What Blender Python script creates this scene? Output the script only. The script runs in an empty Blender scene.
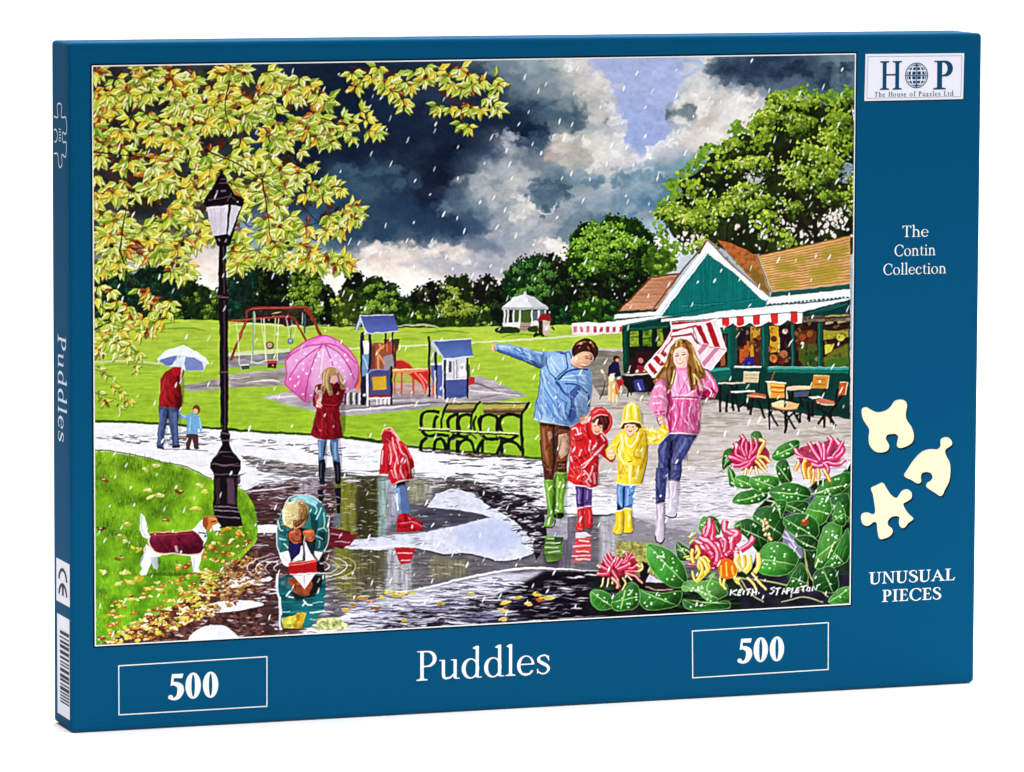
import bpy, bmesh, mathutils
import numpy as np, math
AX0, AY0, AX1, AY1, SS = 86, 48, 862, 652, 2
CW, CH = (AX1-AX0)*SS, (AY1-AY0)*SS
rng = np.random.default_rng(11)
CV = np.zeros((CH, CW, 3), np.float32)

def resize(a, h, w):
    y = np.linspace(0, a.shape[0]-1.0001, h); x = np.linspace(0, a.shape[1]-1.0001, w)
    yi = y.astype(int); xi = x.astype(int); fy = (y-yi); fx = (x-xi)
    fy = fy*fy*(3-2*fy); fx = fx*fx*(3-2*fx)
    if a.ndim == 3: fy = fy[:, None, None]; fx = fx[None, :, None]
    else: fy = fy[:, None]; fx = fx[None, :]
    t = a[yi]*(1-fy)+a[yi+1]*fy
    return t[:, xi]*(1-fx)+t[:, xi+1]*fx

def noise(cx, cy, octs=3, seed=0):
    """fractal value noise over the whole print, cells of cx by cy pixels; mean 0, about -1..1"""
    r = np.random.default_rng(seed+7); out = 0; amp = 1.0; tot = 0
    for o in range(octs):
        h = int((AY1-AY0)/cy)+3; w = int((AX1-AX0)/cx)+3
        out = out+amp*resize(r.uniform(-1, 1, (h, w)), CH, CW); tot += amp; amp *= .55; cx = max(cx/2, .8); cy = max(cy/2, .8)
    return (out/tot*1.6).astype(np.float32)
NF = noise(3, 3, 2, 1)        # fine dabs
NM = noise(14, 12, 3, 2)      # clumps
NH = noise(16, 2.0, 3, 3)     # level streaks
NV = noise(2.0, 22, 3, 4)     # upright streaks
NB = noise(60, 50, 4, 5)      # broad
TEX = {'f': NF, 'm': NM, 'h': NH, 'v': NV, 'b': NB}

def cover(P):
    """antialiased even-odd coverage of a polygon given in canvas pixels -> (y0, y1, x0, x1, cov)"""
    x0 = max(int(math.floor(P[:, 0].min()))-1, 0); x1 = min(int(math.ceil(P[:, 0].max()))+2, CW)
    y0 = max(int(math.floor(P[:, 1].min()))-1, 0); y1 = min(int(math.ceil(P[:, 1].max()))+2, CH)
    if x1 <= x0 or y1 <= y0: return None
    ys = np.arange(y0*2, y1*2)*.5+.25
    a = P; b = np.roll(P, -1, 0)
    ya, yb = a[:, 1], b[:, 1]
    m = ((ya[None] <= ys[:, None]) != (yb[None] <= ys[:, None]))
    dy = np.where(np.abs(yb-ya) < 1e-9, 1, yb-ya)
    X = a[None, :, 0]+(ys[:, None]-ya[None])*((b[:, 0]-a[:, 0])/dy)[None]
    X = np.where(m, X, 1e9); n = int(m.sum(1).max())
    if n < 2: return None
    X = np.sort(X, 1)[:, :n]
    px = np.arange(x0, x1)[None, :]
    cov = np.zeros((len(ys), x1-x0), np.float32)
    for k in range(0, n-1, 2):
        l = X[:, k][:, None]; r = X[:, k+1][:, None]
        cov += np.clip(px+1-l, 0, 1)-np.clip(px+1-r, 0, 1)
    return y0, y1, x0, x1, (cov[0::2]+cov[1::2])*.5

def boxblur(c, r):
    if r < 1: return c
    for ax in (0, 1):
        for _ in range(2):
            k = 2*r+1; p = [(0, 0), (0, 0)]; p[ax] = (r+1, r)
            s = np.cumsum(np.pad(c, p), axis=ax)
            c = (s[k:]-s[:-k] if ax == 0 else s[:, k:]-s[:, :-k])/k
    return c

def smooth(P, closed=True, n=5):
    k = len(P)
    if k < 3: return P
    if closed: A = [np.roll(P, s, 0) for s in (1, 0, -1, -2)]
    else:
        Q = np.vstack([P[0]*2-P[1], P, P[-1]*2-P[-2]]); A = [Q[:-3], Q[1:-2], Q[2:-1], Q[3:]]
    out = []
    for t in np.arange(n)/n:
        out.append(.5*(2*A[1]+(A[2]-A[0])*t+(2*A[0]-5*A[1]+4*A[2]-A[3])*t*t+(3*A[1]-A[0]-3*A[2]+A[3])*t**3))
    R = np.stack(out, 1).reshape(-1, 2)
    return R if closed else np.vstack([R, P[-1:]])

TR = [0., 0., 1.]
def T(x0=0, y0=0, s=1.): TR[:] = [x0, y0, s]
def pts(s):
    if isinstance(s, str): s = [tuple(map(float, q.split(','))) for q in s.split()]
    a = np.array(s, float).reshape(-1, 2)
    return a/TR[2]+np.array(TR[:2])
def tocv(P): return (P-np.array([AX0, AY0]))*SS

def paint(P, col, a=1., blur=0, tx=None, amp=0, col2=None, gdir='v', jit=0):
    """P in photo pixels"""
    Q = tocv(P)
    if blur:
        pad = blur*2*SS; 
        x0 = max(int(Q[:, 0].min()-pad), 0); x1 = min(int(Q[:, 0].max()+pad)+1, CW)
        y0 = max(int(Q[:, 1].min()-pad), 0); y1 = min(int(Q[:, 1].max()+pad)+1, CH)
        if x1 <= x0 or y1 <= y0: return
        r = cover(Q)
        if r is None: return
        c = np.zeros((y1-y0, x1-x0), np.float32); c[r[0]-y0:r[1]-y0, r[2]-x0:r[3]-x0] = r[4]
        c = boxblur(c, max(1, int(blur*SS*.6)))
    else:
        r = cover(Q)
        if r is None: return
        y0, y1, x0, x1, c = r
    c = np.clip(c, 0, 1)[..., None]*a
    v = np.array(col, np.float32)
    if col2 is not None:
        w = np.array(col2, np.float32)
        if gdir == 'v':
            t = (np.arange(y0, y1)-Q[:, 1].min())/max(1, np.ptp(Q[:, 1])); t = np.clip(t, 0, 1)[:, None, None]
        else:
            t = (np.arange(x0, x1)-Q[:, 0].min())/max(1, np.ptp(Q[:, 0])); t = np.clip(t, 0, 1)[None, :, None]
        v = v*(1-t)+w*t
    if tx: v = v*(1+amp*TEX[tx][y0:y1, x0:x1, None])
    CV[y0:y1, x0:x1] = CV[y0:y1, x0:x1]*(1-c)+v*c

def p(s, col, sm=False, **k):
    P = pts(s)
    paint(smooth(P) if sm else P, col, **k)

def line(P, w, col, taper=0, sm=True, **k):
    if sm: P = smooth(P, False)
    d = np.gradient(P, axis=0); L = np.hypot(d[:, 0], d[:, 1])[:, None]+1e-9; n = np.stack([-d[:, 1], d[:, 0]], 1)/L
    t = np.linspace(0, 1, len(P))
    ww = np.full(len(P), w/2.)
    if taper == 1: ww = ww*(1-.85*t)
    if taper == 2: ww = ww*(.25+.75*np.sin(np.pi*np.clip(t, .03, .97)))
    ww = ww[:, None]
    paint(np.vstack([P+n*ww, (P-n*ww)[::-1]]), col, **k)
def l(s, w, col, **k):
    """stroke; w in photo pixels"""
    for part in (s.split('|') if isinstance(s, str) else [s]): line(pts(part), w/TR[2]*(1.3 if TR[2] > 1.5 else 1), col, **k)
def dot(x, y, r, col, ry=None, **k):
    P = pts([(x, y)])[0]; t = np.arange(12)*math.tau/12
    paint(np.stack([P[0]+r/TR[2]*np.cos(t), P[1]+(ry or r)/TR[2]*np.sin(t)], 1), col, **k)

def inside(P, n, r=None):
    """n random points inside polygon P"""
    r = r or rng; lo = P.min(0); hi = P.max(0); out = []
    while len(out) < n:
        q = lo+(hi-lo)*r.random((n*2, 2)); a = P; b = np.roll(P, -1, 0)
        m = (a[None, :, 1] <= q[:, 1, None]) != (b[None, :, 1] <= q[:, 1, None])
        dy = np.where(np.abs(b[:, 1]-a[:, 1]) < 1e-9, 1, b[:, 1]-a[:, 1])
        X = a[None, :, 0]+(q[:, 1, None]-a[None, :, 1])*((b[:, 0]-a[:, 0])/dy)[None]
        ok = ((m & (X > q[:, 0, None])).sum(1) % 2) == 1
        out += list(q[ok])
    return np.array(out[:n])
def mix(a, b, t): return tuple(np.array(a)*(1-t)+np.array(b)*t)
def dab(x, y, rx, ry, ang, col, a=1.):
    k = 7; t = np.arange(k)*math.tau/k+rng.random()
    rr = .75+.5*rng.random(k); c, s = math.cos(ang), math.sin(ang)
    u = np.cos(t)*rx*rr; v = np.sin(t)*ry*rr
    paint(np.stack([x+u*c-v*s, y+u*s+v*c], 1), col, a=a)
def folds(s, ang, L, w, dark, light, n=60, a=.55, seed=3, spread=.35):
    """creases of cloth: short tapering dark and light strokes running along ang"""
    r = np.random.default_rng(seed+n); P = pts(s) if isinstance(s, str) else s
    for x, y in inside(P, int(n*.7), r):
        t = ang+r.normal()*spread*.6+.7*samp('b', x, y); q = L*(.4+.9*r.random()); b = r.normal()*.18*q
        dx, dy = math.cos(t)*q/2, math.sin(t)*q/2
        line(np.array([(x-dx, y-dy), (x-dy*b/q*2, y+dx*b/q*2), (x+dx, y+dy)]), w*(.8+1.3*r.random()), dark if r.random() < .5 else light, taper=2, a=a*.62)
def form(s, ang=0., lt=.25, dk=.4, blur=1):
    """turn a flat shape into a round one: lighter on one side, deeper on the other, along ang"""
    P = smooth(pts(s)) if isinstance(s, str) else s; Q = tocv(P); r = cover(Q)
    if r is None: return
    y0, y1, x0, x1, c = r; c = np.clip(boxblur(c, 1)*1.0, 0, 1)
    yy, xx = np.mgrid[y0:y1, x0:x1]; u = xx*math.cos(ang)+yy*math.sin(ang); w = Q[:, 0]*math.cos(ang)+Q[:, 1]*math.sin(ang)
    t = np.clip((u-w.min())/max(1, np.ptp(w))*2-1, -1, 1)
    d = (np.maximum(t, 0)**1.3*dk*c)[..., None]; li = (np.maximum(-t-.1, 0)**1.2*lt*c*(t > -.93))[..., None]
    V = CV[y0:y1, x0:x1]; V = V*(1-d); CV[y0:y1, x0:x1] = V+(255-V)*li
def samp(tex, x, y):
    j = min(max(int((x-AX0)*SS), 0), CW-1); i = min(max(int((y-AY0)*SS), 0), CH-1)
    return float(TEX[tex][i, j])

# ---------------------------------------------------------------- sky
def idw(points, x0, y0, x1, y1, step=4, power=4.2):
    P = np.array([q[:2] for q in points], float); C = np.array([q[2] for q in points], float)
    gx, gy = np.meshgrid(np.arange(x0, x1+step, step), np.arange(y0, y1+step, step))
    d = np.sqrt((gx[..., None]-P[:, 0])**2+(1.3*(gy[..., None]-P[:, 1]))**2)+3
    w = d**-power; w /= w.sum(-1, keepdims=True)
    return (w[..., None]*C).sum(-2)
sky = """300,62,40,52,72 350,62,30,42,62 400,66,50,65,85 450,66,60,75,95 490,62,110,125,138 530,62,140,152,160 560,62,175,178,178 580,62,205,198,192 604,64,160,165,212 650,64,155,163,214 690,62,190,196,205 708,62,216,208,200 730,66,55,70,90 765,62,45,58,80 800,66,62,78,98 850,62,105,120,132
300,90,28,38,60 350,90,22,32,55 400,90,60,80,105 440,95,70,85,108 490,95,45,58,82 520,85,100,115,128 545,85,120,130,138 575,82,196,186,178 605,82,210,205,202 628,90,150,160,212 655,85,160,170,212 675,80,190,195,205 700,80,205,200,196 720,92,140,150,162 750,85,52,66,88 780,88,85,98,115 820,90,70,88,105 850,92,90,108,122
300,120,22,32,55 350,120,20,28,52 400,120,34,48,76 450,118,40,54,82 490,115,28,42,66 515,118,35,52,76 545,110,70,88,108 570,108,72,88,100 590,105,170,168,164 605,118,160,165,165 618,110,205,205,205 632,120,150,160,212 655,125,156,165,212 674,112,130,140,165 690,110,150,152,150 705,120,190,180,172 730,100,226,218,214 745,120,232,226,224 770,118,222,216,212 800,110,215,210,206 850,125,225,220,216
300,150,20,28,50 350,148,26,36,60 400,145,30,40,66 450,148,22,26,46 485,150,60,72,95 505,140,165,160,172 520,150,48,66,90 540,140,60,80,100 560,148,190,180,170 580,152,172,165,158 598,145,205,200,195 595,165,190,188,185 615,155,222,218,218 635,148,180,182,208 655,142,198,196,208 670,155,170,172,180 690,145,200,190,184 705,135,222,212,206 730,135,215,206,202 750,140,200,198,200 700,160,110,140,158 680,165,120,145,160
300,178,25,38,60 340,175,58,78,98 370,178,74,98,116 400,172,55,70,92 440,175,22,24,44 465,170,60,72,92 485,178,128,135,145 505,172,165,165,172 520,182,190,186,186 540,170,120,128,140 560,180,92,112,128 585,178,120,135,148 600,172,185,183,184 615,180,190,186,190 635,175,125,145,160 660,172,110,138,155 680,180,90,125,150
300,205,40,58,80 350,205,50,72,95 400,205,45,60,85 430,205,24,32,56 450,200,70,84,105 475,200,120,130,142 500,205,140,148,158 520,200,212,206,204 538,198,80,98,116 552,195,78,96,114 570,200,160,162,168 600,205,145,152,165 620,205,110,132,155 650,205,85,118,145 670,205,80,115,140
350,232,56,82,104 385,235,50,76,100 420,225,42,58,86 450,228,32,46,76 475,225,60,78,104 500,222,150,152,162 520,215,200,194,192 545,222,150,152,160 575,222,110,124,138 600,225,80,104,126 630,225,90,118,145 655,230,160,176,190 660,245,210,215,220
345,252,120,130,145 372,248,200,185,180 395,243,190,178,178 415,250,210,195,188 440,243,160,158,168 465,245,120,126,144 490,243,110,120,138 505,240,150,156,166 530,236,140,148,160 560,238,105,120,132 590,236,90,108,126 560,248,222,212,204 585,246,228,218,212 540,246,180,174,178
345,270,228,218,214 375,265,214,190,178 400,258,226,206,194 425,265,180,172,178 455,262,165,160,172 490,262,158,156,170 520,258,168,164,176 540,262,190,184,188 555,258,222,210,204 565,265,240,232,226
345,290,245,240,236 380,285,242,236,232 410,280,232,220,212 440,278,196,184,184 470,278,176,170,178 500,275,168,162,172 525,275,190,180,182 550,275,210,200,198 440,292,228,208,196 470,288,206,190,186 500,288,190,180,180 530,288,208,196,192
345,310,248,246,243 400,305,246,242,240 440,305,242,228,218 480,300,220,206,200 520,300,215,205,200 560,300,230,222,216 150,262,200,190,185 190,255,225,205,196 210,270,240,220,208 200,285,248,242,238 240,265,210,205,205 260,245,130,150,170 285,240,120,145,165 300,250,170,180,190 320,235,90,125,145 305,280,240,236,236 130,120,36,40,60 200,120,30,36,56 250,150,40,52,78 150,200,30,40,60 200,220,110,110,120 120,270,150,150,150 280,195,45,62,90 320,215,60,90,115"""
skp = []
for q in sky.split():
    v = list(map(float, q.split(','))); skp.append((v[0], v[1], v[2:]))
low = idw(skp, AX0-40, AY0-40, AX1+40, 370)
gx, gy = np.meshgrid(np.arange(CW), np.arange(CH))
def bilin(img, sx, sy):
    sx = np.clip(sx, 0, img.shape[1]-1.01); sy = np.clip(sy, 0, img.shape[0]-1.01)
    xi = sx.astype(int); yi = sy.astype(int); fx = (sx-xi)[..., None].astype(np.float32); fy = (sy-yi)[..., None].astype(np.float32)
    return (img[yi, xi]*(1-fx)+img[yi, xi+1]*fx)*(1-fy)+(img[yi+1, xi]*(1-fx)+img[yi+1, xi+1]*fx)*fy
CV[:] = bilin(low.astype(np.float32), (gx/SS+AX0-(AX0-40))/4, (gy/SS+AY0-(AY0-40))/4)
# cloud masses, laid in soft and then torn by the warp below
T()
RC_ = np.random.default_rng(31)
def puffs(path, R, cols, n, a=.5, bl=1.5, sq=.7):
    P = smooth(pts(path), False); 
    for i in range(n):
        q = P[RC_.integers(len(P))]+RC_.normal(size=2)*R*[.55, .4]; r = R*(.3+.6*RC_.random()); c = np.array(cols[RC_.integers(len(cols))])+RC_.normal()*5
        tt = np.arange(9)*math.tau/9; rr = .75+.4*RC_.random(9)
        paint(np.stack([q[0]+r*rr*np.cos(tt), q[1]+r*sq*rr*np.sin(tt)], 1), c, a=a, blur=bl)
p("296,60 470,60 500,96 520,118 516,138 480,150 452,178 440,200 400,196 360,180 330,168 296,190", (26,38,58), sm=True, blur=12, a=.65)
p("320,205 400,200 450,214 470,232 430,246 380,240 330,246", (40,62,88), sm=True, blur=8, a=.7)
puffs("330,176 370,168 400,178|".strip('|'), 13, [(70,94,116),(58,80,102),(84,106,124)], 16, .4, 3)
puffs("380,80 420,100 460,120 440,150 400,150 350,120", 16, [(26,34,56),(36,48,72),(18,26,46),(44,60,84)], 34, .35, 3)
puffs("490,70 520,74 550,70 575,90 560,110", 13, [(150,160,168),(120,134,144),(104,118,130),(172,176,176)], 36, .4, 2.5)
puffs("500,96 530,104 560,112 580,120 600,112", 9, [(62,78,98),(80,98,112),(48,64,88)], 34, .4, 2)
puffs("515,128 530,132 545,126", 9, [(34,48,74),(26,40,64)], 16, .6, 2)
p("604,58 692,58 698,70 684,80 676,92 686,100 668,104 670,112 664,122 672,130 658,144 642,154 630,150 622,138 618,120 610,104 612,88 604,76", (158,168,214), sm=True, blur=3, a=.95)
p("618,110 660,110 660,140 636,150 624,138", (146,158,210), sm=True, blur=5, a=.7)
puffs("566,62 584,70 600,82 606,96 612,110 618,126 624,144", 7, [(226,220,216),(206,200,198),(238,232,228),(190,186,186)], 60, .55, 1.2)
puffs("570,86 588,96 598,112 606,132", 8, [(190,182,176),(160,160,162),(206,196,190)], 34, .45, 1.8)
puffs("616,152 634,158 652,152 668,142 680,134", 6, [(228,224,224),(240,236,236),(206,202,208)], 40, .6, 1.2)
puffs("684,66 704,74 700,92 690,100", 9, [(204,204,208),(222,214,210),(184,188,198)], 34, .5, 2)
puffs("676,118 700,104 730,98 760,100 800,108 850,118", 11, [(230,222,216),(216,206,200),(240,234,230),(200,192,188)], 90, .5, 1.8)
puffs("690,140 720,130 750,124", 10, [(214,204,198),(190,182,180),(228,220,214)], 34, .45, 2)
puffs("712,70 740,76 780,70 820,74 850,72", 11, [(44,58,80),(60,76,98),(32,44,66)], 50, .5, 2)
puffs("740,90 780,92 830,96", 7, [(84,98,116),(110,120,136)], 20, .4, 2)
p("667,118 672,110 682,108 690,104 699,109 693,116 681,119", (78,96,104), sm=True, blur=3, a=.7); puffs("670,116 696,108", 4, [(60,80,84),(90,104,104)], 8, .5, 1)
puffs("640,150 620,160 610,176", 9, [(190,186,186),(206,200,198)], 18, .4, 2)
puffs("550,140 566,136 582,140 594,150 596,160 586,170", 6, [(222,214,206),(206,196,188),(236,230,224)], 34, .6, 1)
puffs("560,156 574,158 566,166", 7, [(170,162,156),(150,148,150),(186,176,168)], 22, .5, 1.5)
p("544,158 550,150 556,158 550,164", (206,160,146), sm=True, blur=4, a=.5)
p("520,66 550,60 552,80 530,92", (150,160,166), blur=5, a=.4)
puffs("504,130 512,136 512,146", 5, [(176,172,182),(160,158,170)], 16, .6, .8, 1.1)
puffs("500,150 520,160 528,180 510,200 490,196 480,180 460,190", 12, [(150,152,160),(170,170,174),(126,134,146),(186,182,182)], 60, .42, 2.2)
puffs("518,196 528,206 520,214 506,222", 6, [(226,218,214),(208,202,202)], 24, .6, 1.2)
puffs("530,194 545,184 560,186 566,196 556,206 540,210", 7, [(72,90,110),(60,78,98),(86,104,120)], 46, .55, 1.6)
l("526,208 540,213 554,208 562,200", 2.4, (222,216,214), blur=1, a=.8, taper=2)
puffs("576,176 600,182 640,178 670,190", 10, [(104,128,146),(90,116,138),(140,156,168),(80,104,128)], 50, .45, 2)
puffs("620,172 640,166 660,172|".strip('|'), 5, [(196,196,206),(176,180,194)], 18, .5, 1.4)
puffs("570,200 600,206 640,212 680,222", 11, [(120,142,160),(90,118,142),(150,160,170)], 44, .4, 2.5)
puffs("560,222 600,226 640,232", 8, [(90,110,130),(76,98,122),(106,124,140)], 34, .5, 2)
puffs("500,232 530,226 556,230", 9, [(160,162,172),(140,146,158),(176,174,180)], 34, .45, 2)
puffs("440,212 460,206 480,214 490,224", 9, [(90,106,126),(70,88,112),(116,128,144)], 34, .4, 2)
puffs("340,262 362,254 390,246 420,247 450,252 470,262", 8, [(238,226,216),(226,208,198),(210,190,182),(244,236,230)], 60, .55, 2)
puffs("400,262 440,264 480,258 520,256 550,262", 8, [(176,172,182),(164,162,174),(190,184,188)], 70, .5, 2.2, .5)
puffs("540,246 560,243 590,246 610,252", 6, [(234,224,216),(226,214,206)], 34, .6, 1.6, .6)
p("300,276 340,268 400,268 450,282 440,320 300,320", (252,242,228), sm=True, blur=8, a=.9)
p("440,296 500,294 560,290 560,320 440,320", (236,216,202), sm=True, blur=6, a=.6)
puffs("440,290 480,284 520,286 560,280", 8, [(222,206,198),(200,188,188),(236,222,214)], 50, .45, 2, .45)
p("640,245 670,238 676,262 650,270 636,262", (226,228,230), sm=True, blur=4, a=.85)
wx = noise(22, 18, 4, 21)*4.5+noise(6, 5, 3, 22)*3; wy = noise(22, 18, 4, 23)*3.6+noise(6, 5, 3, 24)*2.6
CV[:] = bilin(CV.copy(), gx+wx*SS, gy+wy*SS)
CV = (CV-118)*1.06+118
CV = CV*(1+.05*noise(12, 9, 4, 25)[..., None])+3*noise(6, 4, 3, 26)[..., None]
CV = np.clip(CV, 0, 255).astype(np.float32); CV = 255*(CV/255)**np.array([.96, .92, .92], np.float32)
del wx, wy, gx, gy

# ---------------------------------------------------------------- distant trees
def clump(x, y, R, dark, mid, light, r, sz=1.3, k=1.):
    """a lit clump of leaves: dark below, bright at the upper left"""
    for j in range(int(8*k)):
        q = r.normal(size=2)*R*.5; dab(x+q[0]+R*.15, y+q[1]*.8+R*.45, sz*(.8+.9*r.random()), sz*(.6+.6*r.random()), r.random()*3, mix(dark, mid, r.random()*.35), a=.9)
    for j in range(int(12*k)):
        q = r.normal(size=2)*R*.45; dab(x+q[0], y+q[1]*.8, sz*(.6+.8*r.random()), sz*(.5+.5*r.random()), r.random()*3, mix(mix(dark, mid, .5), mid, r.random()))
    for j in range(int(11*k)):
        q = r.normal(size=2)*R*.36; dab(x+q[0]-R*.22, y+q[1]*.7-R*.32, sz*(.5+.7*r.random()), sz*(.4+.5*r.random()), r.random()*3, mix(mid, light, r.random()))
def tree(cx, cy, rx, ry, dark, mid, light, n=60, sz=3.0, holes=0, hole=(225,218,212), seed=0):
    r = np.random.default_rng(seed+int(cx)*7+int(cy)); T()
    k = 16; t = np.arange(k)*math.tau/k; rr = .8+.28*r.random(k)
    P = smooth(np.stack([cx+rx*rr*np.cos(t), cy+ry*rr*np.sin(t)], 1))
    for i in range(int(n*1.6)):        # ragged edge
        q = P[r.integers(len(P))]+r.normal(size=2)*1.3
        dab(q[0], q[1], .8+1.3*r.random(), .6+.9*r.random(), r.random()*3, mix(dark, mid, r.random()*.8))
    paint(P, dark, tx='f', amp=.3)
    C = inside(P, max(5, int(rx*ry/24)), r); C = C[np.argsort(C[:, 1])]
    for x, y in C:
        up = 1-np.clip((y-cy+ry)/(2*ry), 0, 1); lf = 1-np.clip((x-cx+rx)/(2*rx), 0, 1)
        q = np.clip(.5+.5*up+.4*lf+.28*r.normal(), .15, 1.35)
        clump(x, y, min(rx, ry)*(.16+.12*r.random()), dark, mix(dark, mid, q), mix(mid, light, q*.9), r, 1.15, .8)
    for j in range(holes):
        a = r.random()*math.tau; q = .5+.42*r.random()
        dab(cx+rx*q*math.cos(a), cy+ry*q*math.sin(a), .6+1.1*r.random(), .5+.7*r.random(), r.random()*3, hole, a=.85)
D1 = (18,40,30); D2 = (28,50,22)
T(); p("93,306 140,302 200,308 260,306 330,314 420,318 560,316 640,306 700,310 700,335 93,335", (34,56,26), tx='f', amp=.3)
for a in [(110,300,26,34,D1,(24,66,44),(60,120,70),70), (150,295,24,32,D1,(20,50,36),(50,100,60),70), (180,300,22,32,(16,34,16),(60,90,24),(120,150,50),60),
          (205,308,16,22,D2,(84,110,30),(150,170,50),40), (168,285,18,20,D1,(22,52,34),(46,86,50),40), (178,322,10,6,D2,(80,110,30),(130,160,50),10),
          (248,300,26,38,D1,(18,52,40),(36,84,60),80,3,10), (272,296,20,34,(12,20,14),(30,46,22),(60,80,30),60,3,12), (235,318,14,16,D1,(16,64,50),(40,100,70),20),
          (306,290,18,28,D2,(70,98,24),(124,150,44),70,3,6), (312,304,14,20,(40,60,14),(104,134,26),(160,180,50),50), (326,306,10,24,(14,20,14),(34,48,20),(60,80,30),30,3,4),
          (354,294,14,22,(16,20,14),(44,52,22),(84,96,40),50,2.6,8), (346,310,14,20,(50,66,18),(128,146,40),(184,200,74),60,2.6,4),
          (378,300,23,24,D2,(48,76,18),(92,120,34),80,2.8,4), (408,312,16,18,D2,(62,96,26),(110,146,44),50), (425,305,14,20,(18,28,18),(42,60,26),(80,100,40),40,2.6,3),
          (424,318,13,13,(30,50,14),(100,136,34),(166,196,70),50,2.4), (432,294,12,13,(24,24,20),(54,58,34),(84,90,50),30,2.2,8),
          (457,300,19,25,(30,44,14),(84,104,30),(136,152,56),80,2.6,6), (487,298,14,22,(22,22,18),(50,54,30),(80,84,44),50,2.4,10),
          (448,320,14,9,(34,56,16),(100,138,36),(160,190,66),30,2.4), (474,318,14,10,D2,(76,112,30),(126,160,50),30,2.4), (492,317,12,11,(34,56,16),(104,142,40),(166,194,70),34,2.4),
          (505,305,16,26,(16,24,16),(32,50,24),(60,80,34),40,2.6), (530,290,28,36,(16,40,20),(28,70,30),(60,110,44),110,2.8,6), (552,285,22,32,(18,26,16),(40,54,26),(74,90,40),70,2.6,12),
          (515,278,12,12,(18,44,20),(40,84,34),(70,120,44),30), (566,300,18,26,(16,26,16),(34,60,26),(64,96,36),40)]:
    tree(*a)
# the broad tree behind the cafe and the bushes below it
def limbs(poly, n, R0, r, lo, mid, hi):
    C = inside(pts(poly), n, r); C = C[np.argsort(C[:, 1])]
    for c in C:
        RR = R0*(.7+.6*r.random())
        for j in range(16):
            d = r.normal(size=2)*RR*[.6, .4]; dab(c[0]+d[0]+1, c[1]+d[1]+RR*.5, .9+1.3*r.random(), .7+.9*r.random(), r.random()*3, mix(lo, mid, .4*r.random()), a=.9)
        tt = np.arange(12)*math.tau/12; rr = .7+.5*r.random(12); Q = smooth(np.stack([c[0]+RR*.9*rr*np.cos(tt), c[1]-RR*.1+RR*.5*rr*np.sin(tt)], 1), True, 3)
        paint(Q, mix(mid, hi, .35), a=.85, tx='f', amp=.16, col2=mix(lo, mid, .7))
        for j in range(18):
            d = r.normal(size=2)*RR*[.6, .34]; up = np.clip(.5-d[1]/RR*.9-d[0]/RR*.4+.2*r.normal(), 0, 1)
            dab(c[0]+d[0], c[1]+d[1], .7+1.1*r.random(), .5+.7*r.random(), r.random()*3, mix(mid, hi, up))
for a in [(612,260,42,40,(18,38,16),(66,108,26),(128,170,48),200,3.2,14), (590,240,20,18,(24,50,14),(84,130,26),(136,180,48),60,3), (618,230,24,14,(24,50,14),(80,126,26),(130,176,44),60,3),
          (640,242,14,16,(18,40,16),(44,86,26),(84,130,40),40,3), (580,262,14,16,(22,46,14),(80,126,26),(130,176,44),40,3), (604,278,20,14,(20,44,14),(76,120,26),(120,168,44),40,3,4), (590,292,24,16,(14,22,14),(36,54,20),(70,96,30),40,3,6),
          (630,290,24,20,(12,22,14),(34,60,22),(74,116,34),60,3,14)]:
    tree(*a)
for a in [(592,312,22,13,(28,60,14),(86,140,30),(144,190,60),80,2.8), (560,318,12,12,(14,40,22),(30,80,40),(60,120,60),30,2.6), (612,314,12,12,(18,44,16),(50,96,30),(90,140,50),30,2.6)]: tree(*a)
T()
limbs("572,262 578,240 592,226 614,222 634,230 646,244 640,262 610,256 590,276", 44, 6, np.random.default_rng(8), (14,26,12), (72,116,28), (160,200,70))
limbs("500,300 504,280 520,266 536,262 552,266 560,290 540,300 520,310", 26, 4.5, np.random.default_rng(9), (12,24,14), (44,84,34), (100,148,62))
limbs("362,316 364,290 378,282 394,290 400,312", 22, 4.5, np.random.default_rng(10), (14,26,12), (64,96,24), (134,168,58))
limbs("444,316 446,294 456,284 470,292 474,314", 22, 4.2, np.random.default_rng(12), (20,30,12), (84,104,28), (160,176,66))
limbs("292,310 292,282 306,272 320,284 322,312", 24, 4.5, np.random.default_rng(13), (16,26,12), (70,98,22), (150,172,56))
l("600,300 604,280 610,262|622,300 618,276 628,258|610,290 598,272|632,300 640,280 634,262", 1.6, (40,26,22), taper=1)
tree(659,262,17,13,(54,84,20),(112,156,40),(168,200,76),70,2.8)

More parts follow.
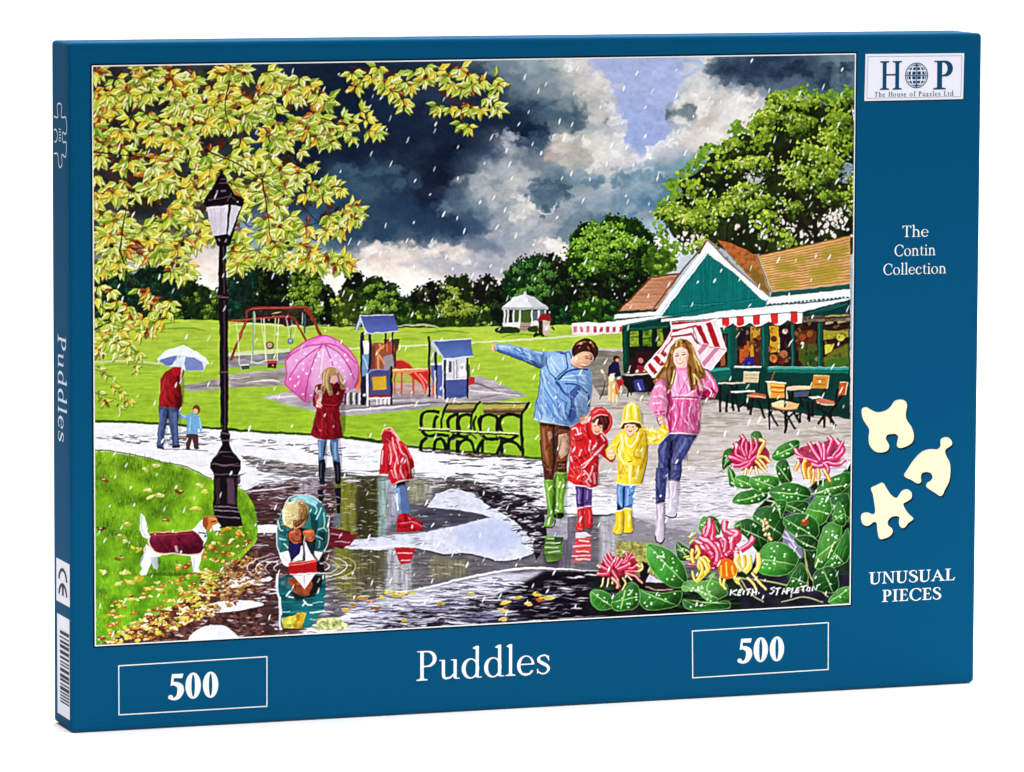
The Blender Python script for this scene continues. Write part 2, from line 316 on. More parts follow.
def bigtree():
    T()
    R = smooth(pts("660,232 664,206 678,196 672,184 690,172 700,162 706,150 722,150 734,140 738,128 752,130 758,118 772,112 774,100 790,94 806,92 818,100 836,96 858,104 860,260 740,262 700,246 676,250"))
    r = np.random.default_rng(5)
    for i in range(900):      # broken outline, sky shows between
        k = R[r.integers(len(R))]; q = r.normal(size=2)*3.2
        dab(k[0]+q[0]-1, k[1]+q[1], 1.2+2*r.random(), 1+1.4*r.random(), r.random()*3, mix((70,110,24), (140,176,44), r.random()))
    ctr = np.array([775, 185.]); Ri = ctr+(R-ctr)*[.93, .9]; paint(Ri, (34,44,20), tx='m', amp=.4)
    for q_, a_ in (("742,168 752,158 762,166 766,178 752,184", .8), ("832,168 846,162 858,170 856,182 840,182", .85), ("700,214 712,208 716,220 704,224", .5)): p(q_, (206,206,206) if a_ != .85 else (140,160,180), sm=True, a=a_, tx='f', amp=.1)
    l("752,190 756,172 762,160|758,186 770,170 776,156|746,186 744,170|840,190 842,170|848,186 854,168", 1.6, (40,28,24), taper=1)
    for (x, y, rx, ry) in [(790,235,50,16),(770,225,30,14),(820,232,30,14),(690,240,20,14),(840,215,18,14)]:
        for i in range(34):    # light between trunk and crown
            q = r.normal(size=2)*[rx*.5, ry*.45]
            dab(x+q[0], y+q[1], 1+2.2*r.random(), .8+1.4*r.random(), 1.2+r.random(), (226,212,204), a=.9)
    for s, w in [("820,258 815,225 820,195 835,165", 7), ("815,225 795,195 780,170", 5), ("820,215 845,190 856,170", 4), ("816,232 780,214 750,190", 4), ("812,240 800,215 805,190", 3), ("760,258 770,230 755,205", 3), ("700,246 708,226 702,208|708,226 722,208|726,250 728,226 740,206", 2.4), ("790,250 800,225 790,200", 2.4)]:
        l(s, w, (38,26,24), taper=1)
    C = inside(R, 105, r); C = C[np.argsort(C[:, 1])]
    for c in C:                                   # limbs of foliage: a dark underside with a bright cap
        if c[1] > 222 and r.random() < .8: continue
        if np.hypot(c[0]-753, c[1]-172) < 9 or np.hypot(c[0]-846, c[1]-173) < 9: continue
        q = np.clip(.8+.3*r.normal()-(c[0]-760)*.0015, .25, 1.2); RR = 7+6*r.random()
        for j in range(26):
            d = r.normal(size=2)*RR*[.62, .4]; dab(c[0]+d[0]+2, c[1]+d[1]+RR*.45, 1.2+1.8*r.random(), .9+1.2*r.random(), r.random()*3, mix((24,30,14), (66,88,22), r.random()**1.5), a=.85)
        tt = np.arange(14)*math.tau/14; rr = .7+.5*r.random(14); Q = smooth(np.stack([c[0]+RR*.95*rr*np.cos(tt), c[1]-RR*.1+RR*.5*rr*np.sin(tt)], 1), True, 3)
        paint(Q, mix((62,88,20), (140,170,44), q*.9), a=.85, tx='f', amp=.16, col2=mix((36,52,14), (70,96,22), q*.7))
        for j in range(30):
            d = r.normal(size=2)*RR*[.66, .36]; up = np.clip(.5-d[1]/RR*.8-d[0]/RR*.35+.2*r.normal(), 0, 1)
            dab(c[0]+d[0], c[1]+d[1], .9+1.5*r.random(), .7+.9*r.random(), r.random()*3, mix(mix((48,70,18), (108,140,30), q*.8), mix((128,160,38), (206,216,96), q*.8), up))
    for i in range(260):
        c = inside(R, 1, r)[0]
        if samp('m', c[0], c[1]) < .0: dab(c[0], c[1], .8+1.6*r.random(), .7+1.4*r.random(), r.random()*3, (28,26,20), a=.85)
    for i in range(260):
        c = inside(R, 1, r)[0]
        if c[1] > 150 and samp('m', c[0], c[1]) < .2: dab(c[0], c[1], .7+1.1*r.random(), .6+.8*r.random(), r.random()*3, (215,212,208), a=.85)
    for (x, y, q) in [(765,228,17),(786,238,10),(690,186,14),(720,165,16),(700,205,10),(760,140,14),(800,106,14),(835,112,12),(830,150,12)]:
        for j in range(40):
            d = r.normal(size=2)*q*.45; dab(x+d[0], y+d[1], 1.3+1.6*r.random(), 1+r.random(), r.random()*3, mix((90,120,22), (178,200,56), r.random()*(.5-d[1]/q*.5+.3)))
bigtree()
def crackle(poly, cols, n, w=(3,14), h=(.5,1.8), a=.85, seed=1):
    r = np.random.default_rng(seed); P = pts(poly)
    for x, y in inside(P, n, r):
        q = w[0]+(w[1]-w[0])*r.random(); c = cols[r.integers(len(cols))]
        line(np.array([(x-q/2, y+r.normal()*.4), (x, y+r.normal()*.6), (x+q/2, y+r.normal()*.4)]), h[0]+(h[1]-h[0])*r.random(), c, taper=2, a=a)
# ---------------------------------------------------------------- lawns, tarmac, path
T()
p("93,322 140,319 210,320 300,326 420,328 560,325 640,322 640,470 93,470", (172,196,66), col2=(134,178,30), tx='h', amp=.06)
for i in range(260):
    x = 95+500*rng.random(); y = 326+120*rng.random(); w = 8+26*rng.random()
    l([(x,y),(x+w*.5,y+rng.normal()*.6),(x+w,y)], .8+1.4*rng.random(), [(190,210,80),(120,165,24),(150,186,44),(108,150,24)][rng.integers(4)], a=.3, taper=2)
l("95,324 140,326 180,322|150,330 190,328 205,331|420,333 450,331 470,333|500,337 520,334 560,338|350,330 380,327 400,330", 2.2, (96,140,30), a=.6, taper=2)
l("228,326 250,324 300,326 330,325|390,326 425,325 440,328|345,324 360,325", 2, (226,226,180), a=.7, taper=2)
l("95,362 130,361 165,364", 1.8, (206,212,172), a=.8); l("340,349 380,347 425,345 500,341 560,337 602,334", 1.8, (216,224,170), a=.9)
l("95,366 130,364 160,366", 1, (110,150,40), a=.7)
p("228,353 262,350 290,348 290,352 262,354 228,357", (204,214,170)); p("228,357 290,352 345,352 345,360 270,365 228,368", (136,130,138), tx='h', amp=.25)
p("183,386 225,377 228,375 290,367 310,374 310,384 228,388 195,392 186,391", (160,150,146), tx='h', amp=.2)
l("245,383 270,380 280,382|230,379 250,377", 2, (230,228,226), a=.8, taper=2); l("190,388 210,385 225,386|232,372 262,370", 1.6, (96,84,96), a=.6, taper=2)
p("228,369 262,366 290,363 300,366 262,371 230,374", (150,186,60))
p("262,397 295,391 330,388 415,383 478,376 492,380 512,389 528,396 500,401 450,406 425,408 400,411 345,416 312,411 285,404", (168,158,164), tx='h', amp=.18)
l("300,397 340,402 400,398 470,392|340,410 400,404 450,402|420,388 470,383 500,392|480,398 505,394", 2.2, (92,86,100), a=.7, taper=2)
l("268,398 300,396 320,399|330,412 380,408 430,404|450,390 490,392 520,396|350,400 400,401", 2, (226,222,230), a=.8, taper=2)
l("318,406 350,404 372,404", 2.4, (190,130,140), a=.7)
# plaza in front of the cafe
p("572,352 600,348 640,350 856,350 856,560 545,560 545,450 560,380", (190,181,175), tx='h', amp=.06)
p("590,350 640,352 640,392 600,396 585,372", (128,122,110), tx='h', amp=.16)
for i in range(500):
    x = 600+255*rng.random(); y = 388+110*rng.random(); w = 5+26*rng.random()
    c = [(206,200,204),(150,140,132),(172,160,150),(222,216,220),(128,118,112)][rng.integers(5)]
    l([(x,y),(x+w*.5,y+rng.normal()*.8),(x+w,y)], .9+2.2*rng.random(), c, a=.26, taper=2)
p("620,380 700,372 720,384 690,394 640,396", (96,84,72), blur=4, a=.7)
crackle("598,385 720,382 850,420 850,440 700,425 600,410", [(140,128,114),(158,146,134),(120,108,96),(196,188,186)], 240, (6,30), (.8,2.6), .4, seed=31)
crackle("690,432 850,440 850,470 700,465", [(150,138,128),(206,200,204),(172,162,156)], 120, (8,34), (.8,2.4), .45, seed=32)
# light wet path
p("560,490 860,462 860,620 560,620", (214,210,222), blur=14, a=.95)
p("93,422 160,424 240,431 300,434 370,441 410,447 440,450 500,455 545,459 575,462 600,490 640,520 720,560 720,610 93,650", (232,230,240), tx='h', amp=.035)
for i in range(300):
    x = 93+760*rng.random(); y = 436+130*rng.random(); w = 3+15*rng.random()
    l([(x,y),(x+w*.5,y+rng.normal()*.8),(x+w,y+rng.normal()*.6)], .4+.9*rng.random(), [(176,172,190),(140,132,150),(205,202,216),(238,236,244),(190,180,190)][rng.integers(5)], a=.6, taper=2)
l("95,421 160,423.5 240,430.5 300,434 350,438 410,446.5 440,449.5 500,455 545,459", 2.6, (58,84,18))
l("350,437 380,441 405,446|215,428 240,430", 2, (40,48,14))
crackle("95,440 150,436 215,436 330,444 420,470 330,456 215,445 150,444", [(120,110,116),(160,154,164),(86,76,80)], 70, (4,18))
crackle("95,434 190,430 225,436 215,446 150,446 95,440", [(120,112,120),(84,74,80),(170,166,178)], 60, (4,14))
p("240,455 262,459 300,464 330,468 345,476 300,478 258,470", (130,120,116), tx='h', amp=.35); crackle("241,454 262,458 300,463 340,468 345,480 300,478 258,470", [(70,56,56),(150,144,146),(100,86,86),(210,206,212)], 90)
crackle("440,452 545,460 540,470 480,468 440,462", [(96,88,96),(60,50,56),(150,142,150)], 34, (4,20))
crackle("460,470 545,462 545,500 500,500 440,486", [(96,90,100),(150,146,156),(60,52,60),(230,228,238),(214,212,224)], 110, (4,18))
crackle("600,480 740,470 760,520 700,530 620,505", [(140,130,130),(176,168,172),(206,202,212),(110,100,100),(236,234,242)], 320, (4,18), (.5,1.5), .7)
crackle("545,470 600,465 620,505 545,505", [(150,146,156),(120,112,124),(236,234,242)], 70, (4,16))
crackle("700,480 856,450 856,560 720,560", [(170,160,176),(130,120,140),(220,214,230)], 150)
# the big puddle with its reflections
p("212,480 260,470 330,470 352,475 420,477 470,478 500,492 530,500 560,518 590,514 630,516 652,524 690,532 730,540 730,575 640,585 520,571 480,578 415,592 330,620 250,640 93,650 93,600 215,560 240,520", (100,96,104), tx='h', amp=.2)
p("600,516 700,520 730,560 600,572", (150,146,156), blur=4, a=.7)
p("540,505 566,512 570,566 545,566", (50,42,54), blur=4, a=.8)
p("205,490 260,478 330,480 345,500 330,560 300,640 215,645 170,620 215,565 248,520", (76,50,54), tx='h', amp=.35, blur=3)
crackle("262,478 330,478 336,500 322,520 300,500 262,500", [(150,140,156),(196,190,204),(110,90,100),(80,56,64)], 130, (4,16))
for q, c, a in [("335,478 356,478 356,566 352,596 335,590", (116,116,30), .85), ("357,476 378,476 380,566 360,600 354,590", (54,50,20), .9), ("440,480 470,480 466,500 440,496", (70,64,60), .7), ("346,560 362,560 362,600 346,600", (120,116,40), .8), ("378,478 388,478 386,530 378,560", (150,186,176), .7),
             ("300,478 318,478 322,530 300,540", (160,156,170), .8), ("408,477 425,477 424,500 408,503", (148,146,116), .8), ("424,478 436,478 432,498 424,500", (176,176,160), .7),
             ("388,545 412,545 410,600 384,596", (172,172,182), .9), ("352,550 386,548 384,600 352,602", (92,86,62), .7), ("430,556 470,560 465,576 430,580", (128,124,84), .6),
             ("386,478 400,480 398,520 386,530", (158,160,176), .8), ("600,515 618,515 618,572 600,572", (176,174,184), .7), ("560,516 572,516 574,572 558,572", (124,116,134), .6)]:
    p(q, c, blur=3, a=a, tx='v', amp=.2)
crackle("335,478 440,478 470,560 400,600 335,600", [(200,200,200),(70,64,50),(170,170,120),(110,104,100)], 260, (2,9), (.4,1.1), .6)
crackle("215,480 335,480 335,560 260,570 225,560 245,520", [(60,34,40),(130,90,92),(170,140,148),(200,186,196),(90,50,54)], 420, (3,12), (.5,1.6), .8)
crackle("560,518 700,520 730,560 600,574", [(190,188,198),(104,98,110),(150,146,150),(128,126,80)], 240, (2,9), (.4,1.2), .6)
l("232,486 262,480 300,478 335,477|225,494 260,490 300,486|240,478 270,474 300,474", 1.6, (216,212,224), a=.85, taper=2)
p("240,432 240,486 250,492 252,486 295,480 300,474 262,466 243,458", (224,222,234), a=0)
p("240,476 252,470 275,474 300,478 262,483 246,490 240,490", (226,224,236))
# olive glow under the yellow child, white shine
p("616,540 662,545 660,576 616,574", (150,146,60), blur=3, a=.8, tx='f', amp=.3)
crackle("612,540 662,545 662,578 612,574", [(190,180,70),(110,100,30),(214,206,130),(96,86,40)], 110, (1.5,5), (.5,1.3), .8)
T(415,475,5.12)
p("60,165 110,95 190,68 300,95 350,140 430,185 510,235 590,320 622,380 600,405 520,432 420,440 330,412 240,400 150,405 90,390 0,372 -75,368 -180,385 -330,380 -395,365 -355,340 -250,325 -75,300 40,288 200,258 385,215 290,190 200,180", (204,206,226), tx='f', amp=.05)
p("200,270 400,225 520,260 560,340 420,400 300,380 200,330", (176,186,222), blur=5, a=.8)
l("60,165 200,182 290,193 385,215|385,215 200,258 40,290 -75,302", 7, (78,76,92), a=.8, taper=2)
l("-75,372 0,378 90,396 150,410 240,405 330,416 420,444 520,436 600,410 622,384", 7, (60,54,62), a=.9, taper=2)
p("95,170 200,180 385,215 200,258 40,285 -60,290 -60,225 20,180", (72,70,84), tx='h', amp=.25)
l("-40,370 -100,358 -200,372 -300,372", 6, (240,240,248), a=.9, taper=2)
p("300,60 420,90 560,100 660,130 680,240 640,300 640,420 600,340 520,240 420,180 350,140", (40,30,40), tx='h', amp=.4)
p("555,150 660,120 800,112 920,125 1000,140 1000,200 920,205 790,208 800,160 640,175", (222,220,234))
l("760,200 920,205 1060,200|560,155 660,165 800,160", 8, (60,54,66), a=.9, taper=2)
p("640,200 780,210 780,330 640,330", (150,146,160), tx='h', amp=.15); p("560,210 660,190 680,330 620,440 600,340", (34,24,34), tx='h', amp=.4)
T()
crackle("470,482 540,490 545,520 538,552 500,515 480,500", [(24,16,24),(70,56,66),(200,196,210),(48,36,46)], 170, (3,12), (.6,2), .85)
crackle("395,480 470,478 520,492 470,492", [(40,30,36),(150,146,150),(226,224,236),(90,84,80)], 70, (4,14))
l("388,592 415,590 470,577 520,568.5 560,569 600,571", 2.4, (238,238,244), taper=2)
crackle("225,482 340,478 440,480 470,500 420,560 360,600 300,640 270,600 330,540", [(214,212,222),(170,168,178),(56,50,54),(96,90,96),(150,150,120)], 420, (2,13), (.35,1.3), .6, seed=21)
crackle("335,560 470,562 440,585 400,600 335,606", [(206,206,216),(130,126,120),(84,78,70),(176,172,150)], 160, (3,14), (.4,1.4), .65, seed=22)
crackle("240,455 345,470 540,474 545,500 470,480 345,482 250,486", [(232,230,240),(120,114,122),(84,76,84),(180,176,188)], 220, (4,20), (.5,1.8), .75, seed=23)
crackle("470,482 545,480 548,556 530,552 505,516", [(236,234,244),(200,198,212),(28,20,28),(90,84,96)], 110, (3,14), (.6,1.8), .8, seed=24)
crackle("545,470 850,452 850,500 700,520 600,512 548,512", [(240,238,246),(214,210,222),(160,152,162),(190,184,194)], 420, (4,24), (.5,1.8), .6, seed=25)
for i in range(90):
    x, y = inside(pts("250,480 500,482 560,560 440,585 300,630 250,600"), 1)[0]; dot(x, y, .6+.5*rng.random(), (236,238,242), ry=.4, a=.8)
# dark water along the bottom
p("415,594 470,580 520,571 600,572 660,580 860,570 860,640 330,640 380,612", (40,32,46), tx='h', amp=.6)
p("500,574 600,573 640,600 600,624 540,626 500,600", (16,10,20), blur=6, a=.8)
p("420,596 470,584 500,590 490,612 440,620", (30,22,36), blur=6, a=.6)
p("330,640 350,606 390,596 430,588 500,573 545,571 520,584 490,598 460,604 400,612 380,630", (196,194,212), tx='h', amp=.2, blur=3)
crackle("345,600 420,590 500,575 520,600 480,628 340,632", [(228,226,238),(150,148,170),(90,84,110),(40,32,46),(196,192,208)], 360, (5,24), (.6,1.8), .8)
crackle("440,590 600,574 604,622 420,632", [(226,224,234),(150,146,166),(110,100,120),(16,10,20),(60,50,76)], 260, (5,26), (.5,1.6), .85)
crackle("330,606 480,606 540,610 480,632 330,636", [(120,120,160),(90,90,130),(200,198,216),(60,54,80)], 110, (6,30), (.6,1.8), .7)
for x, y, c, w in [(505,603,(222,196,90),14),(520,598,(230,190,60),9),(541,599,(190,90,30),7),(548,598,(236,206,90),16),(536,594,(230,190,70),8),(528,604,(222,190,120),9),(471,594,(190,186,80),9),(440,604,(180,150,60),8),(500,610,(206,180,110),12),
             (361,598,(210,140,40),12),(370,602,(200,100,40),12),(380,597,(206,186,80),10),(388,592,(214,196,90),10),(345,610,(206,170,50),12),(352,604,(180,120,40),9),(395,596,(190,170,70),12),(402,620,(176,176,60),10),(398,594,(226,206,110),8),(412,592,(206,196,110),9),(505,619,(220,190,120),12),(375,608,(150,90,40),10)]:
    for k in range(3): dab(x+rng.normal()*2, y+rng.normal()*.7, w*.35*(.6+.5*rng.random()), 1.5, -.1, mix(c, (120,70,20), .35*rng.random()))
    l([(x-w*.3,y-1.4),(x,y-1.9),(x+w*.3,y-1.5)], .6, (250,240,190), a=.8)
# brown bank with snow-white sheets
p("93,650 120,634 165,611 200,585 225,562 245,548 262,548 262,645", (84,54,52), tx='f', amp=.4, blur=2)
crackle("310,560 340,560 350,590 320,640 262,640", [(150,140,150),(110,80,84),(206,204,216),(80,64,70),(170,160,120)], 200, (4,14), (.6,1.6), .8)
crackle("150,630 262,560 290,570 280,642 130,648", [(120,60,44),(60,30,34),(160,110,100),(200,190,200),(90,50,46)], 420, (2,9), (.6,2), .85)
for q in ["195,612 212,603 235,600 258,602 262,606 235,611 210,613", "222,581 245,577 272,578 262,582 245,586 225,588", "188,640 200,628 222,625 235,634 240,641 200,645", "255,526 276,525 276,532 256,532"]:
    p(q, (232,230,240), sm=True, tx='h', amp=.04)
# foreground lawn
T(); LAWN = "93,451 110,452 140,457 160,462 180,466 195,472 212,480 240,488 246,492 254,505 257,520 258,532 256,541 246,552 232,566 214,580 198,592 180,602 162,612 142,623 120,634 93,648"
p(LAWN, (122,166,24), col2=(86,146,20), tx='m', amp=.22)
LP = pts(LAWN)
for (x, y) in inside(LP, 2600):
    v = samp('m', x, y)+.5*samp('b', x, y)+.3*rng.normal()
    c = mix((52,104,16), (158,190,34), np.clip(.5+.6*v, 0, 1)); h = 2+3.5*rng.random(); q = rng.normal()*.8
    line(np.array([(x,y),(x+q*.4,y-h*.5),(x+q,y-h)]), 1, c, taper=1, a=.75, sm=False)
for (x, y) in inside(LP, 340):
    h = 2+3*rng.random(); q = rng.normal(); line(np.array([(x,y),(x+q,y-h)]), .6, (206,220,110), taper=1, a=.6, sm=False)
for i in range(260):    # blades over the lawn's edge
    k = rng.integers(12, len(LP)-1); t = rng.random(); q = LP[k]*(1-t)+LP[k+1]*t
    line(np.array([(q[0],q[1]+1),(q[0]+rng.normal()*1.6,q[1]-4-3*rng.random())]), 1.1, mix((96,150,20), (178,204,60), rng.random()), taper=1, sm=False)
l("93,450 110,451 140,456 160,461.5 180,465 195,471 212,479", 1.4, (70,96,20), a=.8)
def leafbit(x, y, w, c):
    for k in range(2): dab(x+rng.normal()*w*.25, y+rng.normal()*.6, w*.5*(.7+.5*rng.random()), w*.22, rng.normal()*.4, mix(c, (140,90,20), .3*rng.random()))
    dab(x-w*.1, y-w*.12, w*.25, w*.1, 0, mix(c, (255,250,200), .6))
for x, y, c in [(104,480,(120,70,30)),(145,470,(170,190,80)),(155,466,(190,206,110)),(150,490,(206,216,120)),(160,495,(210,214,110)),(152,497,(216,216,120)),(182,492,(110,50,20)),(198,485,(196,206,110)),(205,491,(200,206,80)),(196,508,(206,196,80)),(127,524,(190,200,80)),(101,529,(90,40,20)),(165,520,(130,90,30)),(125,541,(180,206,110)),(120,536,(150,180,60)),(138,549,(216,196,60)),(123,558,(130,90,30)),(105,572,(190,206,80)),(125,573,(206,206,90)),(137,579,(216,170,50)),(130,582,(226,190,70)),(118,584,(200,214,110)),(180,566,(190,200,70)),(148,558,(180,196,70))]: leafbit(x, y, 8, c)
for (x, y) in inside(pts("110,632 160,604 212,575 244,548 250,530 236,520 190,560 140,590 100,606"), 110): leafbit(x, y, 3.5+3*rng.random(), [(226,206,70),(206,150,40),(236,222,130),(150,70,30),(190,110,40)][rng.integers(5)])
LIT = pts("95,642 112,632 140,618 165,603 182,592 196,584 215,572 232,560 250,556 262,560 262,585 240,600 220,612 190,622 170,634 130,642")
for i, (x, y) in enumerate(inside(LIT, 470)):
    e = rng.random(); c = [(226,206,70),(206,150,40),(236,222,130),(150,70,30),(190,110,40),(110,46,26),(238,232,190),(176,180,60)][rng.integers(8)]
    if x > 215: c = mix(c, (110,50,44), .5)
    leafbit(x, y, 3.5+3*rng.random(), c)
crackle("250,556 262,560 335,560 330,566 262,600 250,598", [(110,60,60),(170,140,150),(226,222,232),(80,50,54)], 80, (3,12))

# ---------------------------------------------------------------- swings, playground, bandstand, benches
T(220,295,8.533)
RED = (140,50,40); RL = (190,96,80)
p("268,128 700,110 710,130 600,180 520,185 330,190", (70,40,44), a=.8)
p("500,190 560,185 620,200 640,250 560,270 520,240|".replace('|',''), (70,24,34), a=.85); p("665,150 740,130 760,180 800,262 720,275 680,240", (40,24,30), a=.85)
l("440,160 480,150 520,148|430,190 470,170", 8, (206,196,130), taper=2)
l("90,560 120,480 220,230|220,200 260,118 560,108 720,108 760,140 860,350|720,108 800,220 860,352", 17, RED); l("80,222 230,212 420,195 590,185 640,215 680,290 730,390", 15, RED)
l("90,220 230,209 420,192 590,182|230,208 160,370|262,118 560,106 720,106|650,230 690,310", 5, RL, a=.9)
for s, c, w in [("135,230 150,330 165,590",(222,226,170),7),("290,140 296,260 262,590",(200,220,160),7),("285,140 285,360 275,580",(130,160,150),8),("375,200 385,400 385,560",(226,230,170),8),("350,200 362,300 400,560",(222,226,180),5),
                ("500,200 490,400 485,560",(226,230,170),7),("470,200 470,300 462,400",(206,216,150),6),("570,210 580,300 590,380",(206,216,170),6),("610,210 605,300 600,380",(96,120,120),7),("650,270 630,360 625,390",(206,216,160),6),("725,160 722,330",(70,90,90),12),("705,150 700,250",(200,210,190),5)]:
    l(s, w, c, a=.9)
l("265,575 330,580 395,560 485,555", 7, (230,230,200), a=.9)
p("165,590 250,590 250,630 185,640", (206,206,200)); p("175,605 250,600 250,630 190,636", (76,76,76))
p("405,570 480,560 482,620 405,620", (60,30,30)); p("400,560 480,555 480,580 400,585", (180,60,50)); dot(450,600,10,(200,120,100))
dot(427,430,34,(60,50,60),ry=32); dot(425,428,24,(190,150,130),ry=22); dot(602,395,30,(96,120,140),ry=26); dot(600,392,14,(170,186,186),ry=12)
# bandstand
T(415,190,5.12)
p("445,600 470,580 500,552 540,538 575,538 610,548 640,575 680,600", (226,224,226), sm=False)
p("445,600 680,600 682,612 446,614", (200,196,206)); l("450,608 678,606", 3, (120,120,120), a=.7)
p("560,538 610,548 640,575 680,600 600,600 570,560", (190,190,200), a=.8); l("555,538 560,522 566,538", 6, (230,230,230)); l("470,596 500,565 540,542", 5, (255,255,252), a=.8)
p("452,616 676,612 670,695 456,700", (30,44,30)); p("510,620 590,618 590,690 510,690", (70,96,36)); p("605,620 660,616 660,680 605,684", (90,100,110))
for x in (452, 470, 500, 532, 594, 628, 662): p([(x,614),(x+9,614),(x+9,700),(x,700)], (232,230,228))
p("446,680 540,676 540,704 448,706", (226,224,222)); p("590,672 640,670 640,694 590,698", (220,218,216)); p("540,678 592,678 596,722 530,724", (170,140,128)); l("535,700 595,698|533,712 595,710", 3, (110,84,76))
p("410,712 450,698 520,702 530,730 420,732", (36,56,26), sm=True); p("578,706 620,696 630,724 585,726", (40,62,30), sm=True)
l("465,618 455,700|500,618 510,640", 2, (180,180,170))
p("625,672 640,640 665,630 690,640 700,672 670,668", (150,24,34)); p("650,668 692,672 690,745 662,745 655,700", (196,170,150)); p("632,670 655,672 655,740 632,738", (60,40,36)); p("660,690 690,690 686,720 664,720", (206,200,190))
l("605,750 640,738 660,748|612,745 625,728", 9, (36,26,26)); l("700,700 712,718", 8, (50,60,40))
# left playground tower and bridge
T(340,305,6.4)
p("30,560 130,540 130,640 30,640", (150,140,150), a=.7)
for x in (28,64,100): p([(x,560),(x+12,560),(x+12,635),(x,638)], (60,50,66))
for x in (46,84,120): p([(x,560),(x+9,560),(x+9,635),(x,638)], (216,206,206))
p("100,400 128,380 130,540 104,545", (226,120,70))
p("180,250 250,240 300,250 345,300 352,420 180,420", (150,86,62)); p("195,260 225,262 222,410 200,410", (120,60,50)); p("275,330 340,310 345,400 285,415", (150,140,150)); 
l("240,300 262,270 250,250|240,290 245,410|250,320 285,380|300,250 262,280", 11, (226,140,90)); p("280,220 380,215 372,280 352,310 350,420 330,300 290,300", (120,50,36)); dot(325,275,26,(176,70,44),ry=34); l("296,240 300,300|330,230 332,300", 8,(206,110,70)); p("340,218 382,220 372,270 348,280", (60,60,40))
p("352,360 385,350 430,360 470,405 440,412 352,405", (190,40,30)); l("352,352 400,352 440,372", 6, (226,110,90))
p("130,180 158,170 160,420 185,440 185,560 160,640 132,640 128,300", (40,32,60)); p("146,230 182,228 184,310 150,312", (240,238,246)); p("140,315 186,312 186,440 142,460", (110,150,190)); l("150,330 180,420", 6, (200,220,236), a=.8)
p("182,160 200,160 200,420 182,420", (34,32,50)); l("335,170 335,310|290,170 292,250", 9, (50,40,50)); l("352,300 354,400", 7, (50,40,46))
p("122,66 345,62 375,168 178,182 140,110", (72,86,150), col2=(92,108,176)); l("122,66 140,105 180,178 376,165|122,66 344,63", 5, (206,210,230)); p("122,68 140,108 108,165 92,160", (190,196,220)); l("120,75 95,160|130,110 110,165", 4,(90,96,130))
p("175,412 318,412 325,580 180,585", (76,76,128)); p("205,460 295,455 300,540 210,545", (206,160,40)); l("205,460 295,455 300,540 210,545 205,460", 5, (150,120,80), sm=False); l("180,440 210,415 310,415", 5, (150,150,200))
p("320,390 336,390 336,640 322,640", (24,24,44)); p("165,440 180,440 186,650 168,650", (206,206,226)); p("182,440 190,440 190,650 182,650", (40,36,60)); p("180,578 325,572 325,592 182,600", (150,30,44)); p("180,592 325,588 325,602 182,606", (226,206,206))
for x in (236,262,288,312): l([(x,600),(x,640)], 8, (226,220,226))
p("135,570 166,560 166,600 138,640", (26,26,30)); dot(155,575,10,(200,200,206))
p("335,420 615,405 615,425 335,440", (236,130,90)); l("335,416 615,402", 7, (246,200,160)); p("345,440 600,428 596,590 350,600", (206,150,130), a=.45)
for x in (350,395,470,600): l([(x,430),(x-3,580)], 10, (196,84,70))
l("370,560 385,585|450,590 460,550|540,600 548,570", 7, (240,236,236))
p("440,440 490,430 560,420 572,470 545,580 520,510 470,470", (206,44,34)); l("480,430 530,500 545,560|510,440 560,500", 9, (240,120,100)); p("345,560 600,575 600,600 345,605", (140,130,140), a=.7)
# right play house
p("562,200 578,200 580,590 566,590", (50,30,40)); p("580,235 608,240 612,380 580,380", (150,170,120), a=.8); l("585,240 600,290|600,300 585,350", 6, (200,206,206))
p("582,385 660,370 664,600 612,560 582,450", (90,100,170)); p("582,370 660,366 660,384 582,386", (226,226,240)); l("612,300 614,600", 14, (30,30,50)); l("606,420 610,600", 8, (230,190,170))
p("655,345 815,335 820,480 668,490", (206,204,216)); p("695,360 712,360 712,430 695,430", (90,80,80)); p("765,380 795,370 800,455 765,460", (246,246,250)); l("745,350 748,470|725,360 728,470", 4, (120,116,130)); dot(780,400,14,(200,180,180))
p("672,480 820,470 822,590 676,600", (72,88,150)); l("668,480 820,468", 5, (226,226,240)); l("690,560 740,580 800,575", 4, (56,66,120)); 
p("660,350 678,350 680,605 664,605", (20,22,40)); p("652,350 662,350 664,605 656,605", (226,226,240)); p("808,340 822,340 822,598 810,598", (20,24,40))
p("592,232 838,218 850,325 668,345 630,300", (72,92,156), col2=(96,120,184)); l("592,230 840,216|592,232 640,310 668,346 850,328", 6, (206,214,236), sm=False); p("592,235 640,310 636,330 590,250", (186,196,216))
p("822,462 860,460 856,500 822,520", (190,40,50)); l("822,380 828,460", 8,(60,90,40))
# park benches
T(400,395,7.314)
BK = (22,22,20)
def slat(s, c=(96,90,62)): p(s, c)
slat("345,50 580,48 585,68 340,72"); slat("335,95 545,92 540,112 330,116", (120,100,60)); slat("330,112 540,112 536,120 330,124", (60,40,40)); l("345,52 580,50", 5, (200,196,150)); l("335,96 545,94", 4, (196,180,110)); slat("340,74 560,72 556,92 336,94", (160,150,80))
slat("600,48 935,48 930,68 600,72"); slat("610,95 905,90 900,112 610,116", (150,120,50)); slat("610,112 900,112 896,130 612,132", (90,70,50)); l("600,50 935,52", 5, (206,200,150)); l("612,96 900,92", 4, (206,190,120)); slat("605,74 925,70 918,90 610,94", (170,160,90))
l("620,140 700,142 890,140", 12, (110,80,70)); l("330,126 400,124 530,124", 12, (80,50,60))
l("945,50 920,95 893,140 887,240 895,340 900,445", 17, BK); l("590,50 560,75 545,110 525,150 520,250", 14, BK); l("350,60 325,110 305,180 300,260", 12, BK)
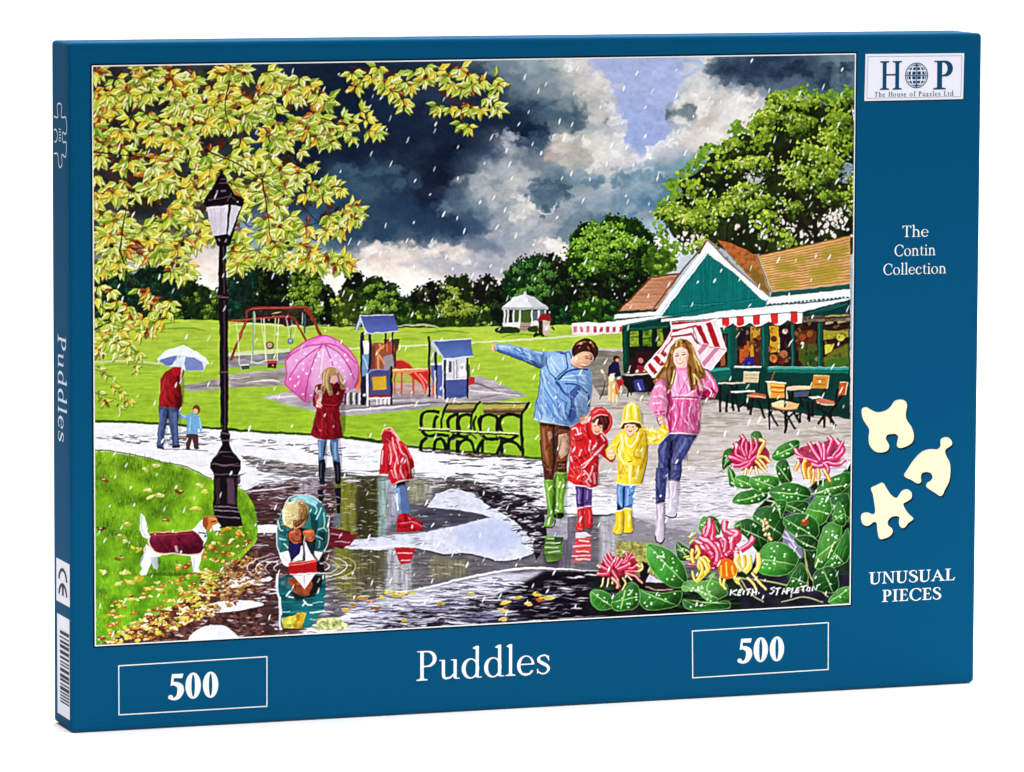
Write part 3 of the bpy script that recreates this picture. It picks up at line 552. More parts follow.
for s, w in [("165,250 150,190 175,130 230,118 290,130",14),("250,250 252,190 275,150",13),("360,270 350,190 385,150 430,140",14),("430,150 420,200 430,300",16),("440,260 425,200 440,160 480,145 520,150",13),("600,150 585,200 590,280",14),("590,260 575,190 600,160 640,145 690,150 720,175",13),("715,170 712,270",16),("745,270 725,190 760,150 820,140 880,160",14),("545,260 540,200 560,150",9),
             ("160,262 190,290 220,300 300,290 360,300|380,290 430,300 500,310|600,290 640,320 720,320|720,310 800,330 850,300|850,300 870,290",14),
             ("148,410 155,350 195,310",15),("245,410 260,340 300,320 330,360 335,410",14),("352,410 360,330 400,300",15),("420,420 425,330",18),("420,400 440,350 480,325 520,340 540,400 548,430",13),("565,440 575,380 610,320",15),("600,420 605,330",12),("705,440 735,370 760,340",15),("745,430 740,320",14),("750,350 800,340 860,360 888,410",14)]:
    l(s, w*1.35, BK)
l("470,300 520,290 560,320|380,330 420,310|600,300 560,270|700,300 740,330", 9, (60,50,44))
p("135,246 360,250 360,262 135,262", (60,60,50)); l("135,246 365,250|365,262 560,266|570,266 870,282", 8, (206,214,150)); l("140,258 360,262|370,272 560,278|575,278 870,294", 8, BK)
l("905,100 893,240|528,160 524,240", 3, (96,96,90), a=.8)
crackle("135,405 420,412 560,430 890,440 850,458 560,462 420,440 150,418", [(50,30,40),(110,90,100),(40,30,30),(150,100,90)], 90, (3,11), (.5,1.6))
T()

# ---------------------------------------------------------------- cafe
T(600,270,6.4)
GR = (8,112,108); DG = (10,62,56)
p("0,345 140,355 460,310 760,280 1024,240 1638,180 1638,500 1638,860 760,880 560,740 280,735 150,640 140,420 0,430", (24,60,56), a=0)
p("-180,350 0,352 135,352 135,405 -180,415", (236,216,222), tx='h', amp=.05)     # far awning
for k, x in enumerate(range(-170, 130, 42)): p([(x,362),(x+20,362),(x+20,396),(x,400)], (176,70,86) if x > -60 else (200,110,120))
p("-180,340 -90,332 0,338 380,292 530,276 535,284 390,308 140,352 -180,356", (244,244,248))
p("140,380 560,330 760,330 760,620 600,660 150,660", (24,34,26)); 
p("190,390 248,388 250,500 192,505", (124,150,34), tx='f', amp=.2); p("262,385 330,380 330,500 262,500", (90,120,30), tx='f', amp=.3); p("365,378 400,375 410,460 368,500", (120,140,40), tx='f', amp=.3); l("190,430 250,425|262,440 330,432", 6, (40,60,24), a=.7)
p("180,490 420,490 400,640 180,640", (26,24,24)); p("225,520 330,520 330,620 230,620", (60,24,32), a=.8)
p("142,352 390,306 450,310 455,340 440,370 150,385", DG); l("160,378 300,372 430,360", 9, (20,90,76)); l("150,356 390,312", 4, (96,150,140), a=.7)
p("142,372 182,370 184,650 146,640", (8,58,44)); l("160,390 160,600", 8, (10,84,66), a=.8); p("245,385 275,383 275,520 250,520", (12,36,26)); p("335,375 362,373 365,490 340,500", (16,34,24))
# left roof
p("115,262 330,45 360,38 520,20 365,255 130,262", (180,120,84), col2=(196,140,110), tx='h', amp=.1); l("115,262 330,45|330,45 520,22", 8, (110,56,30)); l("140,250 350,60 500,40", 3, (222,180,150), a=.6)
for t in range(1,9): l([(120+24*t,258-24*t),(365+16*t,250-24*t)], 2, (120,70,50), a=.55)
p("125,262 365,248 372,268 130,282", (20,60,56)); p("92,285 360,266 378,268 374,292 180,306 92,312", (240,240,246))
# gable
T(700,210,6.4)
p("-238,672 -100,480 0,690 420,615 440,560 60,240 40,230", GR, tx='v', amp=.06)
T(600,270,6.4)
p("388,290 560,60 690,-90 830,0 1010,185 1024,250 760,290 560,322 540,290 400,300", GR, tx='v', amp=.07)
for x in range(430, 1000, 22): l([(x, 288-.05*(x-400)),(x+2, max(-60, 250-1.35*(x-400)) if x < 690 else -90+1.0*(x-690))], 2, (6,84,84), a=.5)
l("400,285 560,270 760,222 1000,180|520,225 760,210 1000,182", 5, (4,80,80), a=.8); l("520,230 760,215 1000,187", 3, (60,170,160), a=.6)
T(700,210,6.4)
p("110,190 200,210 360,290 440,520 445,560 300,410 180,280", (176,92,50), col2=(150,110,40), tx='f', amp=.15); p("300,330 380,400 440,520 445,550 330,440", (120,100,40), a=.7, blur=1)
p("378,292 660,230 960,165 960,470 700,500 460,525 410,420", (200,150,86), tx='h', amp=.12)
for t in np.linspace(.06, .95, 15):
    y0 = 292+t*230; x0 = 380+t*80; y1 = 168+t*302
    l([(x0,y0),((x0+960)/2,(y0+y1)/2+3),(960,y1)], 4, (150,96,56), a=.75); l([(x0,y0+5),((x0+960)/2,(y0+y1)/2+8),(960,y1+5)], 2.5, (240,200,150), a=.6)
for s in ["780,260 900,220 950,240 900,300 800,320","480,350 560,330 620,380 540,400 490,390","720,380 820,340 900,360 880,440 760,470 700,440","470,480 560,440 640,470 560,510","600,300 660,290 680,340 620,350"]: p(s, (150,140,30), sm=True, blur=3, a=.6)
l("378,290 660,228 960,163", 6, (110,74,44)); l("365,285 410,400 455,525", 14, (140,120,90)); l("372,290 415,400 458,520", 4, (206,190,160))
p("455,528 700,504 960,472 960,505 700,535 455,555", (30,84,76)); p("440,562 700,535 960,505 960,560 860,568 700,588 430,608", (240,240,248))
for x in range(450, 950, 26): dot(x, 602-.095*(x-450)+2, 10, (26,70,66), ry=5)
p("650,640 960,572 960,680 660,700", (10,60,58)); l("680,690 940,600|700,660 900,600", 9, (30,100,96), a=.8); l("690,680 900,625", 4, (8,36,36))
p("430,612 700,592 905,570 960,566 940,578 700,640 655,652 420,665 0,700 -250,718 -250,700 0,672 110,652 420,618", (240,238,246)); l("425,612 560,600 700,592 905,568", 7, (24,84,76)); l("140,655 420,628 800,585", 3, (180,176,196), a=.7)
# gable boards
T(600,270,6.4)
for P_ in ["360,265 640,-110 690,-192 700,-150 690,-100 560,65 395,292 370,288", "680,-195 700,-190 840,-30 1075,170 1085,178 1065,200 1030,185 850,10 690,-100"]: p(P_, (240,240,248))
l("330,265 520,10 640,-130 688,-192", 8, (120,84,76)); l("688,-192 850,-30 1060,150 1085,172", 9, (150,116,106))
for t in np.linspace(0, 1, 26): dot(695+t*330, -98+t*283, 5, (30,110,106), ry=5)
for t in np.linspace(0, 1, 24): dot(690-t*295, -98+t*390, 4, (20,90,86), ry=4)
l("385,285 540,70 680,-110", 3, (120,160,170), a=.6)
# front wall and windows
T(700,320,6.4)
p("-60,10 180,20 960,-40 960,300 960,640 880,620 700,610 600,590 300,560 100,510 -60,510", DG, tx='h', amp=.04)
p("40,60 190,50 200,380 60,400", (14,96,84)); p("90,90 180,85 175,300 95,305", (48,20,24)); p("130,150 160,140 160,290 130,295", (150,84,50)); l("110,100 130,200|165,100 165,160", 8, (110,80,70), a=.8)
p("60,310 190,305 190,320 60,330", (60,150,140))
p("190,45 420,20 430,300 200,300", (12,82,72))
wins = [("236,50 388,38 386,294 236,292"), ("440,34 582,24 580,296 440,296"), ("606,24 752,10 750,300 608,298"), ("786,10 950,0 950,302 786,302")]
for s in wins: p(s, (52,26,24), tx='m', amp=.3)
p("325,42 388,38 384,120 340,250 320,240", (190,140,30)); p("250,190 310,150 325,180 300,250 255,282", (180,84,30)); p("290,240 345,232 345,290 275,290", (40,40,130)); p("340,110 384,100 384,290 345,290", (90,34,28)); dot(300,80,16,(120,90,110)); dot(350,100,14,(206,150,40)); p("240,60 300,56 290,120 245,180",(34,24,30))
p("445,40 500,36 510,200 450,210", (196,150,30)); dot(470,246,26,(190,110,50)); dot(535,220,26,(170,100,60)); dot(470,120,20,(90,40,30)); p("500,60 575,50 575,180 520,190", (40,20,34)); l("505,110 505,210", 7,(226,206,120)); dot(520,262,22,(110,40,30)); dot(562,250,20,(60,30,30)); dot(450,180,16,(150,70,40)); dot(545,70,18,(200,190,180))
p("610,60 700,50 750,80 740,150 620,200", (96,50,30)); p("630,160 750,150 748,298 660,298 630,250", (84,104,30), a=.8, blur=1); p("660,220 748,200 748,298 680,298", (40,84,26), a=.8, blur=1); dot(655,110,22,(150,70,40)); dot(655,150,12,(226,200,180)); l("615,60 740,50", 14, (50,24,24)); dot(700,90,20,(150,90,30))
p("790,60 950,40 950,110 790,130", (150,140,40)); l("790,50 870,60 950,45|800,140 860,130 950,120", 16, (50,30,30)); p("790,240 850,190 950,150 950,302 800,302", (110,130,34), blur=1, a=.8); p("800,260 950,230 950,302 800,302", (60,104,30), blur=1, a=.8); dot(900,110,26,(190,180,70)); p("800,160 860,150 840,200 800,220", (200,190,60)); l("800,20 850,12|880,16 940,5", 12, (200,190,150), a=.8)
for i in range(130):
    s_ = wins[rng.integers(4)]; x, y = inside(pts(s_), 1)[0]
    c = [(206,150,50),(120,60,40),(30,20,24),(150,90,50),(60,30,40),(40,20,24),(220,180,110),(30,30,34)][rng.integers(8)]
    dab(x, y, .8+1.6*rng.random(), .8+2.2*rng.random(), rng.random()*3, c, a=.4)
for x, w in ((388,46),(584,18),(755,24),(206,22)): p([(x,20),(x+w,15),(x+w,320),(x,320)], (16,74,66)); 
l("404,40 404,300|762,20 762,300|590,30 592,300", 5, (50,130,116), a=.7); l("400,300 402,380", 20, (10,60,52))
p("220,292 390,294 390,306 220,306", (196,206,206)); p("430,298 952,300 952,320 430,316", (60,150,140)); l("440,300 940,303", 3, (180,210,200), a=.8); p("430,318 950,322 950,342 430,336", (16,110,96))
p("650,-20 960,-40 960,10 790,10 660,12", (110,96,80), tx='f', amp=.3); l("690,-10 800,-15 950,-20", 10, (60,40,40), a=.8); l("800,-25 930,-30", 6, (190,180,80), a=.7)
# awning with stripes
T(700,210,6.4)
p("-180,700 0,705 100,695 420,665 655,652 652,725 600,727 560,705 520,735 480,738 440,712 400,740 360,748 320,722 280,745 240,750 210,725 160,755 110,756 90,730 0,740", (244,240,244))
for x in (138, 232, 338, 452, 576): p([(x,690-.09*(x-138)),(x+46,686-.09*(x-138)),(x+48,735-.05*(x-138)),(x+36,746-.05*(x-138)),(x+12,747-.05*(x-138)),(x+2,738-.05*(x-138))], (214,44,44))
l("110,756 160,757 210,728 240,752 280,748 320,725 360,751 400,743 440,715 480,741 520,738 560,708 600,730 652,728", 5, (20,40,40), a=.8, sm=False)
l("100,697 420,668 655,655", 4, (40,80,80), a=.8)
T()
# cafe tables and chairs
T(700,320,6.4)
def cleg(s, w=12): l(s, w, (24,24,26), sm=False)
p("60,505 880,600 960,630 960,560 200,440 60,440", (20,34,32), blur=3, a=.5)
cleg("130,410 130,590|175,470 170,590|205,520 215,580|240,410 225,480 250,590|180,400 240,470|210,460 205,560|300,490 310,580|340,500 320,610|370,510 415,630|300,520 250,560|335,560 300,560")
p("115,400 285,394 290,404 115,412", (222,190,160)); p("282,328 378,332 376,402 276,398", (206,186,150)); l("284,330 378,334", 4, (240,230,200)); l("290,350 370,352|286,370 370,374", 3, (150,130,100))
p("195,455 350,450 355,462 200,468", (200,206,190)); p("300,480 345,465 425,480 420,500 320,498", (190,90,60)); l("300,484 420,498", 4, (236,190,150)); l("380,340 375,450", 7, (24,24,26)); l("450,400 462,360 475,330", 9, (150,80,60)); l("445,390 470,330", 3, (30,30,30))
cleg("590,450 590,510|690,450 700,510|560,450 580,520|620,490 700,500|700,480 760,500|690,520 700,650|720,520 720,620|640,500 660,560|600,590 640,660|640,590 640,610")
p("548,428 600,420 700,422 722,432 700,446 580,450 548,444", (230,190,150)); l("560,426 700,426", 3, (250,226,200)); p("600,460 700,455 690,490 600,490", (70,86,110))
p("728,352 825,356 812,442 710,434", (200,130,50)); l("728,353 826,358 813,442", 5, (236,206,150), sm=False); dot(765,395,9,(250,220,150)); l("740,380 800,384|735,410 800,414", 4, (160,90,30)); cleg("800,440 780,500|690,500 760,500")
p("690,492 760,486 790,500 720,506", (206,206,190)); p("740,510 780,502 870,522 870,540 780,540 745,528", (190,110,80)); l("745,526 780,540 870,542", 5, (240,206,170))
p("895,396 945,402 932,478 880,486", (190,80,30)); l("896,396 944,404 930,480", 5, (236,220,180), sm=False); cleg("880,440 868,530|910,480 860,560|760,540 790,560|800,600 755,670|820,610 870,680|795,610 795,690|835,600 838,660|750,560 830,610|690,620 715,600|860,550 820,620|700,560 690,640")
cleg("440,500 445,700|430,560 500,680|545,560 545,725|600,590 560,640 545,720|560,610 610,700|555,580 548,650|440,620 460,580|620,640 625,600|640,600 640,660|690,600 700,650|500,570 560,620", 10)
p("455,535 520,515 635,535 620,565 540,575 460,556", (222,176,120)); p("455,535 520,515 560,522 540,560 465,552", (230,206,160)); l("458,556 540,577 620,568", 5, (150,84,50))
p("420,398 545,402 560,500 440,496", (230,150,50)); p("420,398 450,400 455,495 438,494", (206,190,140)); l("418,396 548,402 560,505", 7, (245,236,210), sm=False); l("455,430 540,432|458,460 545,462", 5, (206,60,30)); l("456,416 540,418|460,446 545,448", 4, (250,210,120)); l("420,400 440,500|548,410 545,560", 9, (24,24,26))
T()
# people at the far tables, sitting dog
T(590,310,8.533)
p("270,560 420,550 540,540 560,640 520,700 330,700 280,620", (30,24,30)); p("330,420 470,380 520,480 480,560 330,560", (56,20,30)); dot(432,430,22,(190,120,110)); p("400,470 470,480 480,530 390,540", (150,30,44)); l("300,555 400,552 500,540", 10, (200,180,170)); dot(400,525,14,(230,200,196)); dot(330,530,10,(226,230,236)); l("335,515 345,470", 6, (220,230,236)); dot(460,520,10,(220,160,150)); p("370,600 450,590 470,680 400,700 380,660", (60,60,140)); l("410,620 430,680", 8, (206,206,236)); l("350,660 350,730|330,660 320,740|480,640 500,720", 9, (40,30,30))
p("190,440 240,430 262,560 240,580 150,560 160,480", (26,28,66)); dot(222,412,28,(60,30,24),ry=26); dot(232,425,16,(206,140,120)); p("230,590 290,600 280,640 250,690 230,640", (180,30,40)); l("270,650 255,700", 10, (236,200,190)); dot(245,580,14,(230,196,180))
l("100,500 125,560 130,620", 12, (190,150,130)); l("95,510 110,540", 14, (240,236,236)); l("130,600 110,700 80,760", 8, (70,50,44))
p("160,560 200,545 210,600 240,650 250,720 230,768 205,768 200,700 190,768 150,768 158,640", (222,180,120), sm=True); dot(182,580,26,(240,226,206),ry=30); p("205,610 240,650 250,740 225,740 215,680", (200,120,60)); l("165,650 160,770|195,700 195,790|230,720 222,790", 10, (240,210,170)); dot(160,560,10,(110,60,40)); dot(205,548,8,(240,200,150))
T()
# ---------------------------------------------------------------- reflections in the puddle
T(520,470,8.533)
p("215,560 290,565 370,570 360,760 230,790 205,700", (84,122,50), tx='h', amp=.3); p("290,570 370,575 360,640 300,640", (40,60,40), a=.8); l("220,625 350,620|210,660 330,660|240,700 340,690|230,590 290,585", 9, (190,206,170), a=.8)
p("470,585 600,575 605,770 450,780 460,700", (206,70,76), tx='h', amp=.25); l("450,655 600,640|480,690 590,700|440,735 600,730|500,600 590,610|470,760 600,765", 9, (240,210,214), a=.8); l("480,620 570,630|520,670 600,665", 9, (226,40,30), a=.9)
p("470,535 560,530 610,560 540,580 470,580", (232,226,238), a=.8)
T(225,475,5.12)
p("470,75 505,75 500,140 480,130", (24,24,30)); p("560,70 595,65 590,200 575,200", (24,24,34)); l("475,100 500,105|565,110 590,115|562,150 590,150", 3, (150,140,156)); p("555,200 595,195 590,262 550,262", (96,110,140), a=.7)
p("535,270 640,290 650,340 600,380 530,360", (110,24,44), tx='h', amp=.3); p("585,300 680,305 640,360 600,365", (120,24,40), a=.9); l("540,300 600,310|560,340 640,345", 4, (206,170,186), a=.7)
p("865,370 975,372 960,420 950,450 900,460 885,430", (180,20,36), tx='h', amp=.2); l("880,400 960,400|900,440 950,435", 5, (240,170,180), a=.9)
T()
# rings around the toy boat
for k in range(4):
    t = np.linspace(-.3, 2.3, 14); rx = 26+9*k; ry = 7+2.8*k
    line(np.stack([303+rx*np.cos(t-.6), 566+ry*np.sin(t-.6)], 1), 1.1, (226,222,226) if k % 2 == 0 else (190,186,120), taper=2, a=.85)
    t = np.linspace(2.6, 4.2, 10); line(np.stack([300+rx*1.0*np.cos(t), 568+ry*np.sin(t)], 1), 1.1, (226,216,222), taper=2, a=.8)

# ---------------------------------------------------------------- far walker with the pale umbrella and child
T(40,300,5.12)
p("615,405 640,370 680,345 725,338 742,355 735,385 720,410 715,470 728,490 722,560 680,552 605,545 615,470", (150,18,26)); p("680,350 720,340 738,360 720,400 690,390 672,370", (176,26,34), sm=True); p("700,385 725,400 722,430 695,410", (90,10,20)); l("640,400 625,470 620,530", 8, (190,40,44), a=.7); l("720,430 728,410", 12, (220,150,130)); p("690,460 722,440 726,550 700,552", (120,12,22))
p("605,545 720,556 705,640 712,750 680,752 672,700 655,600 640,680 630,755 600,755 600,680 612,610", (60,74,120)); l("625,560 615,640 612,740|690,570 690,640 695,740", 12, (96,112,160), a=.7); l("655,560 650,610", 8, (34,40,74)); l("600,752 636,758|676,752 716,748", 10, (40,40,50))
p("600,300 640,260 735,230 800,262 845,295 866,325 850,330 835,362 740,362 720,345 650,340 612,312", (214,222,240)); p("665,335 720,290 735,232 700,270 620,300 612,312 650,340", (150,164,206)); p("745,290 790,295 830,318 836,360 745,362 738,330", (120,134,190)); p("612,312 660,290 700,290 680,330 655,340", (104,120,180)); p("735,230 800,262 845,295 866,325 800,292 742,282 690,286 612,304 640,260", (232,238,248)); l("735,290 728,345 718,430", 6, (230,226,230))
l("600,305 735,231 866,326", 3, (250,250,255), a=.8, sm=False)
dot(800,560,20,(120,60,40),ry=24); dot(795,568,13,(226,170,140)); p("720,580 745,592 780,578 815,590 832,660 825,680 810,650 808,690 748,685 752,620 720,600 705,575", (110,160,206)); l("770,600 765,670|715,575 745,600|815,600 826,660", 5, (170,206,230), a=.8); p("748,684 808,688 812,755 790,762 780,710 765,760 748,765 745,720", (80,50,50)); l("748,762 770,764|795,760 815,758", 7, (60,40,50)); l("600,758 660,764 740,764 860,772", 4, (90,80,96), a=.7)
# ---------------------------------------------------------------- lamp post
T()
LP0 = (26,16,24)
p("218,292 219,240 226,240 227,292 230,297 228,300 228,430 230,436 229,444 233,452 241,461 240,470 238,474 237,505 240,512 243,526 212,528 214,514 213,505 214,474 210,468 211,461 218,452 222,444 220,436 222,430 220,372 219,300 216,297", LP0)
l("216,479 217,504|237,478 236,504", 1.4, (60,46,56), a=.8); l("214,458 220,452 232,452|213,463 225,466 238,463", 1.6, (130,110,120), a=.7, taper=2); l("229,480 230,503", 3, (110,86,102), a=.7, blur=1); l("223.5,300 224.5,430|222,242 222.5,290", 1.6, (96,70,84), a=.7); l("219.5,300 221,430", 1, (8,6,10), a=.8)
l("217,296 229,297|220,372 228,372|220,433 230,434|216,440 232,441", 1.4, (120,96,108), a=.8); l("212,464 240,466|213,474 238,475", 1.2, (110,86,96), a=.8); l("214,506 239,508|214,510 240,512|213,516 240,518", 1.1, (150,130,140), a=.8)
p("227,478 234,478 235,504 227,504", (90,66,84), blur=1, a=.9); p("217,478 220,478 220,504 217,504", (60,44,58), a=.8); l("222,456 234,458", 3, (80,58,70), a=.8, taper=2)
T(180,170,8.578)
p("345,0 365,0 372,30 398,60 402,95 440,160 470,215 548,250 540,300 530,310 430,640 395,655 320,650 225,310 200,295 215,250 250,190 290,130 315,70 340,40", LP0)
p("226,318 412,298 398,548 282,568", (222,214,224), tx='v', amp=.04, col2=(204,196,210)); p("438,300 520,312 430,560 412,545", (206,200,212)); l("290,330 320,550|350,320 350,540", 10, (190,180,196), a=.6)
l("345,80 395,75|335,110 410,110", 8, (110,90,104), a=.8); l("350,180 395,180", 12, (110,84,104)); l("325,175 305,225", 10, (180,160,176), a=.8); l("240,260 320,245 425,225 440,200", 6, (120,96,110), a=.8); l("400,270 430,230 470,255", 6, (96,70,84)); dot(490,272,8,(200,190,200))
p("320,600 340,640 350,650 320,640", (170,160,170)); l("400,590 385,620", 12, (150,140,150), a=.8); l("345,655 385,655", 10, (110,90,100)); p("345,655 390,655 392,775 345,775", LP0); l("372,660 374,775", 8, (96,66,78), a=.8)
l("470,385 530,430 590,480 630,485|430,595 520,612 600,590 650,570|130,480 180,490 235,480", 14, (34,30,30), taper=1)
T()
# ---------------------------------------------------------------- dog in its coat
T(40,440,5.12)
l("545,690 620,685 700,690 800,680", 14, (50,96,20), a=.6, taper=2)
p("515,375 535,390 545,430 548,470 562,490 548,508 525,498 510,460 512,410", (226,232,226)); l("520,385 518,450 540,495", 5, (180,196,196), a=.8)
p("545,530 570,560 640,580 600,600 575,615 560,650 545,690 515,694 512,680 525,660 515,640 528,600 535,560", (236,236,236)); p("560,600 600,600 605,650 600,668 580,660 570,630", (196,206,200)); l("540,545 535,570", 10, (214,180,150)); l("515,640 522,600 540,570", 4, (180,190,196))
p("770,580 830,575 825,610 812,650 820,675 788,676 780,640", (240,240,240)); l("790,600 788,660", 5, (190,196,206))
p("780,460 830,405 850,440 850,470 855,500 845,525 820,500", (240,240,240)); l("815,430 840,470|800,460 840,500", 4, (190,196,206)); l("810,470 850,480", 6, (70,80,120)); l("840,490 852,492", 9, (90,110,160))
p("832,395 860,385 895,390 915,425 932,450 925,462 900,466 870,460 850,462 835,435", (200,120,60)); p("835,395 858,392 862,430 848,462 832,440", (150,76,30)); p("880,440 915,425 932,448 925,462 885,465", (236,226,220)); dot(925,448,6,(30,20,20)); l("900,466 925,466", 5, (40,24,20)); l("878,420 900,415", 5, (90,40,20)); l("870,398 905,405", 5, (236,170,110), a=.8)
p("562,480 600,472 700,470 780,462 812,480 840,530 838,560 820,582 760,590 690,582 640,584 590,575 562,545 556,510", (110,18,48), tx='f', amp=.2); l("562,490 556,515 564,545 592,576 640,584 690,580 760,590 822,582 838,556", 6, (226,196,170)); l("562,478 610,471 700,470 780,462", 5, (210,150,90)); l("570,490 620,485 700,482 780,478", 4, (150,50,70), a=.8); l("695,540 705,575", 10, (200,160,160)); dot(590,482,5,(220,150,60)); l("600,500 640,560|700,490 760,570", 6, (80,10,34), a=.5)
T()
# ---------------------------------------------------------------- girl under the pink umbrella
T(270,325,8.533)
p("128,315 180,230 290,150 380,108 480,92 560,120 640,180 700,240 745,320 755,400 745,470 720,540 640,580 560,600 430,620 360,640 300,658 210,580 128,500 140,420", (226,130,196), sm=False, tx='f', amp=.03)
p("440,180 560,200 650,300 690,480 560,480 400,560 340,560 360,320", (232,176,222), blur=4, a=.8); p("140,440 300,420 330,640 290,650 210,580 130,500", (224,96,176), blur=5, a=.8); p("150,300 300,190 440,165 330,300 220,420 150,400", (234,160,214), blur=3, a=.8)
p("290,180 380,110 480,92 560,125 570,170 480,165 400,168", (226,110,196)); p("330,160 480,100 550,130 540,158 430,150", (236,140,210), a=.8)
for s in ["445,172 330,250 230,340 150,470","445,172 390,260 340,400 315,520 298,650","470,172 510,260 535,350","480,175 590,240 680,370 715,470","140,300 200,240 320,180 450,165 560,175 660,250 740,330"]: l(s, 7, (196,50,140))
l("128,315 180,230 290,150 380,108 480,92 560,120 640,180 700,240 745,320 755,400 745,470 725,540", 8, (206,60,130)); l("130,300 140,420 128,500 210,580 300,658|125,500 180,560", 7, (206,60,140)); l("455,200 440,320 430,420", 8, (240,214,226))
for x, y in [(225,300),(300,240),(280,330),(210,520),(280,380),(310,415),(240,440),(170,460),(360,370),(390,300),(420,440),(560,320),(600,300),(590,360),(625,390),(640,440),(690,420),(660,300),(640,255),(560,260),(660,548),(350,600),(280,590),(420,260),(520,300)]: dot(x,y,11,(248,206,236))
p("385,520 420,505 620,480 640,560 620,650 590,700 600,768 400,768 410,720 365,690 360,650", (132,14,34)); 
p("500,362 550,362 590,400 625,460 645,540 600,540 570,440 530,440 510,480 530,560 535,640 500,600 480,540 450,590 425,580 440,500 440,430 460,390", (176,140,90), sm=True); p("525,430 560,440 560,490 540,505 520,480", (226,176,150)); l("470,400 455,480 450,560|500,380 480,470 490,560 520,610|560,380 600,450 625,520", 9, (222,200,150), a=.8); l("515,440 505,500 520,560|580,410 590,470 630,530|455,520 445,570", 8, (96,60,30), a=.8)
p("545,500 600,500 600,600 560,620 530,560", (90,8,24)); l("570,600 590,570", 14, (236,140,150)); l("395,580 420,570 430,600 420,650", 22, (236,190,190)); p("400,640 440,650 450,690 420,700 395,680", (232,180,160)); l("450,670 540,650", 10, (230,120,130)); l("430,710 420,700", 12, (220,170,160))
T(225,330,5.12)
p("455,290 480,275 500,320 560,300 590,270 612,310 602,370 582,410 586,450 603,545 560,565 520,562 470,558 438,540 455,460 468,400 447,380 450,330", (130,14,32), a=.0)
p("468,400 585,400 588,450 604,548 560,565 520,562 470,558 438,540 455,460", (138,14,32)); p("500,340 590,330 600,370 580,400 520,400 490,380", (120,8,26)); l("500,380 560,385 600,360", 5, (170,40,50), a=.8); l("480,420 465,530|520,430 525,550|560,420 575,545", 7, (96,6,24), a=.7); l("500,430 490,545|545,430 550,540", 5, (176,40,56), a=.7); dot(485,515,6,(220,130,140)); l("555,500 560,488", 8, (220,130,140))
l("465,390 495,385", 12, (232,190,176)); l("470,330 478,380", 16, (214,150,150), a=.6)
p("475,562 520,562 515,620 505,665 475,670 478,620", (84,116,160)); p("535,562 580,562 580,620 590,680 550,665 540,620", (84,116,160)); l("485,570 485,650|560,575 565,660", 8, (140,166,200), a=.8); l("512,575 505,650|540,580 548,640", 6, (40,50,84), a=.8)
p("476,668 510,662 515,690 508,790 485,790 480,720", (22,22,34)); p("552,665 590,678 592,790 566,790 560,720", (22,22,34)); l("490,680 492,760|575,690 578,770", 4, (90,90,110), a=.7)
T()
T(225,330,5.12); folds("480,400 580,400 595,540 450,530", 1.5, 13, 1.1, (84,4,18), (186,44,60), 50, .5); folds("460,300 600,300 590,390 470,390", 1.0, 9, 1, (84,4,18), (176,36,52), 30, .4)
T(40,300,5.12); folds("625,410 720,370 715,540 620,530", 1.4, 12, 1.1, (104,8,16), (196,50,54), 50, .5); folds("615,560 710,560 700,740 610,740", 1.5, 13, 1, (40,50,90), (110,126,170), 40, .5)
# small one in red mac
T(350,415,8.533)
p("375,585 470,565 472,620 375,630", (24,20,34)); p("380,620 425,625 435,700 440,760 395,765 380,700", (140,180,226)); p("430,625 472,625 485,740 450,750", (90,120,170)); l("400,640 410,740|440,640 460,720", 8, (60,80,130), a=.6); l("385,680 395,740", 8, (200,220,240))
T(225,475,5.12); p("866,60 920,50 935,100 945,180 920,200 885,200 880,140", (120,150,200), a=.6); p("895,70 935,60 950,190 905,205", (80,104,150), a=.8); l("880,90 885,180", 8, (200,216,236)); p("880,215 905,195 940,200 975,225 1015,245 1010,285 940,292 878,290", (166,18,34), tx='f', amp=.3); l("890,250 960,240 1010,265|940,215 950,230", 4, (230,120,130), a=.8)
T(350,415,8.533)
p("265,165 290,128 345,112 385,145 405,185 432,222 475,250 510,320 535,370 552,440 525,460 530,545 470,562 420,560 385,590 360,592 335,550 318,500 300,505 250,510 245,485 265,400 268,300 290,245 272,215", (206,24,40))
p("275,170 310,130 340,140 360,190 340,230 290,240 272,210", (160,10,24), sm=True); p("268,300 300,260 300,400 295,500 250,505 250,470", (176,20,36)); p("440,240 500,300 540,430 520,450 480,330", (176,10,24)); p("320,260 345,300 340,450 330,540 315,480", (160,8,20)); p("470,440 520,460 525,545 480,550", (170,8,22))
l("345,120 390,170 420,225|360,190 370,260 390,330 410,420|330,250 350,330 340,420|395,200 430,300 480,360 495,430|400,360 380,450 400,540|440,400 430,480 460,540|280,300 270,420|350,470 380,540", 11, (246,170,180), a=.9); l("300,130 350,140|385,240 400,290|470,260 520,370|420,470 420,540|500,400 505,500", 8, (244,110,110), a=.9); l("262,170 290,122 350,108 400,175 430,220", 5, (250,190,190)); l("245,490 250,512 300,506|370,592 430,562 528,548", 7, (250,180,180))
T()
T(350,415,8.533); folds("280,250 440,230 530,400 510,540 340,560 320,400", 1.3, 10, 1.0, (150,8,20), (252,170,176), 60, .55)
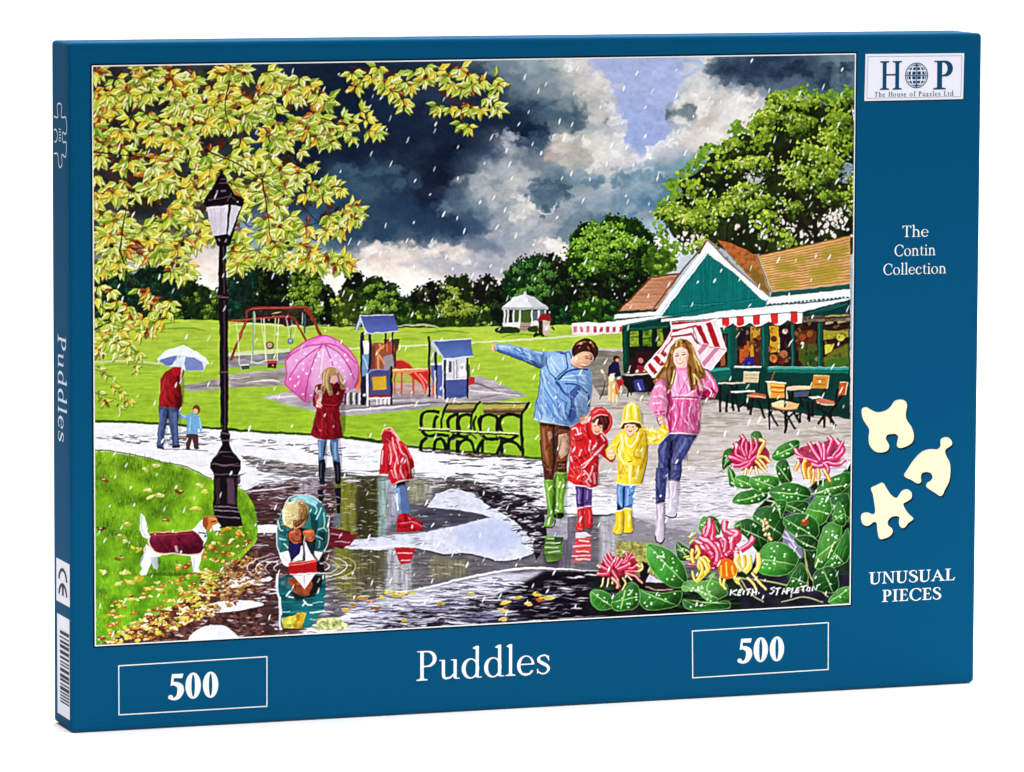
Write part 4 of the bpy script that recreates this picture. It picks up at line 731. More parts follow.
# boy with the toy boat
T(260,485,8.533)
p("180,235 240,120 300,88 380,85 440,95 520,150 560,230 585,270 590,330 580,400 585,440 570,520 545,565 500,570 455,545 440,500 300,520 230,520 235,570 165,585 145,520 140,420 150,320", (40,116,118))
p("250,120 330,90 430,95 500,150 470,190 400,150 300,140", (130,190,200), tx='f', amp=.1); p("430,240 480,260 500,330 470,480 440,420", (20,70,76)); p("180,250 210,330 230,400 220,440 160,420 150,340", (26,84,90)); p("190,450 240,440 240,560 170,570", (34,100,100)); p("500,400 560,400 555,480 500,470", (18,66,74))
l("450,150 480,200 470,250|520,190 500,250 480,300|540,230 550,320 540,370|490,380 545,365 570,400|150,300 170,380 200,390|160,450 220,470|470,430 540,460|200,500 240,540|510,470 500,540|560,260 590,265", 9, (170,214,216), a=.9)
l("145,350 140,420 148,520 165,585|590,270 580,340 588,440 570,520 545,570|180,235 240,120 300,88 380,85 440,95 520,150", 6, (222,230,232))
p("230,400 300,360 470,380 480,480 450,560 380,620 300,640 250,560 240,470", (46,20,26)); p("250,500 330,480 345,560 300,640 265,640 245,560", (34,30,90)); p("410,500 470,480 470,560 430,600", (20,50,64))
p("245,400 310,370 350,400 350,460 330,490 300,500 250,470", (172,88,54), sm=True, tx='f', amp=.12); p("370,390 450,380 470,420 465,460 430,485 385,460", (184,100,62), sm=True, tx='f', amp=.12); l("255,450 300,480 340,470|385,455 430,470 462,440|300,410 330,430", 9, (120,40,24), a=.7); l("260,410 300,390|390,400 440,395", 9, (240,150,90), a=.8); dot(340,480,18,(120,50,30))
p("190,300 190,220 230,155 300,132 370,138 405,180 412,250 395,300 360,330 300,350 265,372 215,350", (206,184,120), sm=True); p("330,150 390,150 415,220 405,290 350,320 330,260", (140,90,40), sm=True, a=.7, blur=2); p("280,300 390,290 385,330 330,370 290,360", (130,60,36), a=.9)
for i in range(120):
    x = 196+200*rng.random(); y = 140+200*rng.random(); a = math.atan2(y-210, x-300)
    l([(x,y),(x+26*math.cos(a+.5),y+26*math.sin(a+.5))], 7, mix((244,232,190), (120,78,36), np.clip((x-200)/200+.35*rng.normal(),0,1)), a=.75, taper=1)
l("215,350 265,375 300,355 360,335 395,305 414,250", 8, (90,50,26), a=.9); l("330,150 370,200 350,280|300,300 340,330|380,170 400,240 380,290", 7, (110,70,36), a=.7); l("205,200 200,290 225,340|230,160 290,140", 12, (244,236,206), a=.8); l("305,370 360,340 392,300", 7, (226,150,110))
p("165,580 240,560 262,640 240,700 200,680 170,620", (238,232,240)); p("465,560 550,580 530,620 500,650 465,600", (236,232,240)); l("190,600 230,650", 5, (190,180,196)); p("540,570 555,640 530,660 500,650", (20,26,34))
p("365,520 362,640 290,650 280,640 330,590 350,520", (238,234,240)); p("385,480 405,530 470,640 380,652 376,560", (232,228,236)); l("384,440 375,500 372,650", 7, (200,180,190)); p("374,500 388,640 368,650", (40,40,60)); l("310,630 355,560|440,620 400,560", 5, (200,196,210), a=.8)
p("240,665 340,650 480,640 490,680 480,768 250,768", (180,20,30), tx='f', amp=.15); l("240,668 340,654 480,642", 7, (240,120,110)); l("330,720 345,700|380,740 450,740|290,690 320,690", 7, (236,110,100), a=.7); p("480,660 500,650 530,700 560,740 500,760", (40,30,40))
T(250,550,6.4)
p("170,180 250,165 480,150 485,220 480,330 470,380 395,470 340,500 250,500 195,470 190,360", (18,96,104), tx='h', amp=.3); p("200,180 255,200 250,250 200,230", (60,110,110), tx='f', amp=.2); p("240,180 400,170 440,230 380,290 300,280 260,240", (150,70,36), tx='f', amp=.2); p("380,160 470,170 450,260 380,290 400,220", (30,24,24)); p("245,260 350,300 420,270 420,300 300,320", (40,24,20), a=.8)
p("270,160 415,155 380,210 350,250 320,210", (226,216,222)); p("345,160 352,160 350,245", (150,140,150)); p("245,98 430,90 426,150 250,155", (176,20,30)); l("245,100 430,72", 4, (240,130,120)); p("425,95 470,90 480,140 430,150", (30,16,24)); l("255,154 420,152|300,148 480,150", 5, (230,220,226))
p("200,440 330,400 365,405 330,500 215,500", (196,190,70), tx='f', amp=.2); p("300,400 360,410 330,500 280,495", (190,150,30), tx='f', amp=.2); p("360,410 480,390 420,440 390,500 340,495", (24,120,120)); l("340,320 370,350 400,350|335,360 360,330|230,300 260,260|240,300 280,305|380,400 480,390|190,300 200,420", 8, (210,230,226), a=.9); l("430,210 445,180|470,300 500,290|400,340 470,330|190,400 260,390|380,440 430,450", 6, (150,200,200), a=.8)
l("175,150 172,250 190,340 190,470 200,510", 12, (226,222,232), a=.85); p("430,440 560,430 640,490 600,510 420,515", (190,196,130), tx='f', amp=.3)
T()
# ---------------------------------------------------------------- the family
T(485,325,8.533)
p("55,170 95,162 100,225 70,235 50,205", (226,170,140)); l("60,175 70,190|58,200 75,205", 8, (246,206,186)); l("75,190 85,230", 5, (150,90,70))
JB = (118,160,218)
p("92,165 200,163 300,182 400,215 520,232 600,220 700,235 745,300 765,362 885,366 915,415 918,520 905,620 888,700 885,780 790,800 760,850 729,866 600,850 480,825 409,800 440,650 470,500 478,372 380,328 280,290 180,250 92,222", JB, tx='f', amp=.03)
T(520,400,8.533)
p("130,0 590,0 585,60 570,130 500,180 470,200 430,228 370,220 300,205 110,165 125,80", JB, tx='f', amp=.03)
p("130,90 300,180 300,200 110,160", (160,190,232)); l("115,160 200,180 300,204 430,226", 6, (206,222,244)); l("150,20 160,80 200,130|220,0 260,80 300,150|320,30 340,120 400,180|400,20 380,90 420,150", 10, (70,100,170), a=.75); l("180,30 200,110|280,20 310,110 360,170|360,20 370,80", 9, (176,204,240), a=.8); p("430,60 480,60 480,140 440,200 400,160", (60,90,160), a=.8, blur=1); l("480,20 500,110|540,20 540,100", 9, (190,212,244), a=.8); p("500,120 570,90 590,150 560,190 510,200", (226,186,170)); l("510,140 570,110|520,170 560,160", 7, (120,80,80), a=.8); l("500,100 575,70|540,150 560,120", 8, (246,226,220))
T(485,325,8.533)
p("95,225 180,250 280,290 380,328 478,372 500,345 400,300 300,265 180,225 100,205", (60,92,160)); l("92,222 180,252 280,290 380,328 470,368", 5, (24,60,70))
p("110,170 200,172 260,190 240,205 120,195", (150,186,234), a=.9); l("130,180 220,185|270,200 350,240 400,270|330,200 370,230 390,280|420,225 500,250|440,240 470,290 490,330", 8, (186,212,244), a=.9); l("240,200 290,230 330,260|300,190 320,230 350,270|390,215 430,280 450,320|500,240 480,300 500,340", 9, (70,104,176), a=.8)
p("560,270 640,240 690,280 690,360 620,430 590,460 530,400 520,320", (150,186,230), a=.9, blur=2); l("520,280 540,380 590,450 640,520 700,590 740,640|640,240 690,250 700,320 700,370 640,420 590,470", 9, (50,76,140)); l("565,290 600,340 640,380|560,330 600,400|660,270 670,340", 7, (206,226,248), a=.8); l("500,250 510,330 560,420", 6, (80,116,180))
p("600,480 740,390 890,400 900,540 880,600 800,520 700,500", (122,160,216)); l("620,470 700,400 800,375 880,380", 12, (34,50,110)); l("680,500 780,510 850,550 890,610|600,480 660,560 730,620 760,620 810,540", 12, (44,66,130), a=.9); l("640,470 760,470 860,500|660,450 760,430 860,430|830,520 870,560", 9, (186,212,244), a=.9); p("780,520 820,520 770,620 740,640 700,600", (60,84,156), a=.8)
p("760,640 820,560 880,590 890,690 870,760 790,780", (140,176,226)); l("790,560 830,600 880,640|770,650 790,720|850,600 880,660", 8, (190,214,246), a=.9); l("740,640 735,720 720,790|760,620 755,700|880,600 885,700", 11, (40,60,124), a=.9)
l("480,420 500,520 560,620 600,700|470,560 500,660 540,760|460,700 480,790|560,500 620,600 700,680|520,440 560,520", 9, (74,110,180), a=.75); l("500,440 530,540 590,640|480,600 520,700|540,480 610,580|620,640 680,740|580,680 620,780|450,740 470,800|660,720 690,800|490,380 500,440", 9, (176,206,244), a=.85); dot(600,615,14,(206,224,248)); l("472,380 468,500 440,650 412,795", 6, (60,90,110))
p("700,200 745,210 740,300 760,360 720,360 700,300", (150,182,226)); l("680,240 720,230 738,300 740,350", 6, (50,76,140)); p("600,225 700,232 690,245 610,240", (60,90,160), a=.7)
p("745,262 750,230 790,200 860,205 915,245 928,285 900,330 880,348 850,372 790,366 745,340 728,320", (228,172,140)); p("745,262 770,240 790,270 770,300 740,330 730,300", (240,196,170)); p("780,330 850,372 880,350 860,345 830,350", (170,100,80), a=.8); p("822,326 868,338 858,349 830,342", (250,246,244)); l("816,322 845,328 874,337", 3, (170,90,76)); l("826,344 850,352", 4, (190,90,84)); l("852,280 882,284|894,287 914,293", 8, (70,34,30)); l("848,262 884,266|893,271 916,279", 6, (110,58,44), a=.9); l("886,284 900,314 884,322", 5, (190,120,96)); l("858,345 850,358", 4, (180,100,80), a=.6); l("800,262 850,250 900,262", 10, (250,206,180), a=.7, taper=2); l("770,330 800,352", 8, (196,130,106), a=.6); l("890,300 900,325 880,330", 7, (244,170,150)); l("800,300 830,310", 8, (244,186,160), a=.8); l("745,345 800,368 850,374", 6, (120,70,60)); l("890,250 915,265", 8, (180,110,90))
p("740,248 745,195 775,150 830,118 890,115 935,145 962,190 962,240 945,280 930,302 922,258 900,236 870,226 835,226 800,240 775,252 752,270", (66,28,26), sm=True); l("780,170 840,140 880,150|870,180 890,210|820,150 800,200|900,140 930,190", 9, (166,104,80), a=.9); l("790,190 840,150|860,130 900,200 920,240|760,200 760,240", 8, (36,12,14), a=.9); l("800,160 830,150", 14, (214,160,130), a=.9); dot(898,150,8,(230,180,150))
folds("480,380 740,420 900,420 880,760 720,860 420,790", 1.15, 16, 1.3, (74,110,176), (188,212,242), 90, .5)
folds("100,180 380,220 520,250 480,350 300,270 120,215", .35, 13, 1.1, (80,112,176), (196,218,246), 34, .55)
# trousers and boots
T(520,400,8.533)
p("165,188 300,206 425,230 415,290 425,350 420,440 400,520 395,615 295,618 285,680 205,682 190,540 178,420", (124,66,36), tx='f', amp=.06); p("165,188 425,228 420,260 300,240 170,215", (66,28,24)); p("280,240 330,240 330,420 300,560 290,600 280,480", (60,26,22)); p("330,300 400,280 425,360 410,460 350,500 320,430", (196,156,132), tx='f', amp=.1); l("200,240 210,400 230,560|240,280 260,380|220,440 240,560", 14, (166,104,72), a=.8); p("240,270 270,265 275,330 240,340", (196,150,120), a=.9); p("190,510 280,600 280,680 205,680", (80,36,30)); p("310,520 395,520 395,615 300,610", (70,32,26)); l("330,545 380,550|320,580 380,575|220,590 270,600", 7, (176,120,90), a=.8); l("175,340 185,500 200,580", 8, (60,26,20))
p("200,682 290,678 300,622 400,622 385,768 210,768", (96,146,40))
T(520,470,8.533)
p("205,85 285,82 302,20 405,20 398,120 385,200 370,300 375,350 378,400 345,418 300,410 285,400 300,430 270,470 280,488 235,496 205,478 205,450 235,390 232,310 215,200", (98,148,44), tx='f', amp=.06)
l("225,110 245,260 262,360|320,60 320,200 310,330|370,60 350,220 335,340", 13, (150,190,84), a=.8); p("295,30 310,30 305,330 285,380 270,330", (60,104,24)); l("240,170 270,130|330,150 345,100|310,300 320,280|240,440 260,400|250,420 240,470|300,340 330,350", 10, (230,240,190), a=.9); p("285,385 320,365 365,365 378,395 345,418 300,412", (20,22,14)); l("206,480 240,494 282,488 300,450 300,420", 7, (24,24,20)); l("215,95 280,90|305,28 400,26", 5, (170,206,110))
folds(pts("215,100 400,40 350,400 240,480"), 1.45, 12, .9, (50,90,20), (190,214,110), 34, .5)
T(520,400,8.533); folds("180,220 410,240 390,600 220,660", 1.5, 14, 1.3, (60,26,16), (176,112,76), 44, .5); T(520,470,8.533)
# red child
p("470,130 615,150 612,300 560,310 485,320", (88,66,134), tx='f', amp=.2); p("530,150 545,150 545,310 520,315", (40,26,66)); l("500,160 505,290|575,170 570,250", 8, (170,156,200), a=.7); l("485,290 545,300|560,280 610,280", 9, (60,24,90))
p("485,325 548,318 552,400 545,500 520,528 480,518 475,495 495,430", (214,34,40)); p("548,312 612,308 618,380 622,460 610,490 575,497 550,485 555,400", (204,28,34)); l("485,325 548,316|550,308 612,306", 8, (246,196,200)); l("510,350 515,480|590,340 595,460|490,505 530,500", 9, (244,110,110), a=.8); l("478,508 520,528 545,512|560,492 600,496 622,470", 6, (130,10,20))
T(520,400,8.533)
p("430,232 500,190 560,165 590,185 600,240 640,290 700,285 745,335 752,395 740,425 765,495 815,500 790,535 760,528 700,470 672,460 668,560 662,740 600,755 560,735 470,725 400,690 412,600 420,480 430,420 412,310", (214,28,34))
l("400,692 470,726 560,738 600,756 660,742", 8, (248,200,206)); l("440,250 480,240 500,300|470,300 530,280|520,420 500,480|600,340 590,420 620,450|720,380 660,450 580,520 520,560|700,400 620,480 560,560 500,600|620,560 600,640 560,700|540,600 580,640 610,700|660,330 640,400|430,480 440,520|690,300 720,350|500,660 560,620", 11, (250,190,200), a=.9); p("430,600 540,590 520,700 430,690", (236,50,34), a=.8); l("560,200 580,280 600,330|640,420 560,470 470,520|540,640 520,720|660,480 650,720|420,320 470,350 540,340|470,580 540,590 580,560", 12, (150,8,18), a=.85); l("630,620 640,720|560,690 600,740", 16, (240,170,186), a=.8); l("720,470 750,500 780,520", 7, (120,10,24)); l("660,300 655,360", 7, (90,30,60))
p("500,150 560,130 590,160 570,195 520,205", (222,170,150)); l("515,160 570,145", 10, (246,216,200))
p("588,150 600,95 640,60 700,58 745,95 768,150 768,200 745,248 710,280 690,250 640,160 610,200 612,250 640,300 600,250 585,200", (206,30,36)); p("612,180 650,140 700,128 748,130 765,180 750,240 705,275 660,230", (80,28,30)); p("612,225 640,185 655,165 665,210 700,215 705,260 680,290 650,302 622,280", (240,180,150)); l("748,110 772,150 774,205 752,252 716,288", 20, (196,24,32)); l("600,170 596,230 615,280 645,305", 16, (206,30,36)); l("764,140 770,200 750,248", 5, (246,140,140), a=.8); l("615,160 660,130 745,128", 8, (248,150,150)); l("625,110 670,80 720,90|610,190 615,260", 9, (244,120,116), a=.9); l("632,222 650,222|675,232 692,236", 6, (70,30,34)); l("640,262 656,274 676,266", 6, (190,50,56)); dot(630,254,9,(244,150,130),a=.6); l("655,170 665,215 690,210|720,150 740,200|690,150 720,230", 7, (126,60,50), a=.9); l("620,180 640,160", 8, (130,70,50))
folds("430,240 580,200 700,300 740,400 650,740 420,680", 1.25, 10, 1.1, (140,8,18), (252,176,186), 90, .6)
# yellow child
T(600,395,8.533)
YB = (240,206,40)
T(600,470,8.533); p("145,115 302,135 288,230 275,325 205,325 195,335 140,345 142,220", (96,136,196)); p("195,140 215,140 208,320 190,330", (34,50,110)); l("165,140 165,250 180,310|240,160 230,300|260,180 280,170", 12, (150,184,226), a=.8); p("140,270 190,330 145,340", (30,40,90)); l("240,220 285,200|270,300 215,310", 9, (50,80,150), a=.8)
p("128,355 205,338 203,420 195,500 180,545 130,552 108,525 110,500 135,440", (240,190,24)); p("205,325 275,325 278,420 280,520 262,542 200,538 205,450", (244,200,30)); l("135,352 205,340|205,328 275,328", 9, (252,240,160)); l("160,370 165,480 140,530|240,350 245,490", 10, (254,226,110), a=.8); l("195,350 195,480|270,350 274,500", 8, (200,140,10), a=.8); l("110,530 140,552 180,546|200,540 262,542 280,524", 6, (110,80,10))
T(600,395,8.533)
p("165,312 210,300 255,360 330,300 370,268 430,285 495,300 520,262 555,248 588,300 560,355 500,415 405,425 402,560 375,660 350,762 235,768 140,752 145,650 150,560 135,500 100,560 60,520 45,470 100,400", YB, tx='f', amp=.05)
l("180,330 190,430 170,520 230,600|330,320 300,400 260,450|370,290 440,300 500,320|520,290 560,320|380,350 470,380 520,340|240,600 260,740|160,480 150,460|220,340 230,420 280,440|260,520 320,460|420,400 490,340|330,600 300,720", 12, (252,244,176), a=.9); l("360,330 320,430 290,520 350,540|400,420 380,540 340,640|200,600 170,680|160,560 160,640 180,720|290,600 280,700|380,300 400,400|440,400 500,380", 14, (214,150,14), a=.75); folds("190,320 380,290 500,320 390,560 340,740 160,740", 1.35, 10, 1.1, (206,146,16), (254,246,176), 90, .6)
l("60,470 100,430 140,420|70,500 120,490|110,540 140,500", 10, (246,226,140), a=.9); l("150,500 145,450 170,400|95,560 135,510|405,430 400,560 350,760", 6, (120,90,30), a=.9); l("235,565 270,565", 8, (130,120,60)); l("240,590 235,760|275,590 262,760", 6, (206,180,70), a=.8); p("240,600 270,600 262,760 240,762", (250,240,170), a=.7); l("140,752 235,768 350,762", 8, (252,244,190))
p("60,470 100,455 130,480 120,540 90,560 60,520", (236,190,140)); l("70,480 110,475|75,510 110,515", 8, (250,226,190)); l("85,555 120,545 140,510", 6, (110,70,50))
p("165,285 185,200 200,110 240,70 290,58 335,95 345,170 362,262 358,285 320,310 300,270 220,265 205,300", (240,214,60)); l("240,80 230,150 225,210|290,70 300,140 300,210", 14, (252,246,170), a=.9); l("215,120 205,210|325,110 335,220|265,90 265,200", 9, (206,180,40), a=.8); p("168,285 200,240 280,228 335,240 358,280 330,290 300,262 220,258 200,292", (90,54,20)); p("205,260 240,245 300,252 308,310 285,335 262,345 225,332 208,300", (244,188,150)); l("170,275 200,236 280,222 340,238 360,272", 8, (252,244,180)); l("222,272 240,270|272,272 290,274", 6, (90,50,40)); l("238,300 254,310 274,300", 6, (190,70,64)); dot(225,296,9,(246,150,130),a=.5); dot(292,294,9,(246,150,130),a=.5); l("300,260 330,290 310,320", 8, (130,80,40)); l("230,336 255,360 290,330", 7, (190,140,30))
# woman with striped umbrella
T(630,315,8.533)
p("340,52 735,30 782,180 820,298 685,475 620,450 200,535 118,445 255,300 350,150", (240,216,220))
RD = (176,22,40)
for s, c in [("352,62 560,50 720,38 640,52 540,66 352,84",RD),("352,122 470,108 580,82 560,104 440,126 365,150",RD),("345,180 440,165 520,150 520,172 400,190 352,196",(170,60,80)),("560,100 600,90 640,170 672,250 628,242",RD),("640,62 686,55 730,160 768,275 716,268",RD),
             ("512,150 528,150 575,225 600,240 568,250",(160,60,90)),("575,310 620,250 668,252 596,345",(186,90,120)),("610,410 725,275 764,282 632,440",(186,90,120)),("690,330 650,390 640,380",(190,110,140)),("150,425 172,408 238,488 205,510",RD),("195,372 232,345 300,420 262,440",RD),("255,325 290,300 320,340 300,365",(170,50,70)),
             ("340,150 358,160 240,330 220,330",RD),("352,196 372,200 290,300 262,320",(180,60,80))]: p(s, c)
l("345,60 350,150 250,300 120,440|120,445 200,535|735,32 782,180 820,298|820,298 690,470|345,56 560,42 735,30|350,110 540,84 730,40", 8, (250,236,236)); l("540,110 570,240 820,295|350,150 520,105 580,235", 5, (150,60,90), a=.8); l("350,56 560,42 730,30", 5, (30,90,90))
p("575,250 700,262 810,300 690,465 600,440", (236,190,214), a=.35)
PK = (228,100,160)
folds("245,560 330,620 620,480 740,620 700,700 600,720 580,1000 340,1000 300,860 180,780", 1.45, 12, 1.1, (176,40,106), (254,206,230), 1, .0)
# jeans and boots
T(600,395,8.533); p("500,425 600,330 835,335 790,400 740,500 700,570 692,700 680,735 600,735 575,620 568,768 480,768 492,600 495,480", (62,66,122), tx='f', amp=.1); p("600,400 680,340 600,560 600,720 575,600", (24,26,66)); l("560,400 530,520 530,680|740,370 680,480 640,560|640,600 660,680", 20, (110,116,164), a=.7); l("620,600 690,580|620,680 680,690", 9, (36,38,84), a=.8)
T(600,470,8.533); p("478,-20 575,-20 570,120 555,262 480,282 472,150", (56,60,112), tx='f', amp=.15); folds(pts("490,20 560,20 550,250 485,260"), 1.5, 12, 1.0, (24,26,60), (110,116,164), 26, .55)
T(600,395,8.533); folds("500,430 800,345 690,700 600,700 560,760 490,760", 1.7, 14, 1.2, (34,36,84), (120,126,174), 60, .5); T(600,470,8.533)
l("510,230 520,210", 14, (200,200,220)); l("500,20 500,120", 10, (90,94,140), a=.7)
p("575,0 692,0 682,92 582,78", (52,56,108), tx='f', amp=.1); l("600,60 640,20|630,80 670,50", 9, (100,106,156), a=.6)
BT = (200,184,208)
p("580,80 680,95 660,190 635,270 640,320 655,370 640,398 600,402 560,385 568,330 590,260", BT); p("475,288 552,268 552,420 545,500 548,580 528,620 505,622 470,590 468,540 484,430", BT); l("600,100 605,250 590,360|650,120 625,240|500,300 505,430 490,560|530,310 520,420", 10, (232,222,236), a=.8); l("555,385 600,404 645,396 656,370|468,560 480,605 510,624 535,614 550,580", 8, (40,30,40)); l("590,110 590,240|548,290 548,480|480,300 490,420", 6, (140,120,150), a=.8); l("480,292 552,272|582,84 680,98", 7, (110,90,120)); l("476,280 555,262", 8, (20,20,40))
T(630,315,8.533)
p("240,540 330,580 400,450 500,450 620,455 680,488 730,560 752,640 722,712 650,716 600,705 612,853 582,1020 333,1012 300,860 225,872 160,785 188,650", PK, tx='f', amp=.04)
p("235,560 300,600 330,700 300,860 225,870 165,785 190,650", (236,130,180)); p("600,640 700,620 740,660 715,712 640,716 590,690", (170,30,86)); p("300,600 345,640 360,760 350,1000 333,1010 310,860 320,740", (176,40,96)); p("380,480 480,470 540,560 580,700 360,710 350,600", (240,160,206), a=.85)
l("210,620 260,600 300,640|200,700 260,690 300,720|190,760 260,750|400,500 380,600 400,690|450,480 470,560 520,640|560,640 470,690 400,680|640,480 700,560 720,630|620,600 690,650 680,700|610,520 640,600", 11, (252,206,228), a=.9); l("350,705 460,700 580,710", 9, (170,30,90)); l("360,715 470,712 570,722", 6, (252,210,230)); l("400,740 420,850 380,960|480,740 520,820 470,940|560,740 540,860 580,980|440,760 460,880|350,780 370,900", 11, (176,40,110), a=.55); l("370,760 390,880 360,980|450,740 440,860 500,940|520,740 500,880 540,980|580,760 590,900|600,800 570,940", 10, (250,190,222), a=.85); l("335,1012 460,1006 580,1020", 8, (250,220,236)); l("230,860 300,850|210,830 290,820", 8, (160,30,90), a=.8)
l("600,690 640,700 700,712", 9, (110,10,60)); l("420,500 410,560 430,620|500,500 480,560", 7, (196,90,160), a=.7)
folds("245,560 330,620 620,480 740,620 700,700 600,720 580,1000 340,1000 300,860 180,780", 1.45, 11, 1.2, (176,40,106), (254,206,230), 130, .55)
p("225,872 275,845 290,880 288,930 265,945 235,915", (222,160,140)); l("240,890 275,870|250,920 275,900", 8, (250,214,196)); l("228,872 240,915 262,945", 6, (70,30,40)); l("290,900 296,960 330,985", 9, (236,120,60), a=.7)
p("350,262 385,222 430,203 480,205 525,240 555,310 590,390 620,440 650,500 640,540 600,545 600,610 560,600 555,640 520,645 500,560 478,470 490,400 470,300 430,272 385,290 368,330 372,400 395,440 395,500 375,560 350,640 315,620 300,560 255,540 210,590 190,560 270,460 310,390 330,320", (146,98,42))
p("370,330 392,285 440,272 485,295 500,340 497,385 470,432 432,452 395,425 375,385", (246,204,182)); p("480,300 500,340 497,385 470,432 445,450 480,400", (220,150,130), a=.8)
l("385,352 415,345|440,338 472,336", 8, (90,40,40)); l("388,332 415,326|440,320 475,320", 4, (130,70,60), a=.8); l("405,400 435,412 462,396", 11, (200,60,60)); l("408,400 435,408 460,397", 6, (255,250,250)); l("430,355 425,380 438,384", 4, (226,150,130)); dot(395,385,10,(244,160,150),a=.5); dot(470,372,9,(240,150,140),a=.5)
l("380,235 430,215 440,270|360,300 340,380 270,480 220,560|520,250 560,360 600,440 610,520|540,300 560,420 580,480|330,420 300,510", 12, (206,172,88), a=.75); l("450,210 480,260 510,330|350,330 330,420 310,500 330,600|500,420 510,500 530,600 530,640|370,440 350,520 340,600|560,460 560,560 580,600|300,440 230,540|590,470 620,520", 13, (100,50,20), a=.8); l("355,440 350,560|515,440 520,560|470,215 440,250", 9, (60,26,16), a=.7); l("400,225 390,270|550,340 590,430|380,470 350,590|540,500 550,590", 8, (240,222,150), a=.8); p("395,440 450,452 480,430 490,480 460,520 400,500", (240,150,190), a=.6)
l("540,500 580,560 610,640", 12, (226,190,140)); p("570,570 610,600 620,650 590,640", (236,190,170)); l("575,600 590,690", 9, (130,20,60))
T()

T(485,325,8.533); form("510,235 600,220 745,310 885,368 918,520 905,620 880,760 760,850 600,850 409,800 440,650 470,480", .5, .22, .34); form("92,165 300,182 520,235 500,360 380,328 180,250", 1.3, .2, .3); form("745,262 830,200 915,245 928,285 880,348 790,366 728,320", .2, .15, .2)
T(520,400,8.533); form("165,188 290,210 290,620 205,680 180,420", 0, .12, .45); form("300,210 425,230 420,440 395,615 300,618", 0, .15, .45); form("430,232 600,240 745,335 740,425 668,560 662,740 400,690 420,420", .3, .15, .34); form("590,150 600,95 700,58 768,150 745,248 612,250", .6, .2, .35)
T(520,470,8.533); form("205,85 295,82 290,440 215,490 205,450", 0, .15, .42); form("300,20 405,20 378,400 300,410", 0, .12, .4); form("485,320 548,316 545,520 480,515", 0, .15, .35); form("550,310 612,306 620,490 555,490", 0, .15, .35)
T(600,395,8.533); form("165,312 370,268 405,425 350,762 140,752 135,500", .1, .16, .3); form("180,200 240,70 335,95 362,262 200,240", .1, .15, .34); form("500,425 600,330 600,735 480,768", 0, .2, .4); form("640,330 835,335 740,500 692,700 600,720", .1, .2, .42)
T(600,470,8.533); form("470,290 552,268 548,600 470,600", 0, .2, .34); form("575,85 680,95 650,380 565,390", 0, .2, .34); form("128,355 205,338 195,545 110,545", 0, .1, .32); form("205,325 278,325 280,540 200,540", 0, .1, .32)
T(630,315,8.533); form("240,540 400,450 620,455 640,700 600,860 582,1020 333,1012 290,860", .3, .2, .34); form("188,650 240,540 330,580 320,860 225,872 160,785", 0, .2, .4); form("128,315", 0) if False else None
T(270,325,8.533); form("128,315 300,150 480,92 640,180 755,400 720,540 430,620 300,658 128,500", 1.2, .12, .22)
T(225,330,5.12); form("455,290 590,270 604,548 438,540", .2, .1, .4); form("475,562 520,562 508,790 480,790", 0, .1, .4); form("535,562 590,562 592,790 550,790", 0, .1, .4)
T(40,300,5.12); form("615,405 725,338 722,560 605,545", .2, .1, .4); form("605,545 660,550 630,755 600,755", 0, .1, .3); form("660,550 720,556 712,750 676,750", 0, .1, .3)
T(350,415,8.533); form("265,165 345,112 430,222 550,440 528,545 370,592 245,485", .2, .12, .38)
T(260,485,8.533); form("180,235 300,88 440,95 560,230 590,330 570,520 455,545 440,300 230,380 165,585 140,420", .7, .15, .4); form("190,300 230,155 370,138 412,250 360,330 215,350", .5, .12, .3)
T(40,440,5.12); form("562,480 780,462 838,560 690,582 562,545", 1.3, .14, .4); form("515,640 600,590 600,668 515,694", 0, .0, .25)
T()

# ---------------------------------------------------------------- honeysuckle
def leaf(s, c=(44,120,34), c2=(96,170,60), vein=1, drops=5, rim=(170,210,130)):
    P = smooth(pts(s)); r = np.random.default_rng(int(P.sum())%9999)
    paint(P, c, tx='m', amp=.18)
    n = len(P); tip = P[0]; base = P[n//2]; mid = (tip+base)/2; ctr = P.mean(0)
    Q = ctr+(P-ctr)*.72+np.array([-1, -1.2]); paint(Q, c2, blur=2, a=.55)
    H = P[:n//2+1]; paint(np.vstack([H, H[:1]]), mix(c, (10,50,20), .5), a=.35); form(P, .9, .22, .45)
    for i in range(int(n*.8)):
        q = ctr+(P[r.integers(n)]-ctr)*(r.random()**.6)*.95; e = (tip-base)/ (np.hypot(*(tip-base))+1e-6)*(1.5+2.5*r.random()); line(np.array([q-e, q+e+r.normal(size=2)*.5]), .6+.8*r.random(), mix(c, [(170,206,120),(14,48,20),(120,180,80)][r.integers(3)], .6), taper=2, a=.35, sm=False)
    line(np.vstack([P, P[:1]]), .7, rim, a=.6, sm=False)
    if vein:
        line(np.array([base, (base+tip)/2+(ctr-mid)*.3, tip]), 1.1, mix(rim, (220,240,190), .3), a=.8, taper=2)
        for k in (.3, .5, .7):
            b = base*(1-k)+tip*k
            for sgn in (1, -1):
                e = P[int((n/2*(1-k)*(.9) if sgn > 0 else n/2*(1+k*.9)))%n]; line(np.array([b, b*.35+e*.65]), .5, rim, a=.4, sm=False)
    for i in range(drops):
        q = ctr+(P[r.integers(n)]-ctr)*(.2+.6*r.random()); paint(smooth(q+np.array([(-1.3,0),(0,-1),(1.3,0),(0,1.1)])), (180,214,160), a=.8); paint(smooth(q+np.array([(-.8,-.5),(0,-.9),(.6,-.3),(-.1,.1)])), (246,252,244), a=.9)
